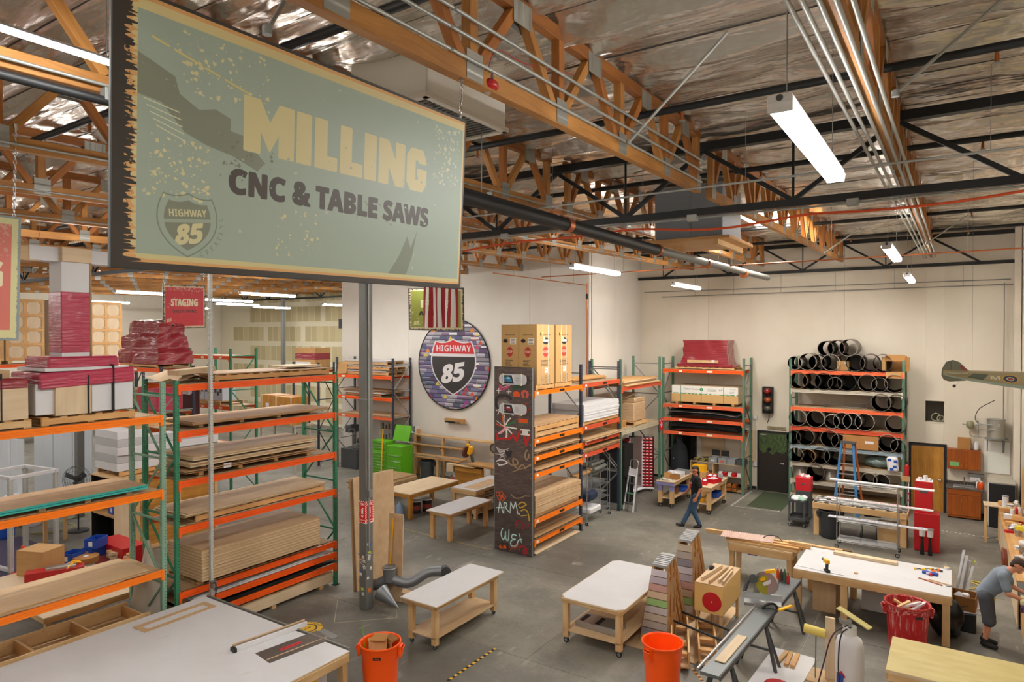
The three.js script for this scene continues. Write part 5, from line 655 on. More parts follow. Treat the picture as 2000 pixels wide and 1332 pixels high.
{const gb=thing('metal_tray','shallow grey metal tray with slots on the shelf of the clipped corner table','tray',[-5.25,.255,10.75]);box('tray',.8,.1,.42,M.alu,gb,[0,.05,0]);for(const x of[-.3,0])box('slot',.09,.006,.3,M.nearblack,gb,[x,.1,0]);for(const x of[.2])box('ridge',.3,.01,.38,M.galvD,gb,[x,.103,0]);}
table('large white topped bench with stout timber legs behind the red bin',-2.62,-.02,13.9,15.5,.9,{top:M.white,leg:.12,inset:.02,tt:.03,apron:.13,midLegs:[-.33,.33]});
{// things on the large white bench
const Y=.904,p=(px,py)=>{const q=G(px,py,Y);return[q.u,Y,q.v];};
const a=p(1690,1092);sheets('pale board lying near the back edge of the large white bench',M.ply[0],2,.03,1.15,.16,a,-.06,{name:'wood_board',cat:'board'});
const dr=thing('cordless_drill','yellow and black cordless drill standing on the white bench','drill',p(1615,1117),.6);box('battery',.08,.05,.12,M.black,dr,[0,.025,0]);box('handle',.04,.13,.05,M.black,dr,[0,.11,0],[.15,0,0]);box('motor_body',.06,.07,.16,M.yellow,dr,[0,.2,-.02],[-.05,0,0]);mesh('chuck',cyl(.022,.028,.06,12),M.dgrey,dr,[0,.2,-.13],[PI / 2,0,0]);
bar('strip',[-.4,.006,0],[.45,.006,.05],.035,.01,M.foam,thing('wood_strip','thin white strip beside the drill on the white bench','strip',p(1600,1113),-.05));
const tl=[[1798,1113,0,'yellow clamp nearest the drill end of the tool heap',M.yellow],[1812,1112,.6,'yellow hand clamp in the middle of the tool heap',M.yellow],[1826,1115,1.1,'orange handled clamp at the end of the tool heap',M.orange2]];for(const[x,y,r,l,m]of tl){const c=thing('hand_clamp',l,'clamp',p(x,y),r);bar('bar',[-.1,.02,0],[.12,.02,0],.02,.012,M.black,c);box('jaw',.03,.03,.07,m,c,[-.09,.02,.03]);box('grip',.07,.035,.04,m,c,[.05,.025,.04],[0,.4,0]);box('trigger',.03,.025,.05,M.black,c,[.05,.02,.09]);}
const bl=thing('tool_case','small blue tool case with a red end on the white bench','case',p(1817,1122),-.15);box('body',.26,.05,.07,M.blueplastic,bl,[0,.025,0]);box('lid_tab',.08,.03,.02,M.foam,bl,[-.02,.03,.045]);box('red_end',.05,.045,.06,M.redbin,bl,[.02,.023,.08]);
const sq=thing('set_square','brown wooden rule and silver square at the white bench corner','square',p(1822,1138),-.5);box('blade',.42,.012,.05,M.oakd,sq,[-.05,.006,0]);box('second_blade',.36,.012,.045,M.ply[2],sq,[.05,.006,-.11],[0,.1,0]);box('tongue',.05,.012,.14,M.alu,sq,[.24,.008,-.1],[0,-.3,0]);box('tip',.02,.012,.05,M.oakd,sq,[.17,.01,.02],[0,.3,0]);
const mk=thing('tape_measure','white tape measure with a yellow face at the far bench corner','tape measure',p(1849,1112),0);mesh('body',cyl(.045,.045,.04,20),M.foam,mk,[0,.02,0]);mesh('face',cyl(.03,.03,.004,16),M.yellow,mk,[0,.042,0]);
box('block',.07,.02,.07,M.ply[2],thing('wood_chip','small square wood offcut on the white bench','offcut',p(1672,1120),.3),[0,.01,0]);
const cab=thing('base_box','plywood box cupboard under the white bench, away from the red bin','cupboard',[-2.12,0,14.7]);box('carcass',.42,.72,.75,M.ply[1],cab,[0,.36,0]);
const pn=thing('white_board','pinkish white board leaning under the middle of the white bench','panel',[-1.05,0,14.95]);box('panel',.95,.6,.03,M.foam,pn,[0,.3,0],[-.15,0,0]);
const bg=thing('rubbish_sack','full black rubbish sack under the white bench beside the red bin','sack',[-.12,0,14.45]);{const g=new THREE.SphereGeometry(.33,22,14),p2=g.attributes.position;for(let k=0;k<p2.count;k++){const n=1 + .09*Math.sin(p2.getX(k)*21 + p2.getY(k)*13)+ .05*Math.sin(p2.getZ(k)*27);p2.setXYZ(k,p2.getX(k)*n*.85,Math.max(-.33,p2.getY(k)*n*1.1),p2.getZ(k)*n);}g.computeVertexNormals();mesh('sack',g,std(0x111113,.32),bg,[0,.34,0]);}
box('box',.3,.4,.4,M.ply[2],thing('base_box','small plywood box beside the black sack','box',[-.62,0,14.7]),[0,.2,0]);
}
const CY=.86;
{// big saw outfeed table, foreground left
const t=table('big white outfeed table around a table saw in front of the racks',-11.02,-7.34,3.2,6.75,CY,{top:M.white,leg:.1,inset:.02,tt:.03,apron:.12,midLegs:[0]});
const rail=thing('table_rail','steel edge rail along the far side of the outfeed table','rail',[-9.2,CY - .03,6.79]);box('rail',3.6,.05,.03,M.galvD,rail,[0,.025,0]);
const fr=thing('plywood_jig','thin plywood frame jig lying at the far corner of the outfeed table','jig',[-10.6,CY + .004,6.0],0);for(const s of[-1,1])box('long_strip',.09,.008,1.15,M.ply[2],fr,[s*.13,.004,0]);for(const s of[-1,1])box('end_strip',.35,.008,.09,M.ply[2],fr,[0,.005,s*.56]);
const p=(px,py,Y=CY + .004)=>{const q=G(px,py,Y);return[q.u,Y,q.v];};
const fn=thing('saw_fence','aluminium and white rip fence across the saw table','fence',p(530,1245),0);{const a=p(470,1272),b=p(608,1222),L=Math.hypot(a[0]- b[0],a[2]- b[2]);fn.rotation.y=Math.atan2(b[2]- a[2],b[0]- a[0]);box('extrusion',L,.07,.06,M.alu,fn,[0,.035,.0]);box('face',L,.08,.02,M.foam,fn,[0,.04,.045]);box('wood_face',L*1.02,.085,.018,M.ply[1],fn,[0,.043,-.04]);box('end_clamp',.05,.06,.12,M.black,fn,[-L / 2 - .02,.03,.02]);}
const sw=thing('table_saw','cast iron table saw top with a red throat insert','table saw',p(575,1262),0);sw.rotation.y=fn.rotation.y;box('iron_top',1.0,.012,.42,std(0x6a655e,.4,.6),sw,[0,.002,0]);box('insert',.34,.014,.07,M.redbin,sw,[-.04,.004,-.03]);box('mitre_slot',.98,.013,.02,M.ply[1],sw,[0,.004,.1]);box('blade_slot',.3,.016,.006,M.nearblack,sw,[-.03,.005,-.03]);box('wing',.12,.013,.4,M.galvD,sw,[.56,.002,.02]);
const us=thing('saw_cabinet','white saw cabinet with coloured stickers under the outfeed table edge','cabinet',[-7.9,0,6.2]);box('cabinet',.6,.68,.7,M.foam,us,[0,.36,0]);for(const[y,z,c]of[[.55,.1,M.blueplastic],[.5,-.12,M.yellow],[.58,.22,M.black],[.42,.05,M.foam]])box('sticker',.004,.08,.08,c,us,[.302,y,z]);
const post=thing('power_post','slotted galvanised strut post rising from the table corner to the trusses','post',[-11.1,0,6.93]);box('strut',.06,7.4,.06,M.pGalv,post,[0,3.7,0],undefined,0);box('outlet_box',.1,.12,.08,M.galvD,post,[.08,1.02,.02]);tube('cord',[[.1,1.05,.05],[.2,1.08,.05],[.22,.8,.06],[.22,.62,.05]],.012,M.black,post,14);
const dc=thing('floor_decal','round yellow caution decal stuck to the floor beside the outfeed table','decal',[G(601,1227).u,.002,G(601,1227).v]);mesh('disc',new THREE.CircleGeometry(.27,36).rotateX(-PI / 2),std(0xffffff,.5,0,{map:canvasTex(256,256,(g)=>{g.fillStyle='#d9b12a';g.fillRect(0,0,256,256);g.fillStyle='#2a2620';g.beginPath();g.arc(128,128,84,0,7);g.fill();g.fillStyle='#d9b12a';g.beginPath();g.arc(128,128,68,0,7);g.fill();g.fillStyle='#2a2620';g.font='bold 34px sans-serif';g.textAlign='center';g.fillText('CAUTION',128,40);g.fillText('SAW AREA',128,240,150);g.font='bold 90px sans-serif';g.fillText('!',128,160);})}),dc);
}
{// foreground right: yellow topped bench and glue tank
const t=table('long bench with a yellowed top beside the glue tank',-.76,1.35,10.35,11.55,.92,{top:std(0xffffff,.5,0,{map:tex(256,256,(x,y)=>mix([206,190,128],[186,168,104],fbm(x,y,6,16,4,71)),true,.6,.6)}),leg:.1,inset:.03,tt:.045,apron:.1});
const tk=thing('glue_tank','white pressure cylinder with hoses and a red diamond label','tank',[G(1672,1320,.25).u,0,G(1672,1320,.25).v]);tk.position.set(-1.32,0,-11.35);mesh('cylinder',lathe([[0,0],[.19,0],[.2,.03],[.2,.72],[.17,.82],[.09,.88],[.05,.9],[.05,.98],[0,.98]],30),M.foam,tk,[0,0,0]);mesh('collar',new THREE.CylinderGeometry(.1,.1,.12,20,1,true),std(0xd9d9d6,.5,0,{side:THREE.DoubleSide}),tk,[0,.95,0]);box('diamond_label',.1,.1,.004,M.redbin,tk,[-.09,.3,.178],[0,-.46,PI / 4]);box('sheet_label',.12,.16,.003,M.blueplastic,tk,[-.11,.24,.17],[0,-.55,0]);
tube('hose',[[.02,1.0,.02],[-.08,.95,.18],[-.12,.5,.26],[-.08,.02,.3]],.011,M.black,tk,24);tube('hose',[[-.02,1.02,0],[-.2,.9,.15],[-.34,.4,.2],[-.42,.02,.3]],.011,std(0x4a2c36,.5),tk,24);mesh('valve',cyl(.03,.03,.09,12),M.galv,tk,[0,1.02,0]);box('regulator',.16,.05,.05,M.galv,tk,[-.06,1.06,.0]);for(const s of[-1,1])mesh('gauge',cyl(.032,.032,.02,14),M.alu,tk,[-.06 + s*.06,1.1,.03],[PI / 2,0,0]);
const bd=thing('spattered_board','narrow yellow glue spattered board resting across the tank valve','board',[-1.28,1.12,11.35]);box('board',.52,.02,.13,std(0xb9ad6c,.7),bd,[.02,.03,0],[0,-.35,-.32]);
const st=thing('plywood_stand','small plywood stand with a yellow foam roll beside the tank','stand',[-1.72,0,11.55]);box('upright',.14,1.0,.05,M.ply[0],st,[.1,.5,0]);mesh('foam_roll',cyl(.07,.07,.32,18),std(0xd9c466,.7),st,[-.12,.74,.02],[0,0,PI / 2 - .08]);box('base',.5,.03,.5,M.ply[2],st,[0,.015,0]);bar('rod',[-.1,.03,.1],[-.1,.72,.05],.02,.02,M.galvD,st,true);
const ff=thing('floor_board','pinkish hardboard sheet lying on the floor under the glue tank','board',[-1.2,.0,11.0]);box('sheet',1.5,.012,1.3,std(0xb49a84,.7),ff,[0,.006,0]);
}
function bin(label,u,v,r,h,mat,o={}){
const b=thing('rubbish_bin',label,'bin',[u,0,v],o.rot||0);const g=lathe([[0,.01],[r*.78,.01],[r*.8,.03],[r*.92,h*.8],[r*.94,h*.8],[r*.96,h*.95],[r*1.02,h*.95],[r*1.03,h],[r*.98,h*1.0],[r*.93,h*.97],[r*.77,.05],[0,.05]],40);{const uv=g.attributes.uv;for(let k=0;k<uv.count;k++)uv.setXY(k,uv.getX(k)*3,uv.getY(k)*1.6);}const m=mat.clone();m.side=THREE.DoubleSide;mesh('body',g,m,b);
for(const s of[-1,1]){const hg=merge([at(cb(.05,.16,.012,.003),[0,0,.06]),at(cb(.05,.16,.012,.003),[0,0,-.06]),at(cb(.012,.16,.13,.003),[.028,-.02,0],[0,0,-.25]),at(cb(.05,.012,.13,.003),[0,.075,0])]);mesh('handle',hg,m,b,[s*(r*.96 + .02),h*.84,0],[0,s<0?PI:0,0]);}
if(o.plate)box('name_plate',.12,.045,.006,M.black,b,[Math.sin(o.plate)*r*.945,h*.82,Math.cos(o.plate)*r*.945],[0,o.plate,0]);return b;
}
{const b1=bin('bright orange bin full of cardboard beside the saw table',-7.3,7.33,.31,.8,M.bin,{rot:.5,plate:.1});
decal('maker_lettering',.1,.036,canvasTex(128,40,(g,w,h)=>{g.fillStyle='#1c1512';g.fillRect(0,0,w,h);g.fillStyle='#e05a20';g.font='bold 30px sans-serif';g.textAlign='center';g.fillText('ULINE',64,31);}),b1,[Math.sin(.1)*.31*.96,.8*.82,Math.cos(.1)*.31*.96],[0,.1,0]);
[[.02,.08,.25,.3,'large folded piece of cardboard sticking out of the orange bin'],[.06,-.08,.3,-.4,'second folded piece of cardboard in the orange bin'],[-.1,-.02,.22,1.0,'small torn piece of cardboard in the orange bin']].forEach(([x,z,w,r,l],k)=>{const c=thing('cardboard_scrap',l,'cardboard',[-7.3 + x,.5,7.33 - z],r);box('sheet',w + .05,.34 - k*.06,.02,M.card[k],c,[0,.2,0],[.3*(k - 1),0,.12]);box('fold',w,.02,.16,M.card[(k + 1)% 3],c,[0,.36 - k*.06,-.06],[.35,0,.12]);});
bar('green_strip',[0,.45,0],[-.06,.98,.03],.018,.006,M.lime,thing('packing_strip','thin green packing strip poking from the orange bin','strip',[-7.5,.12,7.22]));
bin('bright orange empty bin in front of the easel stacks',-3.7,9.72,.31,.8,M.bin,{rot:1.2});
bin('dusty red bin holding offcuts beside the white bench',-.66,13.4,.35,.84,M.binred,{rot:.3,plate:.3});for(let k=0;k<5;k++){const c=thing('offcut',['pale offcut in the red bin beside the white lath','white lath lying in the red bin','brown offcut in the red bin','short round offcut in the red bin','second white lath in the red bin'][k],'offcut',[-.66 + rr(-.12,.12),.66,13.4 + rr(-.1,.1)],rr(0,3));bar('stick',[-.2,.02 + k*.01,0],[.2,.14 + k*.01,.04],.05,.035,[M.pine[2],M.foam,M.oakd,M.pine[0],M.foam][k],c);}
bin('black bin under the paint spattered bench',-2.78,19.72,.29,.74,M.binblack,{rot:.4});
bin('dark grey bin under the mitre saw bench',-16.55,19.1,.28,.72,std(0x43484c,.5),{rot:.2});}
// ---------------------------------------------------------------- easels, mitre saw station, carts, far work area
{// stacks of nested A frames
const cols=[0x857f88,0xa59a92,0xb9aa98,0xb8b0b0,0x8fb070,0xc4ac92,0xb98f88,0xb0a4b0,0xc2bac4],wd=[M.pine[1],M.ply[2],M.fir[1]];
const aframe=(label,u,v,yaw,tall,n,hue)=>{for(let k=0;k<n;k++){const f=thing('easel_frame',label,'easel',[u + Math.cos(yaw)*k*.062,.02,v - Math.sin(yaw)*k*.062*-1],yaw,label);const h=tall + k*.012;
for(const s of[-1,1]){bar('front_stile',[-.3,0,s*.24],[0,h,s*.12],.05,.028,wd[(k + hue)% 3],f);bar('back_stile',[.34,0,s*.24],[.03,h,s*.12],.045,.025,wd[(k + 1)% 3],f);}
const N=k===0?9:2;for(let q=0;q<N;q++){const t=.1 + q / N*.86,x=-.3*(1 - t),hw=.24 - .12*t;box('slat',.014,h*.86 / N - .008,hw*2 + .03,k===0?std(new THREE.Color(cols[(q + hue)% 9]),.7):wd[q % 3],f,[x - .02,t*h + h*.04,0],[0,0,-.22]);}
box('top_cap',.12,.05,.28,M.alu,f,[.01,h,0]);}};
aframe('painted nested A frame easel in the near stack by the orange bin',-4.4,11.45,RY,1.3,7,0);aframe('sunset painted nested A frame easel in the taller far stack',-4.38,12.75,RY,1.42,7,3);
const bs=thing('floor_board','plywood sheet on the floor under the easel stacks','board',[-4.2,0,12.2]);box('sheet',1.3,.018,2.7,M.ply[1],bs,[0,.009,0]);
}
const AT=(px,py,Y)=>{const q=G(px,py,Y);return[q.u,Y,q.v];};
{// lumber rack on a painted sawhorse table behind the easels
const t=table('timber table sprayed with purple paint under the lumber pile',-4.2,-2.85,15.05,15.75,.84,{leg:.1,inset:.02,tt:.02,apron:.16});const spl=std(0x55408a,.7);for(const[x,y,w]of[[-.4,.7,.22],[-.15,.68,.2]])box('paint_patch',w,.09,.003,spl,t,[x,y,.345],undefined,0);
const names=['long pine board at the front of the lumber pile','second pine board in the lumber pile','third pine board in the lumber pile','thick pine stud at the back of the lumber pile','weathered grey stud at the back of the lumber pile','short pine stud on top of the lumber pile','short pale stud end on the lumber pile'];
[[-3.5,.842,15.12,1.5,.05,.1,0],[-3.45,.892,15.14,1.42,.05,.1,1],[-3.5,.842,15.3,1.6,.05,.1,2],[-3.4,.842,15.55,2.9,.09,.09,0],[-3.3,.842,15.7,3.0,.06,.09,3],[-3.0,.893,15.32,.9,.05,.09,2],[-2.75,.945,15.35,.45,.06,.09,0]].forEach(([u,y,v,L,h,d,m],k)=>{const b=thing('lumber',names[k],'lumber',[u,y,v],rr(-.04,.04));box('board',L,h,d,m===3?wood(T.board,0x9a948a):M.pine[m],b,[0,h / 2,0]);});
const cs=thing('corrugated_sheet','pinkish grey corrugated sheet lying across the lumber','sheet',[-3.85,.955,15.33],.12);{const g=new THREE.PlaneGeometry(1.1,.5,88,1),p=g.attributes.position;for(let k=0;k<p.count;k++)p.setZ(k,.006*Math.sin(p.getX(k)*120));g.rotateX(-PI / 2);g.computeVertexNormals();mesh('sheet',g,std(0xb89b90,.55,0,{side:THREE.DoubleSide}),cs);}
tube('strap',[[-.2,0,.1],[-.1,.06,0],[.1,.06,-.02],[.22,0,.06]],.01,M.black,thing('rubber_strap','loose black rubber strap looped on the lumber','strap',[-3.35,.94,15.5]),16);
}
{// mitre saw station: long steel bench with roller rail, on trestles
const Yb=.84,a=AT(1385,1312,Yb),b=AT(1545,1130,Yb),u0=(a[0]+ b[0])/ 2,L=Math.abs(b[2]- a[2])+ .1,vc=(a[2]+ b[2])/ 2,yaw=Math.atan2(b[0]- a[0],b[2]- a[2]);
const t=thing('saw_stand','long grey steel mitre saw stand on splayed trestle legs','saw stand',[u0,0,vc],-yaw);
box('bed',.27,.05,L,std(0x73787b,.38,.55),t,[.02,Yb - .025,0]);box('edge',.02,.07,L,M.dgrey,t,[.165,Yb - .035,0]);bar('rail_tube',[-.15,Yb + .015,L / 2],[-.15,Yb + .015,-L / 2],.045,.045,M.alu,t,true);
for(const z of[L*.36,-L*.02,-L*.43])for(const s of[-1,1]){bar('trestle_leg',[s*.1,Yb - .05,z],[s*.32,.0,z + .12],.045,.045,M.dgrey,t);bar('trestle_leg',[s*.1,Yb - .05,z],[s*.32,.0,z - .12],.045,.045,M.dgrey,t);}for(const z of[L*.36,-L*.02,-L*.43])bar('spreader',[-.24,.32,z],[.24,.32,z],.04,.03,M.dgrey,t);
const pk=thing('wood_board','pale board lying on the near end of the saw stand','board',[u0 - .04,Yb + .002,vc - L*.3],-yaw);box('board',.15,.02,1.0,M.ply[0],pk,[0,.01,0]);
const ms=thing('mitre_saw','yellow and steel sliding mitre saw on the long stand','mitre saw',[u0 - .05,Yb,vc + L*.14],-yaw + .3);mesh('turntable',cyl(.19,.19,.05,28),M.alu,ms,[0,.03,0]);box('base',.6,.05,.34,M.alu,ms,[0,.035,0]);box('fence',.62,.1,.03,M.alu,ms,[0,.1,-.1]);box('fence_strip',.34,.03,.05,M.yellow,ms,[.35,.06,.2],[0,.9,0]);mesh('blade_guard',new THREE.CylinderGeometry(.2,.2,.05,30,1,false,0,PI*1.3),M.alu,ms,[.06,.36,-.05],[PI / 2,0,.35]);mesh('blade',cyl(.165,.165,.004,36),std(0xa8a23c,.35,.4),ms,[.06,.33,-.02],[PI / 2,0,0]);mesh('motor',cyl(.075,.075,.22,18),M.dgrey,ms,[-.12,.4,-.1],[PI / 2 - .2,0,.3]);box('handle',.16,.05,.07,M.yellow,ms,[.12,.58,-.02],[0,0,.2]);bar('arm',[-.1,.08,-.16],[-.08,.42,-.14],.08,.07,M.galvD,ms);box('label_plate',.16,.06,.004,M.foam,ms,[.08,.38,.0],[0,0,.5]);box('name_patch',.09,.05,.005,M.yellow,ms,[.0,.43,.002],[0,0,.5]);tube('dust_hose',[[-.1,.35,-.18],[-.22,.3,-.25],[-.3,.1,-.2]],.035,M.dgrey,ms,16);
const col=[[1500,1128,0xd65a1c,'orange glue bottle on the far end of the saw stand',.24],[1507,1127,0x5a3a34,'brown glue bottle on the far end of the saw stand',.24],[1513,1125,0x2f5d43,'green glue bottle on the far end of the saw stand',.26],[1518,1130,0xb3262c,'small red bottle on the far end of the saw stand',.17]];col.forEach(([px,py,c,l,h],k)=>{const q=AT(px,py,Yb);const bt=thing('bottle',l,'bottle',[u0 - .08 + k*.065,Yb,vc -(-L*.45)- .05 - k*.02]);mesh('body',lathe([[0,0],[.028,0],[.03,.01],[.03,h*.7],[.012,h*.85],[.01,h],[0,h]],14),std(c,.4),bt);mesh('cap',cyl(.008,.013,.03,8),k===3?M.black:M.foam,bt,[0,h + .01,0]);});
const gl=thing('push_stick','black rubber push handle on the saw stand','handle',[u0 + .12,Yb,vc + L*.1],.5);tube('grip',[[-.14,.02,0],[-.06,.09,0],[.06,.1,0],[.12,.03,0]],.022,M.black,gl,14);
// mdf box with the red disc
const q=AT(1390,1203,.42);const bx=thing('mdf_box','yellowish mdf dust box with a red round sticker beside the mitre saw','box',[-3.7,.42,12.6],0);const mdfY=std(0xe2ba74,.6);box('front_panel',.52,.52,.02,mdfY,bx,[0,.26,.58]);box('top_panel',.52,.02,1.18,M.mdf[0],bx,[0,.52,0]);for(const s of[-1,1])box('side_panel',.02,.5,1.14,mdfY,bx,[s*.25,.26,0]);box('back_panel',.52,.5,.02,M.mdf[1],bx,[0,.25,-.58]);box('bottom_panel',.52,.02,1.16,M.mdf[1],bx,[0,.01,0]);mesh('red_disc',cyl(.175,.175,.008,36),M.redbin,bx,[.06,.22,.595],[PI / 2,0,0]);mesh('centre_pin',cyl(.012,.012,.012,10),M.foam,bx,[.06,.22,.6],[PI / 2,0,0]);for(const s of[-1,1])for(const z of[-.54,.54])box('leg',.05,.42,.05,M.pine[0],bx,[s*.21,-.21,z]);
[[-.08,0,.55,'first pale batten lying on the mdf box'],[.06,.05,.6,'second pale batten lying on the mdf box'],[.17,-.02,.5,'third pale batten lying on the mdf box'],[.24,.1,.35,'short batten near the saw on the mdf box']].forEach(([x,z,L2,l],k)=>{const b2=thing('batten',l,'batten',[-3.72 + x,.952,12.55 - z],-.12 + k*.05);box('stick',.035,.07,L2 + .35,M.ply[k % 2],b2,[0,.035,0]);});
const ch=thing('drill_charger','small black charger on top of the mdf box','charger',[-3.88,.952,12.8],.3);box('body',.1,.06,.13,M.black,ch,[0,.03,0],undefined,.012);box('slot',.05,.03,.05,M.dgrey,ch,[0,.07,.02]);
// timber channels on the floor between bin and stand
[[-3.95,.02,11.2,1.5,'near timber channel piled with offcuts beside the orange bin'],[-3.6,.02,11.55,1.6,'second timber channel piled with offcuts beside the saw stand']].forEach(([u,y,v,L2,l],k)=>{const c=thing('timber_channel',l,'channel',[u,0,v],.35);for(const s of[-1,1])box('side_board',.03,.26,L2,M.pine[k],c,[s*.14,.2,0]);box('base_board',.28,.03,L2,M.ply[2],c,[0,.07,0]);for(const z of[-.5,.1,.5])box('cross_block',.24,.06,.12,M.pine[2],c,[0,.18,z]);box('skid',.1,.055,L2*.9,M.pine[0],c,[0,.028,0]);});
for(const[v,l,y]of[[11.85,'black pipe clamp lying over the near timber channels',.36],[11.4,'second black pipe clamp lying over the timber channels',.36]]){const c=thing('pipe_clamp',l,'clamp',[-3.7,y,v],-.2);bar('pipe',[-.5,0,0],[.5,0,.1],.04,.04,M.steelBlack,c,true);mesh('end_cap',cyl(.026,.026,.03,12),M.galvD,c,[-.5,0,0],[0,0,PI / 2]);}
// shelf board under the stand with offcuts and red lid
const sb=thing('offcut_board','white board with offcuts on the floor under the saw stand','board',[u0 + .38,.0,vc - .2],-yaw);box('sheet',.7,.02,2.1,M.foam,sb,[0,.03,0]);for(const z of[-.8,.8])box('foot',.6,.02,.08,M.pine[0],sb,[0,.01,z]);
for(let k=0;k<6;k++){const c=thing('offcut',['first','second','third','fourth','fifth','sixth'][k]+ ' pine offcut on the white board under the saw stand','offcut',[u0 + .3 + .1*(k % 3),.041,vc - 1.0 +(k>2?1.5:0)],-yaw + rr(-.1,.1));box('stick',.07,.05,.5,M.pine[k % 3],c,[0,.025,0]);}
const rl=thing('bin_lid_disc','round red bin lid lying on the white board under the saw stand','lid',[u0 + .42,.041,vc - .45]);mesh('lid',lathe([[0,.02],[.16,.025],[.19,.015],[.2,0],[.18,0],[0,.005]],30),M.red,rl);mesh('knob',cyl(.03,.05,.03,14),M.red,rl,[0,.04,0]);
const gt=['first','second','third','fourth'];gt.forEach((n,k)=>{const c=thing('caulk_tube',n + ' sealant cartridge under the near end of the saw stand','cartridge',[u0 + .02 + k*.1,0.0,vc - L*.42 + .1*(k % 2)],.1*k);mesh('barrel',cyl(.03,.03,.26,14),k % 2?M.foam:M.dgrey,c,[0,.13,0]);mesh('nozzle',cyl(.006,.014,.09,8),M.foam,c,[0,.3,0]);});
}
{// yellow and black floor tape dashes, white dotted line, green mat
const tape=(label,p,q,n,w,m1,m2)=>{const t=thing('floor_tape',label,'tape',[0,0,0]);const a=v3([p.u,.0015,-p.v]),b=v3([q.u,.0015,-q.v]);for(let k=0;k<n;k++){const s=a.clone().lerp(b,k / n),e=a.clone().lerp(b,(k +(m2?1:.5))/ n);bar('dash',s.toArray(),e.toArray(),w,.002,m2&&k % 2?m2:m1,t);}};
tape('yellow and black hazard tape by the white rolling table',G(968,1266),G(874,1330),22,.05,std(0xd9ab2c,.6),M.black);tape('yellow and black hazard tape under the saw stand',G(1352,1305),G(1378,1338),10,.05,std(0xd9922c,.6),M.black);tape('pale yellow dotted tape by the mitre benches',G(743,1020),G(862,1052),26,.04,std(0xc2ad4e,.7));tape('pale yellow dotted tape running up to the graffiti panel',G(890,1058),G(963,1074),16,.04,std(0xc2ad4e,.7));tape('white dotted line leading to the cluttered bench',G(1822,1034),G(1954,1053),15,.035,M.foam);tape('white dotted edge of the green mat',G(1428,988),G(1520,999),30,.04,M.foam);tape('white dotted side edge of the green mat',G(1428,988),G(1470,958),20,.05,M.foam);tape('white tape line beside the tube rack',G(1520,999),G(1540,980),8,.05,M.foam);
const a=G(1448,983),m=thing('floor_mat','dark green mat in front of the mural door','mat',[-4.98,0,22.95]);box('mat',1.05,.012,2.3,std(0x3f4a33,.9),m,[0,.006,0]);
}
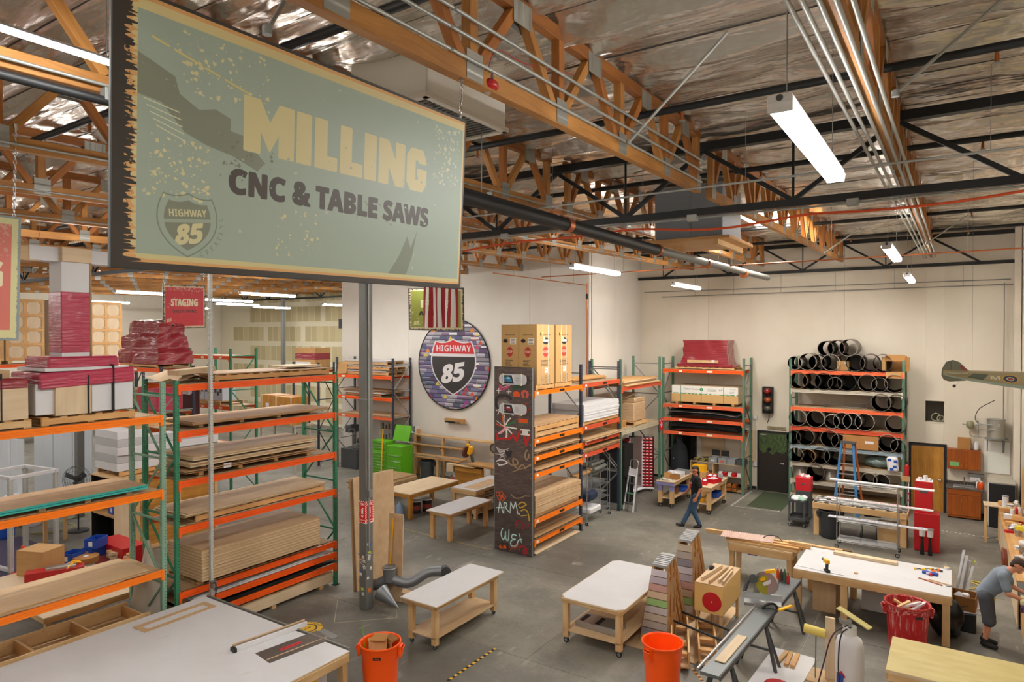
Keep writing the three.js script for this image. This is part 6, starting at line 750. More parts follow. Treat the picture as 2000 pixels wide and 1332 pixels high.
{// carts with parts, shelf bench and person's corner below the back rack
const mk=(label,u,v,paint)=>{const t=table(label,u - .3,u + .3,v - .9,v + .9,.84,{leg:.12,inset:.05,tt:.03,shelf:.3,caster:.06,apron:.1});return t;};
const c1=mk('rolling timber cart with lilac painted legs loaded with small parts',-7.6,21.05);const pm=std(0x8a86b8,.7);for(const s of[-1,1])box('lilac_paint',.124,.2,.124,pm,c1,[s*.19,.62,.79]);box('lilac_apron',.6,.1,.01,pm,c1,[0,.755,.885]);
const c2=mk('rolling timber cart carrying red parts trays behind the walking person',-6.4,20.95);
const item=(name,label,cat,u,v,y,w,h,d,m,r=0)=>{const t=thing(name,label,cat,[u,y,v],r);box('body',w,h,d,m,t,[0,h / 2,0]);return t;};
const openBox=(name,label,cat,u,v,y,w,h,d,m,r=0)=>{const t=thing(name,label,cat,[u,y,v],r);for(const s of[-1,1]){box('side',.008,h,d,m,t,[s*w / 2,h / 2,0]);box('end',w,h,.008,m,t,[0,h / 2,s*d / 2]);}box('bottom',w,.008,d,m,t,[0,.004,0]);return t;};
openBox('cardboard_box','open kraft carton at the near corner of the lilac cart','box',-7.72,20.7,.842,.22,.16,.2,M.card[0],.2);openBox('cardboard_box','open kraft carton with flaps near the middle of the lilac cart','box',-7.45,20.65,.842,.24,.14,.26,M.card[1],-.1);openBox('plastic_tray','clear tray of papers on the lilac cart','tray',-7.6,21.1,.842,.5,.13,.5,M.foam,.1);openBox('plastic_tray','second clear tray of small parts on the lilac cart','tray',-7.55,21.6,.842,.42,.12,.34,M.grey,-.1);item('yellow_case','yellow plastic case at the far end of the lilac cart','case',-7.2,22.35,.842,.42,.2,.3,M.yellow);box('stand',.5,.84,.4,M.pine[2],thing('wooden_crate','timber box under the yellow case','crate',[-7.2,0,22.35]),[0,.42,0]);
for(let k=0;k<14;k++)item('hardware_pack','small bag of white hardware on the near end of the lilac cart','pack',-7.82 +(k % 5)*.1,20.25 + Math.floor(k / 5)*.09,.842,.06,.03,.05,pick([M.foam,M.alu,M.grey,M.whiteP]),rr(0,3)).userData.group='hardware bags on the lilac cart';
for(let k=0;k<7;k++)item('paper_bundle','crumpled white paper in the trays of the lilac cart','paper',-7.75 +(k % 4)*.1,21.0 + Math.floor(k / 4)*.16,.853,.1,.12,.1,M.foam,rr(0,3)).userData.group='paper in the clear trays';
const rt=(u,v,l,r)=>{const t=openBox('parts_tray',l,'tray',u,v,.842,.3,.14,.42,M.redbin,r);for(let k=0;k<5;k++)box('packet',.09,.05,.07,M.foam,t,[-.08 +(k % 2)*.15,.1,-.15 + k*.07],[rr(0,1),rr(0,2),0]);};rt(-6.5,20.45,'red parts tray at the near end of the second cart',.2);rt(-6.28,20.85,'red parts tray in the middle of the second cart',-.3);rt(-6.45,21.3,'red parts tray at the far end of the second cart',.1);item('glass_jar','clear round jar on the second cart','jar',-6.25,21.45,.842,.16,.15,.16,M.grey,.4);
openBox('storage_bin','blue storage bin full of rods on the shelf of the second cart','bin',-6.35,21.2,.314,.3,.16,.4,M.blueplastic,0);item('yellow_box','small yellow box on the shelf of the second cart','box',-6.5,20.4,.314,.2,.12,.2,M.yellow);openBox('storage_bin','blue bin on the shelf of the lilac cart','bin',-7.45,21.4,.314,.3,.14,.35,M.blueplastic,.3);item('brown_parcel','brown parcel on the shelf of the lilac cart','parcel',-7.6,21.0,.314,.25,.16,.3,M.card[2],.2);
// low shelf bench under the back rack with plastic bins
const sb=thing('shelf_bench','low plywood shelf unit with bins under the back rack','shelf unit',[-6.95,0,23.65]);box('top',1.85,.03,.7,M.board[0],sb,[0,.96,0]);box('middle_shelf',1.8,.025,.68,M.ply[2],sb,[0,.55,0]);box('bottom',1.8,.025,.68,M.ply[2],sb,[0,.06,0]);for(const x of[-.9,-.1,.9])box('upright',.03,.96,.68,M.ply[1],sb,[x,.48,0]);
[[-7.05,'grey bin with a black lid raised at the back wall bench',1],[-6.72,'second grey bin with a black lid raised on the shelf bench',1],[-6.42,'plain grey bin on the shelf bench',0],[-6.1,'dark grey bin by the rack post on the shelf bench',0]].forEach(([u,l,lid],k)=>{const b=openBox('storage_bin',l,'bin',u,23.5,.976,.28,.19,.36,k===3?M.dgrey:M.grey,0);if(lid)box('lid',.28,.2,.012,M.black,b,[0,.3,-.18],[-.15,0,0]);if(k<2)box('label',.12,.06,.004,k?M.hose:M.foam,b,[0,.08,.185]);});
for(let k=0;k<8;k++){const c=thing('cable_tangle','tangled dark cable on the shelf bench','cable',[-7.75 + k*.07,.98,23.4 +(k % 3)*.12],0,'tangled cables');mesh('coil',new THREE.TorusGeometry(.07,.014,6,16),k % 3===1?std(0xa8a030,.5):M.black,c,[0,.03 + .03*(k % 2),0],[PI / 2 + rr(-.5,.5),rr(-.5,.5),0]);}
for(let k=0;k<5;k++)item('red_packet','white topped red packet on the middle shelf of the bench','packet',-6.8 + k*.16,23.4,.563,.12,.12,.2,k % 2?M.redbin:M.foam,rr(-.2,.2)).userData.group='packets on the shelf bench';
for(let k=0;k<6;k++)item('split_log','dark round offcut stored in the bottom of the shelf bench','offcut',-6.7 +(k % 3)*.2,23.4,.073 + Math.floor(k / 3)*.12,.14,.1,.3,pick([M.fir[2],M.oakd]),rr(-.2,.2)).userData.group='offcuts in the shelf bench';
box('panel',.8,1.1,.02,M.ply[0],thing('plywood_sheet','plywood sheet fixed to the wall behind the shelf bench','panel',[-7.35,.98,24.34]),[0,.55,0]);box('panel',.5,1.1,.02,M.ply[0],thing('plywood_sheet','narrow plywood sheet by the rack post at the back wall','panel',[-6.1,.98,24.34]),[0,.55,0]);
const dk=structure(new THREE.Group());dk.name='door_3';dk.position.set(-8.5,0,-24.36);scene.add(dk);{const rm=std(0x8f897f,.9);box('room_back',1.3,2.3,.04,rm,dk,[0,1.1,-2.6]);for(const s of[-1,1])box('room_side',.04,2.3,2.4,rm,dk,[s*.6,1.1,-1.42]);box('room_ceiling',1.3,.04,2.4,rm,dk,[0,2.2,-1.42]);box('room_floor',1.3,.04,2.6,rm,dk,[0,-.02,-1.35]);}for(const s of[-1,1])box('frame',.06,2.15,.06,M.black,dk,[s*.5,1.07,.01]);box('frame',1.06,.06,.06,M.black,dk,[0,2.14,.01]);
const ghost=thing('hooded_prop','tall dark hooded figure prop standing in the dark doorway','prop',[-8.45,0,23.9]);mesh('cloak',lathe([[0,1.75],[.07,1.72],[.12,1.6],[.12,1.48],[.2,1.4],[.27,1.25],[.31,.8],[.34,.35],[.36,.02],[0,.02]],26),std(0x23262c,.9),ghost);for(const[x,y]of[[-.14,.93],[-.1,.9],[-.12,.8]])box('clasp',.03,.03,.01,M.foam,ghost,[x,y,.27]);mesh('dim_face',new THREE.SphereGeometry(.08,14,10),std(0x3a3e46,.8),ghost,[-.03,1.58,.06]);
}
{// red bin cabinets, wire racks, ladders
const cab=(label,u,v,rot,cols,rows,w,h)=>{const c=thing('bin_cabinet',label,'cabinet',[u,0,v],rot);box('back',w,h,.03,M.galvD,c,[0,h / 2 + .12,-.12]);for(const s of[-1,1])box('side',.03,h,.3,M.black,c,[s*(w / 2 + .015),h / 2 + .12,0]);box('base',w + .06,.04,.34,M.foam,c,[0,.12,.02]);for(const s of[-1,1])caster(c,s*w*.4,.05,.05);
const bw=w / cols,bh=(h - .06)/ rows;const g=merge([at(cb(bw - .012,bh*.62,.012,.002),[0,-bh*.12,.1]),at(cb(bw - .012,.01,.2,.002),[0,-bh*.42,0]),at(cb(.008,bh*.8,.2,.002),[-bw / 2 + .008,0,0]),at(cb(.008,bh*.8,.2,.002),[bw / 2 - .008,0,0])]);
for(let r=0;r<rows;r++)for(let k=0;k<cols;k++){const b=mesh('parts_bin',g,M.redbin,c,[-w / 2 +(k + .5)*bw,.17 +(r + .5)*bh,0]);box('card',bw*.55,bh*.3,.004,M.foam,b,[0,bh*.02,.108]);}return c;};
cab('rolling cabinet of small red parts bins facing the cart',-9.15,21.95,.42,6,16,.8,1.78);cab('open cabinet door lined with larger red parts bins',-9.3,21.0,RY + .12,3,13,.62,1.78);
const dr=thing('cabinet_door','silvery mesh cabinet door standing open','door',[-9.12,.15,21.42],RY*.9);box('mesh_panel',.75,1.8,.015,M.alu,dr,[0,.9,0]);for(const s of[-1,1])box('stile',.03,1.84,.03,M.foam,dr,[s*.38,.9,.0]);box('sill',.78,.03,.2,M.foam,dr,[0,-.0,.06]);
box('body',.9,1.9,.7,M.nearblack,thing('dark_locker','black locker behind the red parts bins','locker',[-9.25,0,20.1],0),[0,.95,0]);
box('shelf',.6,.03,.5,M.steelBlack,thing('steel_plate','dark steel plate jutting from the rack beside the step ladder','plate',[-8.75,.92,20.0]),[0,0,0]);
const fa=thing('sign_card','red first aid sign with a white cross on the green rack post','sign',[BU + .05,2.1,22.45],RY);box('card',.4,.42,.006,M.redbin,fa,[0,.21,0]);box('cross',.06,.2,.008,M.foam,fa,[0,.2,0]);box('cross_bar',.2,.06,.008,M.foam,fa,[0,.2,0]);for(const[x,y]of[[-.1,.36],[.1,.36]])box('lettering',.12,.03,.008,M.foam,fa,[x,y,0]);
const wire=(label,u,v,rot,w,d,h,levels,o={})=>{const t=thing('wire_shelf',label,'wire shelf',[u,0,v],rot);for(const x of[-1,1])for(const z of[-1,1]){bar('post',[x*w / 2,.1,z*d / 2],[x*w / 2,h,z*d / 2],.026,.026,M.alu,t,true);caster(t,x*w / 2,z*d / 2,.045);}for(const y of levels){for(const z of[-1,1]){bar('shelf_rim',[-w / 2,y,z*d / 2],[w / 2,y,z*d / 2],.008,.008,M.alu,t,true);bar('shelf_rim',[-w / 2,y - .03,z*d / 2],[w / 2,y - .03,z*d / 2],.008,.008,M.alu,t,true);}for(const x of[-1,1])bar('shelf_rim',[x*w / 2,y,-d / 2],[x*w / 2,y,d / 2],.008,.008,M.alu,t,true);const list=[];const n=Math.round(d / .035);for(let k=1;k<n;k++)list.push(at(cyl(.0028,.0028,w,5),[0,y + .003,-d / 2 + k*d / n],[0,0,PI / 2]));const m=mesh('wire_grid',merge(list),M.alu,t);}return t;};
wire('chrome wire shelf trolley standing under the faded red bay',-9.05,17.75,0,.62,1.5,1.85,[.25,.6,1.0,1.4]);wire('second chrome wire trolley behind the step ladder',-9.35,18.75,0,.6,.5,1.5,[.25,.6,.95,1.3]);
box('bag',.45,.3,.6,std(0x202a44,.8),thing('duffel_bag','dark blue duffel bag on the chrome trolley','bag',[-8.98,.61,17.5]),[0,.15,0],undefined,.09);box('tub',.5,.16,.7,M.foam,thing('white_tub','white tub on the bottom of the chrome trolley','tub',[-9.0,.262,17.6]),[0,.08,0],undefined,.03);
const bd=thing('wood_board','pale plank lying through the chrome trolley','board',[-9.0,1.42,17.3],RY);box('plank',1.3,.05,.22,M.pine[1],bd,[0,.025,0]);
for(let k=0;k<5;k++){const c=thing('rolled_fabric','rolled sheet heaped on top of the chrome trolley','roll',[-9.2 + .09*k,1.42 +(k % 2)*.12,18.0],0,'rolls on the chrome trolley');mesh('roll',cyl(.06,.06,.9,14),pick([M.grey,M.kraft,M.foam,M.galvD]),c,[0,.08,0],[PI / 2,0,rr(-.2,.2)]);}
const sl=thing('step_ladder','white folded step ladder leaning on the navy rack post','ladder',[-8.32,0,19.25],-.35);for(const s of[-1,1]){bar('rail',[s*.2,.02,.18],[s*.15,1.35,-.06],.05,.025,M.foam,sl);bar('rear_rail',[s*.18,.02,.02],[s*.14,1.25,-.1],.03,.02,M.galvD,sl);}for(const[y,c]of[[.25,M.dgrey],[.55,M.greenB],[.85,M.dgrey],[1.1,M.foam]])box('tread',.36 - y*.06,.025,.12,c,sl,[0,y,.17 - y*.18]);box('tread_panel',.3,.2,.02,M.foam,sl,[0,1.2,-.04],[-.2,0,0]);tube('hoop',[[-.15,1.3,-.06],[-.14,1.55,-.1],[.14,1.55,-.1],[.15,1.3,-.06]],.014,M.alu,sl,16);
const bl=thing('step_ladder','tall blue and orange fibreglass step ladder before the tube rack','ladder',[-2.72,0,22.6],-.05);const blueR=std(0x3a78b0,.5),orR=std(0xc0673a,.55);const H=2.15;for(const s of[-1,1]){bar('front_rail',[s*.33,.02,.3],[s*.16,H,0],.07,.03,blueR,bl);bar('rear_rail',[s*.3 + .08,.02,-.45],[s*.14 + .06,H,-.05],.06,.025,orR,bl);}for(let k=1;k<7;k++){const t=k / 7;box('tread',.62 - .32*t,.03,.1,M.alu,bl,[0,H*t,.3*(1 - t)- .02]);}box('top_cap',.42,.06,.2,M.dgrey,bl,[.02,H + .03,-.03]);box('rear_brace',.5,.025,.02,M.alu,bl,[.06,.6,-.34]);
}
{// painted bench with wire rack in front of it, red tool cabinets, black carts
const t=table('long spattered bench with a black top behind the wire rack',-3.2,-1.0,19.75,20.55,.92,{leg:.14,inset:.0,tt:.03,apron:.16,edge:std(0xffffff,.5,0,{map:tex(256,256,(x,y)=>{const n=fbm(x,y,10,26,4,81);return n>.62?[215,212,205]:mix([38,37,36],[62,60,58],n);},true,.9,.9)})});
for(let k=0;k<7;k++){const c=thing('foam_letter','white cut foam piece lying on the spattered bench','foam piece',[-3.0 + k*.28,.921,19.95 +(k % 3)*.16],rr(-.3,.3),'white foam pieces');mesh('piece',extr([[-.09,-.05],[-.03,-.07],[.02,-.04],[.09,-.06],[.1,.03],[.03,.06],[-.02,.02],[-.08,.06]],.03).rotateX(-PI / 2),M.foam,c,[0,.016,0]);}
const ws=thing('wire_shelf','tall chrome wire shelf with painted strips in front of the spattered bench','wire shelf',[-1.82,0,19.05]);const w=1.35,d=.5;for(const x of[-1,1])for(const z of[-1,1]){bar('post',[x*w / 2,.1,z*d / 2],[x*w / 2,1.72,z*d / 2],.026,.026,M.alu,ws,true);caster(ws,x*w / 2,z*d / 2,.05);}for(const y of[.22,.72,1.2,1.68]){for(const z of[-1,1])for(const q of[0,-.03])bar('shelf_rim',[-w / 2,y + q,z*d / 2],[w / 2,y + q,z*d / 2],.009,.009,M.alu,ws,true);for(const x of[-1,1])bar('shelf_rim',[x*w / 2,y,-d / 2],[x*w / 2,y,d / 2],.009,.009,M.alu,ws,true);const list=[];for(let k=1;k<15;k++)list.push(at(cyl(.003,.003,w,5),[0,y + .003,-d / 2 + k*d / 15],[0,0,PI / 2]));mesh('wire_grid',merge(list),M.alu,ws);}
const stripT=(c)=>std(0xffffff,.5,0,{map:canvasTex(512,48,(g)=>{g.fillStyle='#e4e4e6';g.fillRect(0,0,512,48);g.fillStyle=c;for(let k=0;k<26;k++)g.fillRect(k*20 + 5*hsh(k,1,3),8 + 14*hsh(k,2,3),14,8 + 10*hsh(k,3,3));})});
[[.735,.95,2.2,'#3a5db0','white strip printed blue across the middle of the wire shelf'],[1.215,.9,2.35,'#c8323a','white strip spattered red across the upper part of the wire shelf'],[1.7,1.0,2.3,'#9a9a98','white strip on the top of the wire shelf']].forEach(([y,,L,c,l],k)=>{const s=thing('painted_strip',l,'strip',[-1.62 + k*.04,y,18.98],-.03);box('strip',L,.03,.13,M.foam,s,[0,.018,0]);mesh('print',new THREE.PlaneGeometry(L - .02,.12).rotateX(-PI / 2),stripT(c),s,[0,.0345,0]);});
const rc=thing('tool_cabinet','tall red steel tool cabinet by the oak door','cabinet',[-.5,0,19.95]);box('lower_body',.55,.95,.5,M.red,rc,[-.06,.49,0]);box('upper_body',.38,.78,.42,M.red,rc,[-.14,1.36,-.02]);box('badge',.16,.06,.006,M.dgrey,rc,[-.14,1.5,.193]);box('kick',.5,.03,.45,M.black,rc,[-.06,.015,0]);
[[-.65,'first white paint tin hung before the red cabinet'],[-.48,'second white paint tin hung before the red cabinet']].forEach(([u,l])=>{const c=thing('paint_tin',l,'tin',[u,.0,19.45]);mesh('tin',cyl(.07,.065,.18,18),M.foam,c,[0,.55,0]);mesh('lid',cyl(.085,.085,.015,18),M.galvD,c,[0,.645,0]);mesh('stand',cyl(.03,.05,.46,10),M.steelBlack,c,[0,.23,0]);});
const gun=thing('glue_pots','white spattered pots on top of the red cabinet','pots',[-.62,1.752,19.95]);for(const[x,h]of[[-.1,.08],[.02,.14],[.1,.07]])mesh('pot',cyl(.05,.045,h,14),M.foam,gun,[x,h / 2,.04]);box('tray',.36,.012,.3,M.foam,gun,[0,.006,0]);
const bc=thing('utility_cart','black plastic utility cart with rags on top','cart',[-3.72,0,20.5]);for(const y of[.2,.72]){box('shelf',.46,.03,.62,M.dgrey,bc,[0,y,0]);for(const s of[-1,1]){box('lip',.015,.08,.62,M.dgrey,bc,[s*.23,y + .03,0]);box('lip',.46,.08,.015,M.dgrey,bc,[0,y + .03,s*.31]);}}for(const x of[-1,1])for(const z of[-1,1]){box('corner_post',.05,.6,.05,M.dgrey,bc,[x*.2,.45,z*.27]);caster(bc,x*.19,z*.26,.045);}
const rg=thing('rag_heap','heap of white and teal rags on the black cart','rags',[-3.72,.752,20.4]);for(let k=0;k<7;k++){const g=new THREE.SphereGeometry(.1,10,8),p=g.attributes.position;for(let q=0;q<p.count;q++){const n=1 + .3*Math.sin(p.getX(q)*40 + k)*Math.cos(p.getZ(q)*35);p.setXYZ(q,p.getX(q)*n*1.2,Math.max(-.04,p.getY(q)*n*.6),p.getZ(q)*n);}g.computeVertexNormals();mesh('rag',g,k % 3?M.foam:std(0x8fb3a6,.8),rg,[rr(-.13,.13),.04,rr(-.2,.15)]);}
const rb=thing('red_tool_box','bright red box of rags standing behind the black cart','box',[-3.72,0,21.35]);box('pedestal',.4,.85,.4,M.dgrey,rb,[0,.425,0]);box('box',.42,.38,.4,M.redbin,rb,[0,1.04,0]);box('badge',.12,.05,.006,M.dgrey,rb,[0,1.04,.203]);for(let k=0;k<4;k++)box('crumpled_rag',.12,.07,.12,k % 2?M.foam:std(0xb98a86,.8),rb,[-.12 + k*.08,1.26,rr(-.1,.1)],[rr(0,1),rr(0,3),0],.02);
const st=thing('bar_stool','black low backed chair tucked below the spattered bench','chair',[-1.85,0,19.85]);box('seat',.4,.04,.4,M.black,st,[0,.5,0]);box('backrest',.4,.2,.03,M.black,st,[.05,.72,-.18],[-.1,0,.05],.02);for(const x of[-1,1])for(const z of[-1,1])bar('leg',[x*.17,.48,z*.17],[x*.2,0,z*.2],.022,.022,M.black,st,true);
box('box',.55,.5,.5,M.pine[0],thing('wooden_crate','timber crate under the spattered bench beside the black chair','crate',[-1.4,0,20.15]),[0,.25,0]);
bottleAt(-2.2,20.1,.921,0x2f6fae,'white tub with a blue band on the spattered bench');
function bottleAt(u,v,y,c,l){const b=thing('paint_pot',l,'pot',[u,y,v]);mesh('tub',cyl(.05,.045,.12,16),M.foam,b,[0,.06,0]);mesh('band',cyl(.0505,.047,.05,16),std(c,.5),b,[0,.055,0]);}
}
{// clutter bench against the right wall, yellow cord, boxes behind the white bench
const b=thing('wall_bench','cluttered plywood bench along the side wall by the fridge','bench',[1.28,0,18.75],0);box('top',.6,.04,6.6,M.pine[1],b,[0,.9,0]);box('front',.02,.84,6.5,M.ply[0],b,[-.27,.44,0]);for(let k=0;k<6;k++)box('upright',.5,.86,.04,M.pine[0],b,[.02,.44,-3.1 + k*1.24]);box('back_board',.02,1.0,6.6,M.ply[2],b,[.29,1.42,0]);for(const z of[2.5,-.5,-3])bar('stud',[.22,.92,z],[.22,2.0,z],.07,.05,M.pine[0],b);
const names=['tin','plastic tub','folded paper stack','tool case','glue bottle','offcut','wire tangle','carton'],mats=[M.foam,M.grey,M.foam,M.dgrey,std(0x5a4a78,.5),M.pine[0],M.foam,M.card[0],std(0xd8c62e,.5),M.redbin,M.alu];
let n=0;for(let k=0;k<62;k++){const v=15.6 + rnd()*6.2,u=1.06 + rnd()*.38,kind=k % 8,lv=rnd()>.62?.1:0;const it=thing(['paint_tin','plastic_tub','paper_stack','tool_case','glue_bottle','wood_offcut','white_scrap','small_carton'][kind],'small ' +['paint tin','plastic tub','stack of papers','dark tool case','glue bottle','wood offcut','white foam scrap','kraft carton'][kind]+ ' among the clutter on the side wall bench',['tin','tub','paper','case','bottle','offcut','scrap','box'][kind],[u,.92 + lv,v],rr(-.6,.6),names[kind]+ 's in the bench clutter');const m=pick(mats);
if(kind===0||kind===1)mesh('body',cyl(.05,.045,.13,14),kind?M.foam:M.alu,it,[0,.065,0]);else if(kind===4){mesh('body',lathe([[0,0],[.03,0],[.032,.12],[.012,.16],[0,.19]],12),m,it);}else if(kind===6){for(let q=0;q<3;q++)box('scrap',.14,.02,.08,M.foam,it,[rr(-.04,.04),.02 + q*.03,rr(-.04,.04)],[rr(-.4,.4),rr(0,3),rr(-.4,.4)]);}else box('body',kind===5?.3:.16,kind===2?.05:.1,.12,kind===5?M.pine[2]:m,it,[0,kind===2?.025:.05,0]);}
const pr=thing('pipe_stub','white cylinder canister standing in the bench clutter','canister',[1.12,.92,21.5]);mesh('body',cyl(.07,.07,.35,18),M.foam,pr,[0,.175,0]);mesh('rim',cyl(.075,.075,.02,18),M.grey,pr,[0,.355,0]);
const bt=thing('band_saw_table','small plywood topped stand at the end of the cluttered bench','stand',[.86,0,21.7]);box('top',.4,.03,.5,M.ply[0],bt,[0,.98,0]);for(const x of[-.15,.15])for(const z of[-.2,.2])box('leg',.05,.96,.05,M.pine[0],bt,[x,.48,z]);
const cl2=thing('coiled_hose','coiled reddish brown hose hung on the front of the cluttered bench','hose',[.96,.55,18.0]);for(let k=0;k<4;k++)mesh('loop',new THREE.TorusGeometry(.24 + .01*k,.014,8,30),std(0x7a3b22,.5),cl2,[-.02*k,0,0],[0,PI / 2,0]);const cl3=thing('coiled_hose','coiled pink orange hose hung beside the worker in shorts','hose',[1.12,.42,14.1]);for(let k=0;k<4;k++)mesh('loop',new THREE.TorusGeometry(.2 + .012*k,.012,8,30),std(0xd2754e,.5),cl3,[-.02*k,0,0],[0,PI / 2,.2]);
box('cabinet',.5,.86,1.6,M.pine[2],thing('wood_cabinet','timber base under the bench where the worker in shorts stands','cabinet',[1.3,0,14.55]),[0,.43,0]);const sv=thing('work_surface','vise and saw bench top in front of the worker in shorts','bench top',[1.28,.862,14.55]);box('top',.6,.05,1.7,M.dgrey,sv,[0,.025,0]);box('machine',.3,.24,.4,M.dgrey,sv,[.05,.17,-.1],undefined,.02);box('rag',.16,.1,.3,std(0xd9cf9a,.8),sv,[-.25,.1,.35],undefined,.02);box('purple_clamp',.1,.08,.14,std(0x4a2a5a,.5),sv,[-.28,.02,.55]);
const yc=thing('extension_cord','yellow extension cord looping over the floor near the worker in shorts','cord',[0,0,0]);const P2=(a)=>a.map(([px,py])=>{const q=G(px,py,.015);return W(q.u,q.y,q.v);});tube('loop',P2([[1860,1175],[1880,1185],[1910,1191],[1935,1180],[1942,1165],[1930,1150],[1905,1140],[1890,1133]]),.012,std(0xc8ae2e,.5),yc,50);tube('loop',P2([[1890,1133],[1915,1138],[1935,1150],[1925,1158],[1900,1160],[1890,1152],[1910,1148]]),.012,std(0xc8ae2e,.5),yc,40);
const dbx=thing('plastic_tote','black tote beside the far corner of the white bench','tote',[.16,0,15.0]);box('tote',.4,.35,.42,M.black,dbx,[0,.175,0],undefined,.02);const lidp=thing('paper_sheet','white board laid on the black tote','board',[.2,.352,15.0]);box('sheet',.42,.02,.4,M.foam,lidp,[0,.01,0],[0,.2,0]);
const kb=thing('cardboard_box','open kraft box with a printed smile arrow on the black tote','box',[.14,.374,15.05],-.1);for(const s of[-1,1]){box('side',.01,.26,.42,M.card[2],kb,[s*.22,.13,0]);box('end',.44,.26,.01,M.card[2],kb,[0,.13,s*.21]);}box('bottom',.43,.01,.41,M.card[2],kb,[0,.005,0]);tube('printed_arrow',[[-.12,.12,.217],[0,.07,.217],[.12,.12,.217]],.006,M.black,kb,12,5);for(let k=0;k<4;k++)box('crumpled_paper',.14,.08,.12,M.foam,kb,[rr(-.1,.1),.18,rr(-.1,.1)],[rr(0,1),rr(0,2),rr(0,1)],.02);
const ex=thing('aluminium_profiles','bundle of silver aluminium profiles leaning behind the white bench','profiles',[.12,0,15.7],0);for(let k=0;k<4;k++){bar('profile',[-.12 + k*.05,0,-.05 - .04*k],[.06 + k*.05,1.15 - k*.1,-.45],.05,.025,k % 2?M.foam:M.alu,ex);}box('yellow_tag',.04,.04,.03,std(0xc7d02f,.5),ex,[.24,.95,-.42]);
}
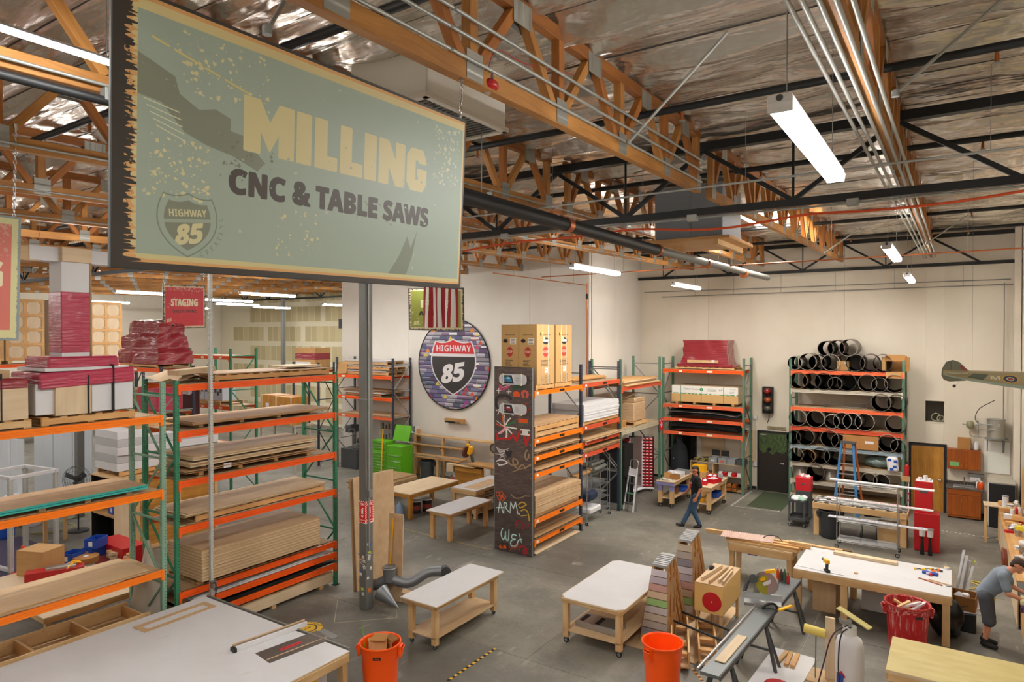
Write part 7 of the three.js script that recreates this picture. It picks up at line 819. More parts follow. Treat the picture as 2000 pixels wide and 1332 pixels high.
// ---------------------------------------------------------------- emblem wall: rack, tool chest, mitre bench, tables
rack('pallet_rack','navy pallet rack with orange beams against the emblem wall',[-21.25,0,18.85],0,{H:4.55,post:M.pNavy,brace:M.galv,depth:1.05,bays:[{L:3.15,levels:[[3.84,M.orange,M.board[0]],[2.99,M.orange,M.board[0]],[2.24,M.redbeam2,M.board[0]]],labels:[[-.75,.2,whiteLabel]]}]});
{const c=[-19.7,19.4];
for(let k=0;k<3;k++){pallet(['lowest of three pallets stacked on the emblem wall rack','middle of three pallets stacked on the emblem wall rack','topmost of three pallets stacked on the emblem wall rack'][k],2.5,.95,[c[0]+ rr(-.05,.1),3.855 + k*.2,c[1]],0,undefined,M.pine,.13);sheets(['white sheets on the lowest pallet of the emblem wall rack','white sheets on the middle pallet of the emblem wall rack','thin white sheets topping the pallets on the emblem wall rack'][k],[M.whiteP,M.mdf[1]],3,.018,2.4,.95,[c[0]+ rr(-.1,.1),3.985 + k*.2,c[1]],0,{j:.05});}
box('card',.55,.5,.02,M.card[0],thing('cardboard_sheet','kraft card with a white label leaning on the stacked pallets','card',[-20.95,3.86,18.9]),[0,.25,0],[-.2,0,.1]);
pallet('pallet under the fanned sheets on the emblem wall rack',2.0,.9,[c[0]- .1,3.005,c[1]],0);sheets('fanned pale boards on the second shelf of the emblem wall rack',[M.whiteP,M.mdf[1],M.mdf[2]],6,.02,2.5,.95,[c[0],3.135,c[1]],0,{j:.1});
sheets('two boards lying on the lowest shelf of the emblem wall rack',M.ply,2,.02,2.6,.95,[c[0]+ .1,2.256,c[1]],0,{j:.05});
// spray cans and clutter shelf below
const sh=thing('can_shelf','narrow wall shelf of spray cans below the emblem wall rack','shelf',[-18.6,1.2,19.75]);box('board',1.9,.025,.22,M.foam,sh,[0,.4,0]);box('board',1.9,.025,.22,M.foam,sh,[0,0,0]);for(const s of[-1,1])box('end',.02,.75,.22,M.foam,sh,[s*.94,.3,0]);
for(let k=0;k<22;k++){const q=thing('spray_can','spray can in the row on the wall shelf behind the green tool chest','can',[-19.45 +(k % 11)*.17,k<11?1.613:1.213,19.72],0,'spray cans on the wall shelf');mesh('can',cyl(.033,.033,.19,12),pick([M.alu,M.dgrey,M.foam,std(0x3f5a46,.5),std(0x6a4a3a,.5)]),q,[0,.095,0]);mesh('cap',cyl(.028,.031,.05,12),pick([M.black,M.foam,M.red]),q,[0,.215,0]);}
// dark machinery left of the chest
const mc=thing('drill_press','dark bench machines crowded under the emblem wall rack','machine',[-20.6,0,19.2]);box('stand',.9,.8,.6,M.dgrey,mc,[0,.4,0]);box('column',.12,.9,.12,M.steelGrey,mc,[-.1,1.25,-.1]);box('head',.3,.3,.5,M.dgrey,mc,[-.1,1.6,0],undefined,.03);box('vise',.25,.18,.3,M.steelGrey,mc,[.25,.9,.05],undefined,.02);mesh('wheel',new THREE.TorusGeometry(.12,.012,8,20),M.alu,mc,[.08,1.5,.2],[0,.6,0]);mesh('grinder',cyl(.1,.1,.3,18),M.dgrey,mc,[.3,1.1,-.1],[0,0,PI / 2]);
const ch=thing('tool_chest','bright green tool chest with many drawers and an open lid','tool chest',[-18.0,0,18.55],.0);box('cabinet',1.0,1.0,.55,M.lime,ch,[-.35,.55,0],undefined,.01);box('side_cabinet',.75,1.25,.6,M.lime,ch,[.55,.68,-.02],undefined,.01);box('top_box',.8,.35,.45,M.lime,ch,[-.3,1.24,-.02],undefined,.01);box('raised_lid',.8,.6,.05,M.lime,ch,[.5,1.72,-.22],[-.3,0,0]);box('lid_badge',.2,.07,.006,M.alu,ch,[.5,1.6,-.17],[-.3,0,0]);
const dw=(x,y,w,h)=>{const d=box('drawer',w,h - .012,.02,M.lime,ch,[x,y,.285]);box('pull',w*.86,.014,.02,M.alu,d,[0,h*.32,.016],undefined,.002);};for(let k=0;k<8;k++){dw(-.62,.14 + k*.112,.42,.11);dw(-.14,.14 + k*.112,.5,.11);}for(let k=0;k<3;k++){const d=box('drawer',.72,.09,.02,M.lime,ch,[-.3,1.12 + k*.1,.215]);box('pull',.6,.012,.02,M.alu,d,[0,.025,.016],undefined,.002);}for(let k=0;k<4;k++){const d=box('drawer',.68,.2,.02,M.lime,ch,[.55,.2 + k*.22,.29]);box('pull',.58,.014,.02,M.alu,d,[0,.07,.016],undefined,.002);}for(const x of[-.7,.8])caster(ch,x,.15,.05);
const lv=thing('spirit_level','tall yellow spirit level leaning on the emblem wall rack post','level',[-18.02,0,18.2]);box('bar',.05,1.9,.03,M.yellow,lv,[0,.95,0],[-.06,0,0]);
}
{// mitre bench on the emblem wall
const b=thing('mitre_bench','long plywood mitre saw bench under the round emblem','bench',[-15.35,0,19.1]);box('fence_top',2.5,.06,.5,M.pine[1],b,[-.8,.86,-.1]);box('right_top',1.2,.06,.6,M.pine[1],b,[1.5,.84,0]);box('saw_well',1.0,.04,.62,M.pine[0],b,[.75,.76,0]);box('cabinet',1.25,.72,.6,M.oak,b,[.95,.36,-.05]);box('drawer_front',1.2,.14,.02,M.oak,b,[.95,.64,.27]);for(const x of[.12,1.8])box('side_cheek',.32,.3,.58,M.ply[0],b,[x,.65,.0]);bar('stop_rail',[-2.0,.91,.1],[.4,.91,.1],.05,.03,M.alu,b);for(const[x,z]of[[-1.75,.1],[-1.75,-.3],[-.6,.1]])box('leg',.09,.84,.09,M.pine[0],b,[x,.42,z]);bar('leg_brace',[-1.75,.1,.1],[-2.0,.8,.1],.07,.04,M.pine[0],b);box('paper_sign',.18,.2,.004,M.foam,b,[1.82,.66,.295]);
const sh=thing('timber_shelf','long timber wall shelf with metal lengths above the mitre bench','shelf',[-15.7,0,19.72]);box('top_board',3.9,.05,.3,M.pine[0],sh,[0,1.55,0]);box('ledge',2.5,.05,.3,M.pine[1],sh,[-.7,1.2,.05]);for(const x of[-1.9,-.5,.7]){box('post',.1,1.5,.1,M.pine[0],sh,[x,.78,.1]);bar('knee',[x,1.0,.12],[x - .25,1.2,.12],.07,.05,M.pine[1],sh);}
for(let k=0;k<9;k++){const l=thing('metal_length','thin metal length lying on the timber ledge above the mitre bench','rod',[-16.5 + rr(-.15,.15),1.226 +(k % 3)*.014,19.6 +(k % 4)*.06],0,'metal lengths on the ledge');bar('rod',[-rr(.8,1.3),.008,0],[rr(.8,1.2),.008,0],.025,.012,M.alu,l);}
for(let k=0;k<3;k++)box('plank',.12,1.75,.04,M.pine[k],thing('leaning_plank','plank leaning upright at the chest end of the mitre bench','plank',[-17.75 + k*.13,0,19.75],0,'planks leaning by the tool chest'),[0,.875,0],[0,0,.02*k]);
const ms=thing('mitre_saw','mitre saw with a yellow motor and dark red guard on the wall bench','mitre saw',[-14.6,.785,19.1]);box('base',.5,.06,.35,M.alu,ms,[0,.03,0]);mesh('guard',cyl(.2,.2,.07,28),std(0x5a2b24,.45),ms,[-.15,.42,-.05],[0,0,PI / 2]);box('motor',.16,.34,.18,M.yellow,ms,[.05,.5,-.05],[0,0,-.35],.04);box('handle',.16,.08,.08,M.yellow,ms,[-.02,.7,0],undefined,.02);bar('arm',[.1,.06,-.15],[.05,.4,-.08],.1,.08,M.dgrey,ms);bar('slide',[.1,.3,-.1],[.3,.36,-.15],.04,.04,M.alu,ms,true);
const fb=thing('fan_box','pale wooden box with a round fan opening on the emblem wall','box',[-13.75,1.05,19.85]);box('panel',.75,.55,.12,M.ply[0],fb,[0,.27,0]);mesh('fan_ring',new THREE.TorusGeometry(.15,.025,8,24),M.dgrey,fb,[-.2,.28,.07]);mesh('fan_disc',cyl(.14,.14,.02,24),std(0x8f9288,.5),fb,[-.2,.28,.065],[PI / 2,0,0]);
const hk=thing('wall_box','short wooden box with a dark slot high on the emblem wall','box',[-15.85,2.12,19.88]);box('box',.9,.14,.14,M.pine[1],hk,[0,.08,0]);box('slot',.75,.06,.01,M.nearblack,hk,[-.05,.02,.075]);box('shelf_lip',.5,.02,.16,M.pine[1],hk,[.35,.02,.02]);
const ex=thing('fire_extinguisher','small red extinguisher in the mitre bench opening','extinguisher',[-15.0,0,18.65]);mesh('cylinder',lathe([[0,0],[.05,0],[.055,.02],[.055,.3],[.025,.36],[0,.37]],16),M.red,ex,[0,.0,0]);mesh('valve',cyl(.02,.02,.06,10),M.black,ex,[0,.4,0]);mesh('label',cyl(.0556,.0556,.1,16),M.foam,ex,[0,.12,0]);
// tables in front
table('brown plywood table with arched aprons beside the emblem wall benches',-14.5,-13.35,14.66,16.95,.76,{leg:.12,inset:.02,tt:.03,apron:.1,wood:M.oak});
const low=table('low white bench beside the graffiti panel',-11.85,-11.0,13.62,15.5,.75,{leg:.11,inset:.08,tt:.03,apron:.08,top:M.white,wood:M.pine[2]});
const st=table('white topped storage table with open shelves behind the low bench',-12.7,-11.75,15.75,17.8,.85,{leg:.1,inset:.02,tt:.03,apron:.12,top:M.white,shelf:.15});box('divider',.9,.6,.02,M.ply[0],st,[0,.42,.3]);box('end_panel',.9,.6,.02,M.ply[0],st,[0,.42,.9]);
const gr=thing('clamp_rack','black bar clamps and a red clamp on the storage table edge','clamps',[-11.72,.3,16.6]);for(let k=0;k<3;k++)bar('bar',[.03,.3 + .08*k,.5],[.03,.3 + .08*k,-.8],.02,.03,M.black,gr);box('red_grip',.06,.16,.06,M.redbin,gr,[.05,.2,.4],[.3,0,0]);mesh('loop',new THREE.TorusGeometry(.08,.01,6,18),M.alu,gr,[.05,.14,.1],[0,PI / 2,0]);box('dark_block',.06,.25,.8,M.black,gr,[.02,.1,-.4]);
box('board',1.4,.004,.5,M.mdf[0],thing('hardboard_piece','hardboard piece lying on the storage table','board',[-12.1,.856,16.6],RY),[0,.002,0]);
for(const[u,v,l]of[[-13.75,15.35,'first black tub with a red label under the brown table'],[-13.62,15.7,'second black tub with a red label under the brown table']]){const t=thing('glue_tub',l,'tub',[u,0,v]);mesh('tub',cyl(.15,.14,.36,20),M.black,t,[0,.18,0]);mesh('lid',cyl(.155,.155,.03,20),M.foam,t,[0,.375,0]);mesh('label',cyl(.1515,.1465,.14,20),std(0x8a3a34,.6),t,[0,.18,0]);}
const wj=thing('water_jug','pale blue water jug under the brown table','jug',[-14.05,0,14.95]);mesh('jug',lathe([[0,0],[.12,0],[.13,.03],[.13,.25],[.05,.33],[.04,.38],[0,.38]],18),std(0x8ea6c4,.3),wj);
sheets('pile of brown plywood sheets on trestles beside the brown table',[M.ply[2],M.board[1],M.ply[1]],8,.03,2.1,1.1,[-15.9,.45,16.1],RY,{j:.04});for(const v of[15.4,16.8])box('trestle',1.0,.45,.1,M.pine[0],thing('trestle','timber trestle under the brown plywood pile','trestle',[-15.9,0,v],0,'trestles under the brown plywood pile'),[0,.225,0]);
}
{// tall mdf panel, dust duct and yellow level beside the column
const p=thing('mdf_sheets','upright mdf panel leaning between the green rack and the column','panel',[-10.55,0,10.55],RY);box('sheet',1.22,2.4,.03,M.mdf[0],p,[0,1.2,-.1],[-.05,0,0]);box('second_sheet',1.22,2.4,.03,M.mdf[1],p,[-.03,1.2,-.16],[-.05,0,0]);
const w=thing('leaning_board','slanting pale board with a yellow strip behind the column','board',[-9.62,0,10.1],.0);box('board',.4,1.75,.025,M.mdf[0],w,[0,.88,0],[-.1,0,.06]);box('yellow_strip',.03,1.3,.02,M.yellow,w,[-.06,1.05,.06],[-.1,0,.0]);
const d=thing('dust_duct','grey dust collection duct branching at the foot of the column','duct',[-9.6,0,9.75]);const dm=std(0x7c8084,.42,.5);tube('branch',[[-.7,.35,-.1],[-.3,.34,-.05],[.0,.5,-.15]],.11,dm,d,16,16);tube('branch',[[0,.5,-.15],[.35,.42,-.35],[.62,.6,-.65],[.85,.62,-.8]],.1,dm,d,20,16);mesh('hopper',new THREE.CylinderGeometry(.13,.13,.3,20),dm,d,[.0,.6,-.15]);mesh('reducer',new THREE.ConeGeometry(.17,.55,20),dm,d,[.28,.2,.12],[0,0,-2.0]);mesh('clamp',new THREE.TorusGeometry(.135,.012,8,20),M.galv,d,[0,.72,-.15],[PI / 2,0,0]);mesh('flex_end',cyl(.11,.11,.14,16),M.dgrey,d,[.9,.62,-.84],[0,-.7,PI / 2]);box('wood_block',.3,.2,.2,M.ply[1],d,[.25,.1,-.4]);
}
// ---------------------------------------------------------------- storage hall on the left
{const cu=-27,beamY=4.45;
rack('pallet_rack','far orange beamed rack carrying the row of plywood crates',[cu,0,7.6],RY,{H:4.4,post:M.pNavy,brace:M.navy,depth:1.1,bays:[{L:3.2,levels:[[beamY,M.orange,M.board[0]],[2.6,M.orange,M.board[0]]],labels:[[.5,.16,whiteLabel]]},{L:3.2,levels:[[beamY - .1,M.orange,M.board[0]],[2.6,M.orange,M.board[0]]]}]});
const crate=(v,l)=>{const c=thing('plywood_crate',l,'crate',[cu - .45,beamY + .12,v],RY);const w=1.18,h=2.15;box('panel',w,h,.8,M.ply[0],c,[0,h / 2,-.1]);const R=4,C=2,fw=.1;for(let i=0;i<=C;i++)box('frame_upright',fw,h,.025,M.pine[2],c,[-w / 2 + fw / 2 + i*(w - fw)/ C,h / 2,.312]);for(let j=0;j<=R;j++)box('frame_rail',w,fw,.025,M.pine[2],c,[0,fw / 2 + j*(h - fw)/ R,.3125]);for(let i=0;i<C;i++)for(let j=0;j<R;j++)for(const s of[-1,1])for(const t of[-1,1]){const cx=-w / 2 + fw / 2 +(i + .5)*(w - fw)/ C,cy=fw / 2 +(j + .5)*(h - fw)/ R,hw=(w - fw)/ C / 2 - fw / 2,hh=(h - fw)/ R / 2 - fw / 2;box('corner_gusset',.16,.05,.02,M.ply[1],c,[cx + s*(hw - .03),cy + t*(hh - .03),.311],[0,0,-s*t*PI / 4]);}for(const x of[-.45,.45])box('skid',.14,.1,.8,M.pine[0],c,[x,-.05,-.1]);};
crate(8.75,'plywood crate with octagonal frames farthest from the red wrapped bale');crate(9.98,'second plywood crate with octagonal frames in the far row');crate(11.35,'plywood crate with octagonal frames behind the grey column');crate(12.65,'plywood crate with octagonal frames beside the red wrapped bale');
// red wrapped bale on its own rack
rack('pallet_rack','orange beamed rack with the bulky red wrapped bale',[-22.3,0,10.3],0,{H:4.55,post:M.pNavy,brace:M.galvD,depth:1.05,bays:[{L:3.3,levels:[[4.5,M.orange,M.board[0]],[3.2,M.orange,M.board[0]]],labels:[[.2,.2,whiteLabel]]}]});
pallet('pallet under the bulky red wrapped bale',2.1,1.0,[-20.3,4.515,10.85],0,undefined,M.pine,.1);
const b=thing('wrapped_bale','bulky bale of furniture in dark red stretch film','bale',[-20.3,4.615,10.85]);{const g=new THREE.BoxGeometry(2.35,1.3,1.05,26,18,12),p=g.attributes.position;for(let k=0;k<p.count;k++){let x=p.getX(k),y=p.getY(k),z=p.getZ(k);const t=(y + .65)/ 1.3,step=t>.62?.72:t>.3?.88:1;const n=vn(x*3 + 20,y*4 + z*3 + 30,256,256,3)- .5;const n2=vn(x*9 + 50,y*8 + z*7 + 60,256,256,9)- .5;x=x*step*(1 + .14*n + .06*n2)+(t>.62?.12:0);z*=step*(1 + .12*n + .07*n2);y +=(.09*n + .04*n2)*t -(t>.9?.12*Math.abs(x):0);p.setXYZ(k,x,y,z);}g.computeVertexNormals();mesh('film',g,M.film2,b,[0,.65,0]);}
// rack behind with printed boxes, posters
rack('pallet_rack','green uprights rack with printed boxes far behind the plywood rack',[-22.6,0,13.3],0,{H:5.0,post:M.pGreen,brace:M.green,depth:1.05,bays:[{L:2.4,levels:[[4.75,M.orange,M.board[0]],[3.05,M.orange,M.board[0]],[1.6,M.orange,M.board[0]]],labels:[[-.3,.16,whiteLabel],[.6,.16,whiteLabel]]}]});
for(let k=0;k<3;k++){const c=thing('printed_box',['first','second','third'][k]+ ' white and blue printed carton on the far green rack','box',[-22.2 + k*.55,3.2,13.7]);box('carton',.5,.55,.5,std(0xc3cbd8,.6),c,[0,.275,0]);for(let q=0;q<3;q++)box('print',.12,.14,.004,M.dgrey,c,[-.15 + q*.15,.34 - .1*(q % 2),.252]);}pallet('pallet under the printed cartons',1.8,.9,[-21.65,3.065,13.75],0,undefined,M.pine,.13);
const ps=thing('brick_poster','brick printed board with a firework painting in the storage hall','board',[-21.2,2.4,12.2]);box('board',2.1,1.5,.03,std(0x4e2f30,.7),ps,[0,.75,0]);const fw=[0x3c5fc0,0xd8b02c,0x7a4aa8,0x3f9a5a];for(let k=0;k<14;k++)bar('painted_ray',[-.55,.85,.018],[-.55 + .32*Math.cos(k*.45),.85 + .32*Math.sin(k*.45),.018],.035,.004,std(fw[k % 4],.7),ps);box('painted_star',.25,.2,.004,std(0xb7c23a,.7),ps,[.4,.55,.018],[0,0,.4]);for(const x of[-.5,.5])box('stand',.08,2.5,.08,M.pine[0],ps,[x,-1.15,-.07]);
for(const[y,c,l]of[[3.35,M.foam,'white skateboard deck fixed at the top of the firework board'],[2.42,M.foam,'white skateboard deck fixed low on the firework board']]){const s=thing('skateboard',l,'skateboard',[-20.9,y + .3,12.14]);const o=[];for(let k=0;k<=20;k++){const a=k / 20*2*PI;o.push([.3*Math.sign(Math.cos(a))+ .14*Math.cos(a),.12*Math.sin(a)]);}mesh('deck',extr(o,.015),c,s);for(const q of[-1,1])box('truck',.05,.26,.04,M.foam,s,[q*.28,0,.03]);}
const rw=(u,v,y,l)=>{const c=thing('wrapped_boxes',l,'bale',[u,y,v]);box('film',1.1,.7,.8,M.film,c,[0,.35,0],undefined,.04);box('white_box',.5,.22,.5,M.whiteP,c,[-.2,.81,0]);};rw(-19.9,10.8,3.212,'magenta wrapped boxes on the shelf below the red bale');
box('carton',1.3,.45,.6,M.card[0],thing('cardboard_box','long kraft carton on a pallet behind the pale green rack','box',[-21.4,3.342,10.8]),[0,.225,0]);pallet('pallet below the long kraft carton',1.5,.9,[-21.4,3.212,10.8],0);
// white boxes stacked on the oak crate, black shelved cabinet
const wc=thing('oak_crate','large oak faced shipping crate under the white flat boxes','crate',[-17.7,0,9.75],RY);box('body',2.2,1.95,1.2,M.oak,wc,[0,.975,0]);for(const x of[-1.07,0,1.07])box('cleat',.1,1.95,.03,M.pine[0],wc,[x,.975,.615]);for(const y of[.06,1.89])box('cleat',2.2,.1,.03,M.pine[0],wc,[0,y,.618]);box('latch',.07,.1,.02,M.alu,wc,[-1.0,.98,.63]);
pallet('pallet between the oak crate and the white flat boxes',2.6,1.1,[-17.75,1.95,9.6],RY);[0,1,2,3,4].forEach(k=>{const s=thing('flat_box',['lowest','second lowest','middle','second highest','topmost'][k]+ ' white flat box in the stack on the oak crate','box',[-17.75 + rr(-.03,.03),2.08 + k*.2,9.6],RY);box('carton',2.7,.195,1.12,k % 2?std(0xb2b2b4,.7):M.whiteP,s,[0,.098,0]);});
box('board',1.5,.05,.7,M.pine[1],thing('wood_tray','shallow pine tray on top of the white flat boxes','tray',[-17.7,3.082,9.5],RY),[0,.025,0]);
const bc=thing('black_cabinet','open black lined cabinet with a pine shelf and a blue bin','cabinet',[-17.7,0,8.38]);for(const s of[-1,1]){box('side',.03,1.94,.5,M.ply[0],bc,[s*.585,.97,0]);box('lining',.01,1.9,.48,M.nearblack,bc,[s*.562,.97,.005]);}box('back',1.15,1.9,.02,M.nearblack,bc,[0,.97,-.235]);box('shelf',1.1,.05,.46,M.pine[1],bc,[0,.98,0]);box('bottom',1.1,.03,.46,M.nearblack,bc,[0,.03,0]);box('top',1.2,.03,.5,M.pine[0],bc,[0,1.93,0]);
const bb=(l,u,v,y,r=0)=>{const t=thing('storage_bin',l,'bin',[u,y,v],r);for(const s of[-1,1]){box('side',.01,.2,.34,M.blueplastic,t,[s*.14,.1,0]);box('end',.28,.2,.01,M.blueplastic,t,[0,.1,s*.17]);}box('bottom',.28,.01,.34,M.blueplastic,t,[0,.005,0]);box('card',.09,.1,.004,M.foam,t,[0,.1,.176]);};bb('blue bin with a white card on the black cabinet shelf',-17.45,8.4,1.007,0);
// fan, curtain panels, aluminium frames, barrel
const fn=thing('pedestal_fan','large black wire cage pedestal fan in the storage hall','fan',[-20.3,0,8.7],.5);bar('pole',[0,0,0],[0,1.25,0],.04,.04,M.black,fn,true);mesh('foot',cyl(.25,.27,.04,24),M.black,fn,[0,.02,0]);const hg=new THREE.Group();hg.name='cage';hg.position.set(0,1.45,.05);fn.add(hg);for(const[r,z]of[[.38,0],[.36,.08],[.25,.12],[.12,.14],[.36,-.08]])mesh('ring',new THREE.TorusGeometry(r,.006,6,40),M.dgrey,hg,[0,0,z]);for(let k=0;k<24;k++){const a=k / 24*2*PI;bar('spoke',[.05*Math.cos(a),.05*Math.sin(a),.14],[.38*Math.cos(a),.38*Math.sin(a),0],.005,.005,M.dgrey,hg,true);}for(let k=0;k<3;k++){const a=k*2.09 + .6;const m=box('blade',.3,.16,.008,M.dgrey,fn,[.19*Math.cos(a),1.45 + .19*Math.sin(a),.06],[.35,0,a]);}mesh('motor',cyl(.07,.07,.16,18),M.black,fn,[0,1.45,-.02],[PI / 2,0,0]);
for(const[u,v,w,l]of[[-24.6,10.1,2.4,'wide white hanging sheet panel behind the fan'],[-23.9,8.2,1.6,'narrow white hanging sheet panel in the far hall']]){const s=thing('white_screen',l,'screen',[u,0,v],.35);for(let k=0;k<6;k++)box('fold',w / 6 - .006,2.3,.04,std(0xc9ced4,.7),s,[-w / 2 +(k + .5)*w / 6,1.2,.02*(k % 2)],undefined,.012);for(const q of[-1,1])box('foot',.08,.05,.5,M.grey,s,[q*w*.4,.025,0]);}
const al=thing('alu_frame','slotted aluminium rack frames standing on the purple mat','frame',[-18.45,0,6.75],.15);for(const[x,z]of[[-.9,.5],[.35,.5],[-.9,-.5],[.35,-.5],[-.3,.5]])box('upright',.09,2.2,.09,M.pGalv,al,[x,1.1,z],undefined,0);for(const z of[-.5,.5])box('top_rail',1.35,.08,.08,M.whiteP,al,[-.27,2.18,z]);for(const x of[-.9,.35])box('side_rail',.08,.08,1.0,M.whiteP,al,[x,2.18,0]);for(const z of[-.5,.5])box('bottom_rail',1.35,.08,.08,M.whiteP,al,[-.27,.06,z]);
const br=thing('plastic_barrel','blue plastic barrel behind the aluminium frames','barrel',[-21.4,0,7.3]);mesh('barrel',lathe([[0,0],[.26,0],[.28,.03],[.29,.3],[.27,.32],[.29,.34],[.29,.6],[.27,.62],[.29,.64],[.28,.88],[.24,.92],[0,.92]],28),std(0x1f55c0,.4),br);
const dsk=table('small white table with offcuts beside the fan',-21.2,-19.7,7.6,8.25,.9,{leg:.08,inset:.05,tt:.04,top:M.white});const oc=thing('offcut_heap','upright offcuts on the small white table','offcuts',[-20.7,.905,7.9]);for(let k=0;k<5;k++)box('offcut',.08,.12 + .06*(k % 3),.05,pick(M.pine),oc,[-.25 + k*.13,.06 + .03*(k % 3),rr(-.1,.1)],[0,rr(0,1),0]);
const bm=thing('floor_mat','dark purple carpet laid under the aluminium frames','mat',[-19.4,0,6.2]);box('carpet',3.4,.008,2.8,M.purplefloor,bm,[0,.004,0]);
const rl=thing('bubble_roll','large white foam roll lying behind the aluminium frames','roll',[-22.6,0,8.2]);mesh('roll',cyl(.38,.38,1.5,28),M.foam,rl,[0,.38,0],[0,0,PI / 2]);
const yh=thing('air_hose','yellow hose lying in loops on the pale floor','hose',[0,0,0]);tube('hose',[[60,1042],[100,1040],[140,1031],[146,1026],[120,1018],[150,1010],[172,1003]].map(p=>{const q=G(p[0],p[1],.012);return W(q.u,q.y,q.v);}),.014,std(0xa8a04a,.5),yh,40);
// clutter behind the lower shelf
const tb=table('low bench of tools and parts behind the pale green rack',-15.6,-12.7,4.9,6.5,.72,{leg:.09,inset:.05,tt:.03});const Yt=.722;
const cn=thing('traffic_cone','orange traffic cone standing behind the clutter bench','cone',[G(45,1122).u,0,G(45,1122).v]);mesh('cone',cyl(.03,.13,.62,24),M.cone,cn,[0,.35,0]);box('base',.36,.04,.36,M.cone,cn,[0,.02,0]);
const onT=(px,py)=>{const q=G(px,py,Yt);return[q.u,Yt,q.v];};
const kb=thing('cardboard_box','large kraft box on the clutter bench beside the cone','box',onT(80,1118),.4);box('carton',.62,.5,.5,M.card[0],kb,[0,.25,0]);
const rt=thing('red_toolbox','long dark red tool box with yellow webbing on the clutter bench','tool box',onT(108,1130),1.1);box('body',.95,.2,.28,M.red,rt,[0,.1,0]);tube('webbing',[[.2,.2,.15],[.3,.26,0],[.42,.22,-.1],[.3,.25,-.15],[.15,.22,-.05]],.016,M.yellow,rt,20);box('tools',.5,.05,.18,M.alu,rt,[.1,.22,0]);
bb('blue parts bin beside the reel on the clutter bench',onT(142,1096)[0],onT(142,1096)[2],Yt,.4);bb('blue parts bin behind the reel on the clutter bench',onT(185,1085)[0],onT(185,1085)[2],Yt,.2);bb('upper blue parts bin stacked behind the reel',onT(188,1086)[0],onT(188,1086)[2],Yt + .21,.5);
const re=thing('tape_reel','wide pale reel lying on the clutter bench','reel',onT(168,1097));mesh('reel',cyl(.24,.24,.12,30),M.card[1],re,[0,.06,0]);mesh('core',cyl(.05,.05,.124,16),M.foam,re,[0,.062,0]);
for(let k=0;k<12;k++){const o=thing('wood_scrap','pale wood scrap in the heap at the end of the clutter bench','scrap',[onT(215 +(k % 6)*9,1088)[0],Yt + Math.floor(k / 6)*.07,onT(215 +(k % 6)*9,1088)[2]- .05*(k % 3)],rr(0,3),'wood scraps on the clutter bench');box('scrap',rr(.12,.26),.06,rr(.08,.14),pick([M.ply[0],M.mdf[0],M.pine[2]]),o,[0,.03,0],[rr(-.3,.3),0,rr(-.3,.3)]);}
const rc=thing('red_cabinet','red steel cabinet top behind the wood scraps','cabinet',[-15.2,0,7.35]);box('body',1.2,.95,.5,M.red,rc,[0,.475,0]);const bag=thing('cloth_bag','pale canvas dust bag hanging between the racks','bag',[-12.0,.2,6.28]);mesh('bag',lathe([[0,0],[.24,.05],[.3,.3],[.24,.7],[.1,1.15],[.03,1.5],[0,1.52]],18),std(0xbcb2a4,.9),bag,[0,.1,0]);box('stand',.4,.3,.3,M.dgrey,bag,[0,-.05,0]);mesh('canister',cyl(.12,.12,.5,18),std(0xb8afa0,.7),bag,[.25,.1,-.2]);
const jr=thing('corner_rack','chrome wire rack corner beside the big outfeed table','wire shelf',[-11.6,0,3.6]);
bar('post',[0,0,0],[0,1.3,0],.026,.026,M.alu,jr,true);bar('post',[0,0,.6],[0,1.3,.6],.026,.026,M.alu,jr,true);for(let k=0;k<14;k++)bar('wire',[0,.1 + k*.085,0],[0,.1 + k*.085,.6],.006,.006,M.alu,jr,true);
// brown crates under the emblem wall end
[[-23.3,17.5,'oak crate near the end of the emblem wall'],[-22.1,17.3,'second oak crate near the end of the emblem wall']].forEach(([u,v,l])=>{const c=thing('oak_crate',l,'crate',[u,1.9,v]);box('body',1.0,1.1,.8,M.oak,c,[0,.55,0]);for(const x of[-.45,.45])box('cleat',.09,1.1,.02,M.pine[0],c,[x,.55,.41]);box('label',.22,.26,.004,M.foam,c,[-.1,.65,.403]);});box('rack_deck',2.4,.08,.9,M.greybeam,thing('steel_stillage','grey stillage carrying the two oak crates','stillage',[-22.7,0,17.4]),[0,1.86,0]).parent.children.length;{const s=scene.children[scene.children.length - 1];for(const x of[-1.1,1.1])for(const z of[-.35,.35])box('leg',.08,1.82,.08,M.greybeam,s,[x,.91,z]);}
const wr=thing('wrapped_bale','kraft and red wrapped bale at the top of the emblem wall end','bale',[-22.9,4.0,19.0]);box('carton',1.3,.9,.8,M.card[0],wr,[0,.45,0]);box('red_band',1.32,.3,.82,M.film2,wr,[0,.55,0],undefined,.02);box('white_box',.9,.3,.7,M.whiteP,wr,[-.1,.16,.08]);rack('pallet_rack','narrow navy rack at the end of the emblem wall',[-23.7,0,18.6],0,{H:4.3,post:M.pNavy,brace:M.navy,depth:.9,bays:[{L:1.6,levels:[[3.98,M.orange,M.board[0]]]}]});
box('screen',.6,.42,.05,M.black,thing('wall_monitor','black monitor high up beside the emblem wall edge','monitor',[-22.75,5.75,20.6]),[0,.2,0]);{const s=scene.children[scene.children.length - 1];bar('arm',[.2,.2,0],[.55,.2,0],.05,.05,M.black,s);}
}
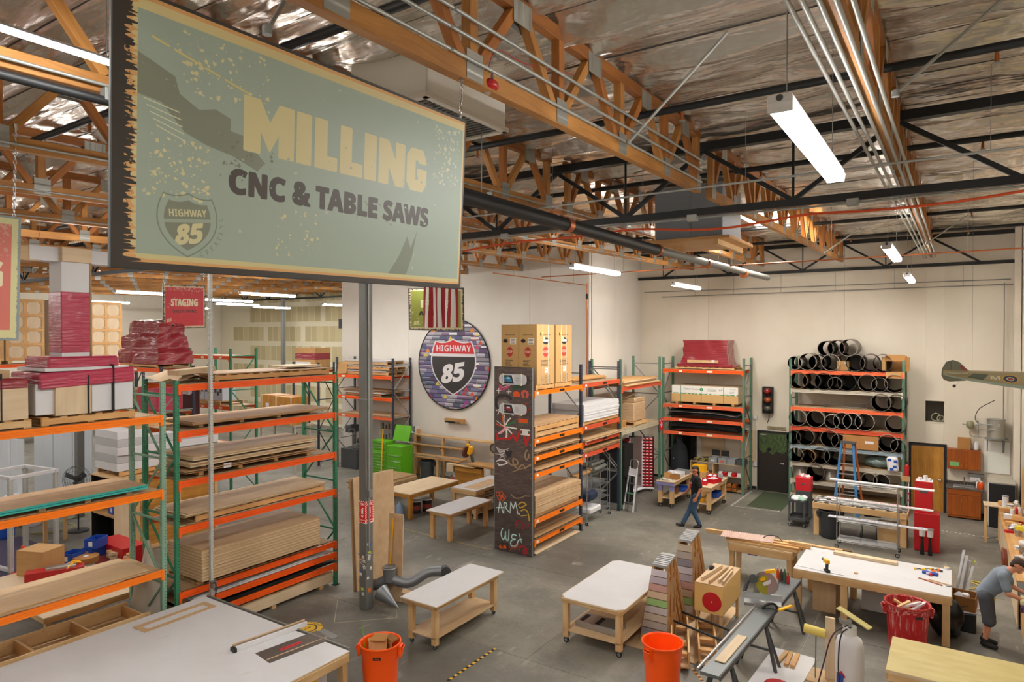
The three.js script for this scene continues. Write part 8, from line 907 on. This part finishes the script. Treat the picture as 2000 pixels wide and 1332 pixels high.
{// model fighter aeroplane hung near the right wall
const pv=12,a=onV(1839,735,pv),q=thing('model_aeroplane','large camouflaged model fighter aeroplane lettered M and L hanging near the side wall','model plane',[a.u,a.y,pv]);const L=1.75,sc=(p)=>p;
const ct=canvasTex(1024,256,(g,w,h)=>{g.fillStyle='#a59775';g.fillRect(0,0,w,h);g.fillStyle='#5a6354';for(const p of[[180,60,330,190],[560,140,820,256],[840,0,1024,90]]){g.beginPath();g.moveTo(p[0]+ 40,p[1]);g.lineTo(p[2],p[1]+ 10);g.lineTo(p[2]- 40,p[3]);g.lineTo(p[0],p[3]- 20);g.fill();}g.fillStyle='#9fb4ab';g.fillRect(0,205,w,60);const cx=480,cy=118;for(const[r,c]of[[64,'#d2a92e'],[54,'#3a3f55'],[30,'#d6d0c4'],[23,'#9c4a45']]){g.fillStyle=c;g.beginPath();g.ellipse(cx,cy,r*.9,r,0,0,7);g.fill();}g.fillStyle='#cfc9a4';g.font='bold 92px sans-serif';g.fillText('M',335,152);g.fillText('L',590,152);});
const P=[],UV=[],I=[],ns=26,nr=18;for(let i=0;i<=ns;i++){const t=i / ns,x=.02 + t*(L - .02),top=.05 + .0*t,r=.03 + .115*Math.pow(t,.8),ry=.04 + .13*Math.pow(t,.75),cy=.1 - ry;for(let j=0;j<=nr;j++){const th=j / nr*2*PI;P.push(x,cy + ry*Math.cos(th),r*Math.sin(th));UV.push(t,.5 + .5*Math.cos(th));}}for(let i=0;i<ns;i++)for(let j=0;j<nr;j++){const k=i*(nr + 1)+ j;I.push(k,k + nr + 1,k + 1,k + 1,k + nr + 1,k + nr + 2);}const g=new THREE.BufferGeometry();g.setAttribute('position',new THREE.Float32BufferAttribute(P,3));g.setAttribute('uv',new THREE.Float32BufferAttribute(UV,2));g.setIndex(I);g.computeVertexNormals();mesh('fuselage',g,std(0xffffff,.5,0,{map:ct,side:THREE.DoubleSide}),q);
const fin=extr([[.38,.06],[.3,.13],[.22,.22],[.14,.25],[.06,.22],[.01,.12],[0,.02],[.03,-.05],[.1,-.07],[.3,-.05]],.016,.004);mesh('fin',fin,std(0x6f6f5c,.55),q,[0,.0,0]);box('fin_patch',.05,.1,.026,std(0x8a4038,.6),q,[.27,.13,0],[0,0,.7]);box('rudder_line',.006,.2,.028,M.dgrey,q,[.12,.12,0]);mesh('tailplane',extr([[.06,0],[.12,.16],[.2,.3],[.3,.3],[.34,.1],[.34,0]],.012).rotateX(PI / 2),std(0x9a9a7c,.55),q,[0,.06,.0]);mesh('tailplane',extr([[.06,0],[.12,.16],[.2,.3],[.3,.3],[.34,.1],[.34,0]],.012).rotateX(-PI / 2),std(0x9a9a7c,.55),q,[0,.06,.0]);mesh('tail_wheel',cyl(.022,.022,.014,16),M.rubber,q,[.16,-.14,.0],[PI / 2,0,0]);bar('tail_leg',[.17,-.13,0],[.24,-.06,0],.006,.006,M.alu,q,true);bar('wing',[1.25,-.1,-.75],[1.25,-.1,.75],.3,.03,std(0x7a7460,.55),q);for(const x of[.38,1.4])bar('hanging_line',[x,.1,0],[x,roofY(pv)- a.y - .05,0],.003,.003,M.dgrey,q,true);
}
// ---------------------------------------------------------------- people
function cap(p,a,b,r1,r2){const ba=[b[0]- a[0],b[1]- a[1],b[2]- a[2]],pa=[p[0]- a[0],p[1]- a[1],p[2]- a[2]],h=cl((pa[0]*ba[0]+ pa[1]*ba[1]+ pa[2]*ba[2])/(ba[0]**2 + ba[1]**2 + ba[2]**2 + 1e-9));return Math.hypot(pa[0]- ba[0]*h,pa[1]- ba[1]*h,pa[2]- ba[2]*h)-(r1 +(r2 - r1)*h);}
const smin=(a,b,k)=>{const h=cl(.5 + .5*(b - a)/ k);return b +(a - b)*h - k*h*(1 - h);};
function field(bones,k,lo,hi,res){const mc=new MarchingCubes(res,new THREE.MeshBasicMaterial(),false,false,60000);mc.isolation=0;const s=res,half=res / 2,c=[0,1,2].map(i=>(lo[i]+ hi[i])/ 2),e=[0,1,2].map(i=>(hi[i]- lo[i])/ 2);
for(let z=0;z<s;z++)for(let y=0;y<s;y++)for(let x=0;x<s;x++){const p=[c[0]+ e[0]*(x - half)/ half,c[1]+ e[1]*(y - half)/ half,c[2]+ e[2]*(z - half)/ half];let d=9;for(const b of bones)d=smin(d,cap(p,b[0],b[1],b[2],b[3]),b[4]||k);mc.field[z*s*s + y*s + x]=-d*10;}
mc.update();const n=mc.count !==undefined?mc.count:mc.geometry.drawRange.count,pos=new Float32Array(mc.positionArray.slice(0,n*3));for(let i=0;i<n;i++)for(let a=0;a<3;a++)pos[i*3 + a]=c[a]+ e[a]*pos[i*3 + a];const g=new THREE.BufferGeometry();g.setAttribute('position',new THREE.BufferAttribute(pos,3));g.setAttribute('uv',new THREE.BufferAttribute(new Float32Array(n*2),2));const m=new Float32Array(mc.normalArray.slice(0,n*3));for(let i=0;i<n;i++){const v=new THREE.Vector3(m[i*3]/ e[0],m[i*3 + 1]/ e[1],m[i*3 + 2]/ e[2]).normalize();m.set([v.x,v.y,v.z],i*3);}g.setAttribute('normal',new THREE.BufferAttribute(m,3));return g;}
const bounds=(bones,pad=.05)=>{const lo=[9,9,9],hi=[-9,-9,-9];for(const b of bones)for(const q of[b[0],b[1]])for(let i=0;i<3;i++){const r=Math.max(b[2],b[3])+ pad;lo[i]=Math.min(lo[i],q[i]- r);hi[i]=Math.max(hi[i],q[i]+ r);}return[lo,hi];};
const hand=(w,dir,side,s=1)=>{// palm and five fingers from the wrist, dir = pointing direction, side = thumb direction
const D=v3(dir).normalize(),S=v3(side).normalize(),N=new THREE.Vector3().crossVectors(D,S),at2=(a,b,c)=>v3(w).addScaledVector(D,a*s).addScaledVector(S,b*s).addScaledVector(N,c*s).toArray();const out=[];
for(const o of[-.024,0,.024])out.push([at2(0,o*.6,0),at2(.075,o,0),.016,.014]);[[.036,.062],[.013,.074],[-.012,.068],[-.035,.05]].forEach(([o,l])=>{out.push([at2(.08,o,0),at2(.08 + l*.55,o*1.05,.008),.0095,.009]);out.push([at2(.08 + l*.55,o*1.05,.008),at2(.08 + l*.95,o,.028),.009,.0075]);});out.push([at2(.02,.025,0),at2(.05,.056,.01),.012,.01]);out.push([at2(.05,.056,.01),at2(.085,.064,.022),.01,.008]);return out;};
function person(label,pos,rotY,J,look){
const p=thing('person',label,'person',pos,rotY);const body=[];
const limb=(a,b,c,r)=>{body.push([a,b,r[0],r[1]],[b,c,r[1]*.98,r[2]]);};
body.push([J.hip,J.waist,.125,.12],[J.waist,J.chest,.12,.135],[J.chest,J.neck,.1,.055],[J.sl,J.sr,.062,.062],[J.neck,J.head,.05,.052]);body.push([J.hl,J.hr,.1,.1]);
limb(J.sl,J.el,J.wl,[.052,.042,.028]);limb(J.sr,J.er,J.wr,[.052,.042,.028]);limb(J.hl,J.kl,J.al,[.085,.058,.038]);limb(J.hr,J.kr,J.ar,[.085,.058,.038]);
const[lo,hi]=bounds(body);const parts=[field(body,.035,lo,hi,92)];
for(const[w,e,s]of[[J.wl,J.el,J.tl],[J.wr,J.er,J.tr]]){const d=[w[0]- e[0],w[1]- e[1],w[2]- e[2]];const hb=[[v3(w).addScaledVector(v3(d).normalize(),-.03).toArray(),w,.028,.026],...hand(w,d,s)];const[a,b]=bounds(hb,.02);parts.push(field(hb,.009,a,b,56));}
// head: skull, jaw, nose, ears
const F=v3(J.face).normalize(),U=v3(J.up||[0,1,0]).normalize(),R=new THREE.Vector3().crossVectors(U,F).normalize(),h=(r,u,f)=>v3(J.skull).addScaledVector(R,r).addScaledVector(U,u).addScaledVector(F,f).toArray();
const hb=[[h(0,.03,-.02),h(0,.03,.015),.083,.078],[h(0,-.05,.03),h(0,-.075,.05),.055,.04],[h(0,.0,.088),h(0,-.03,.103),.012,.016],[h(-.02,-.068,.085),h(.02,-.068,.085),.01,.01],[h(.078,-.01,.0),h(.08,.02,-.01),.014,.016],[h(-.078,-.01,.0),h(-.08,.02,-.01),.014,.016],[J.neck,h(0,-.08,-.01),.052,.05],[h(-.045,.025,.07),h(.045,.025,.07),.018,.018]];{const[a,b]=bounds(hb,.03);parts.push(field(hb,.016,a,b,64));}
mesh('body',merge(parts),look.skin,p);
for(const s of[-1,1]){mesh('eye',new THREE.SphereGeometry(.011,10,8),M.foam,p,h(s*.032,.005,.083));mesh('pupil',new THREE.SphereGeometry(.006,8,6),M.nearblack,p,h(s*.032,.005,.092));}
const hairB=look.hairBones(h);{const[a,b]=bounds(hairB,.03);mesh('hair',field(hairB,.02,a,b,56),look.hair,p);}
const lerp=(a,b,t)=>a.map((v,i)=>v +(b[i]- v)*t);
const top=[[J.hip,J.waist,.142,.137],[J.waist,J.chest,.137,.152],[J.chest,lerp(J.chest,J.neck,.72),.118,.078],[J.sl,J.sr,.077,.077],[J.sl,lerp(J.sl,J.el,.72),.074,.072],[J.sr,lerp(J.sr,J.er,.72),.074,.072],...(look.belly||[])];{const[a,b]=bounds(top);mesh('tee_shirt',field(top,.03,a,b,72),look.top,p);}
const legs=[[J.hl,J.hr,.118,.118],[lerp(J.hip,J.waist,.2),J.hip,.135,.13]];for(const[a,k,f]of[[J.hl,J.kl,J.al],[J.hr,J.kr,J.ar]]){const r=look.short?[.112,.1]:[.1,.075];legs.push([a,k,r[0],r[1]]);if(!look.short)legs.push([k,lerp(k,f,.93),.073,.06]);else legs.push([k,lerp(k,f,.04),.1,.1]);}{const[a,b]=bounds(legs);mesh(look.short?'shorts':'jeans',field(legs,.025,a,b,76),look.bottom,p);}
for(const[a,t]of[[J.al,J.toel],[J.ar,J.toer]]){const sh=[[[a[0],a[1]- .02,a[2]],[a[0],a[1]+ .03,a[2]],.05,.046],[[a[0],a[1]- .045,a[2]],t,.043,.034],[lerp([a[0],a[1]- .045,a[2]],t,-.2),lerp([a[0],a[1]- .045,a[2]],t,.6),.04,.04]];const[x,y]=bounds(sh,.03);mesh('shoe',field(sh,.02,x,y,44),M.shoe,p);}
return p;
}
{// local axes: +z is the way the person faces
const J1={hip:[0,.96,0],waist:[0,1.1,.0],chest:[0,1.32,.01],neck:[0,1.47,.01],head:[0,1.54,.02],skull:[0,1.61,.035],face:[.1,-.12,1],sl:[.17,1.4,0],sr:[-.17,1.4,0],el:[.25,1.14,-.06],wl:[.27,.91,.06],tl:[-.2,0,1],er:[-.24,1.14,.06],wr:[-.29,.93,.22],tr:[.2,0,1],hl:[.085,.9,0],hr:[-.085,.9,0],kl:[.09,.5,.1],al:[.08,.1,-.08],toel:[.09,.035,.07],kr:[-.085,.5,.14],ar:[-.08,.09,.36],toer:[-.09,.06,.52]};
const p=person('person in a black tee shirt with a red print and jeans walking past the carts',[-6.1,0,18.62],-1.0,J1,{skin:M.skin,hair:M.hair,top:M.tee,bottom:M.denim,hairBones:h=>[[h(0,.055,-.03),h(0,.06,.02),.082,.07],[h(0,.0,-.06),h(0,-.05,-.09),.06,.045],[h(0,-.05,-.1),h(0,-.2,-.12),.035,.02]]});
const pr=new THREE.Shape();box('chest_print',.13,.2,.01,M.redbin,p,[0,1.25,.152],[-.03,0,0],.003);box('print_bar',.17,.012,.012,M.foam,p,[0,1.27,.153],[-.03,0,0],.002);
const J2={hip:[0,.93,-.02],waist:[0,1.06,.06],chest:[0,1.27,.2],neck:[0,1.4,.32],head:[0,1.45,.38],skull:[0,1.5,.44],face:[0,-.55,1],up:[0,1,.5],sl:[.19,1.33,.24],sr:[-.19,1.33,.24],el:[.24,1.06,.32],wl:[.2,.98,.56],tl:[-1,.2,0],er:[-.24,1.06,.32],wr:[-.18,.97,.56],tr:[1,.2,0],hl:[.09,.88,-.02],hr:[-.09,.88,-.02],kl:[.1,.48,.02],al:[.1,.1,-.04],toel:[.11,.035,.12],kr:[-.1,.48,.04],ar:[-.1,.1,-.02],toer:[-.11,.035,.14]};
person('person in a grey tee shirt, charcoal shorts and a dark cap bending over the bench',[.5,0,14.4],1.45,J2,{skin:M.skin2,hair:M.hair2,top:M.tee2,bottom:M.shorts,short:true,belly:[[[0,1.08,.12],[0,1.12,.14],.13,.12]],hairBones:h=>[[h(0,.05,-.03),h(0,.065,.03),.085,.078],[h(0,.055,.08),h(0,.045,.13),.05,.03],[h(0,-.01,-.06),h(0,-.03,-.07),.06,.05]]});
}
scene.traverse(o=>{if(o.isMesh){o.castShadow=true;o.receiveShadow=true;}});
renderer.render(scene,camera);
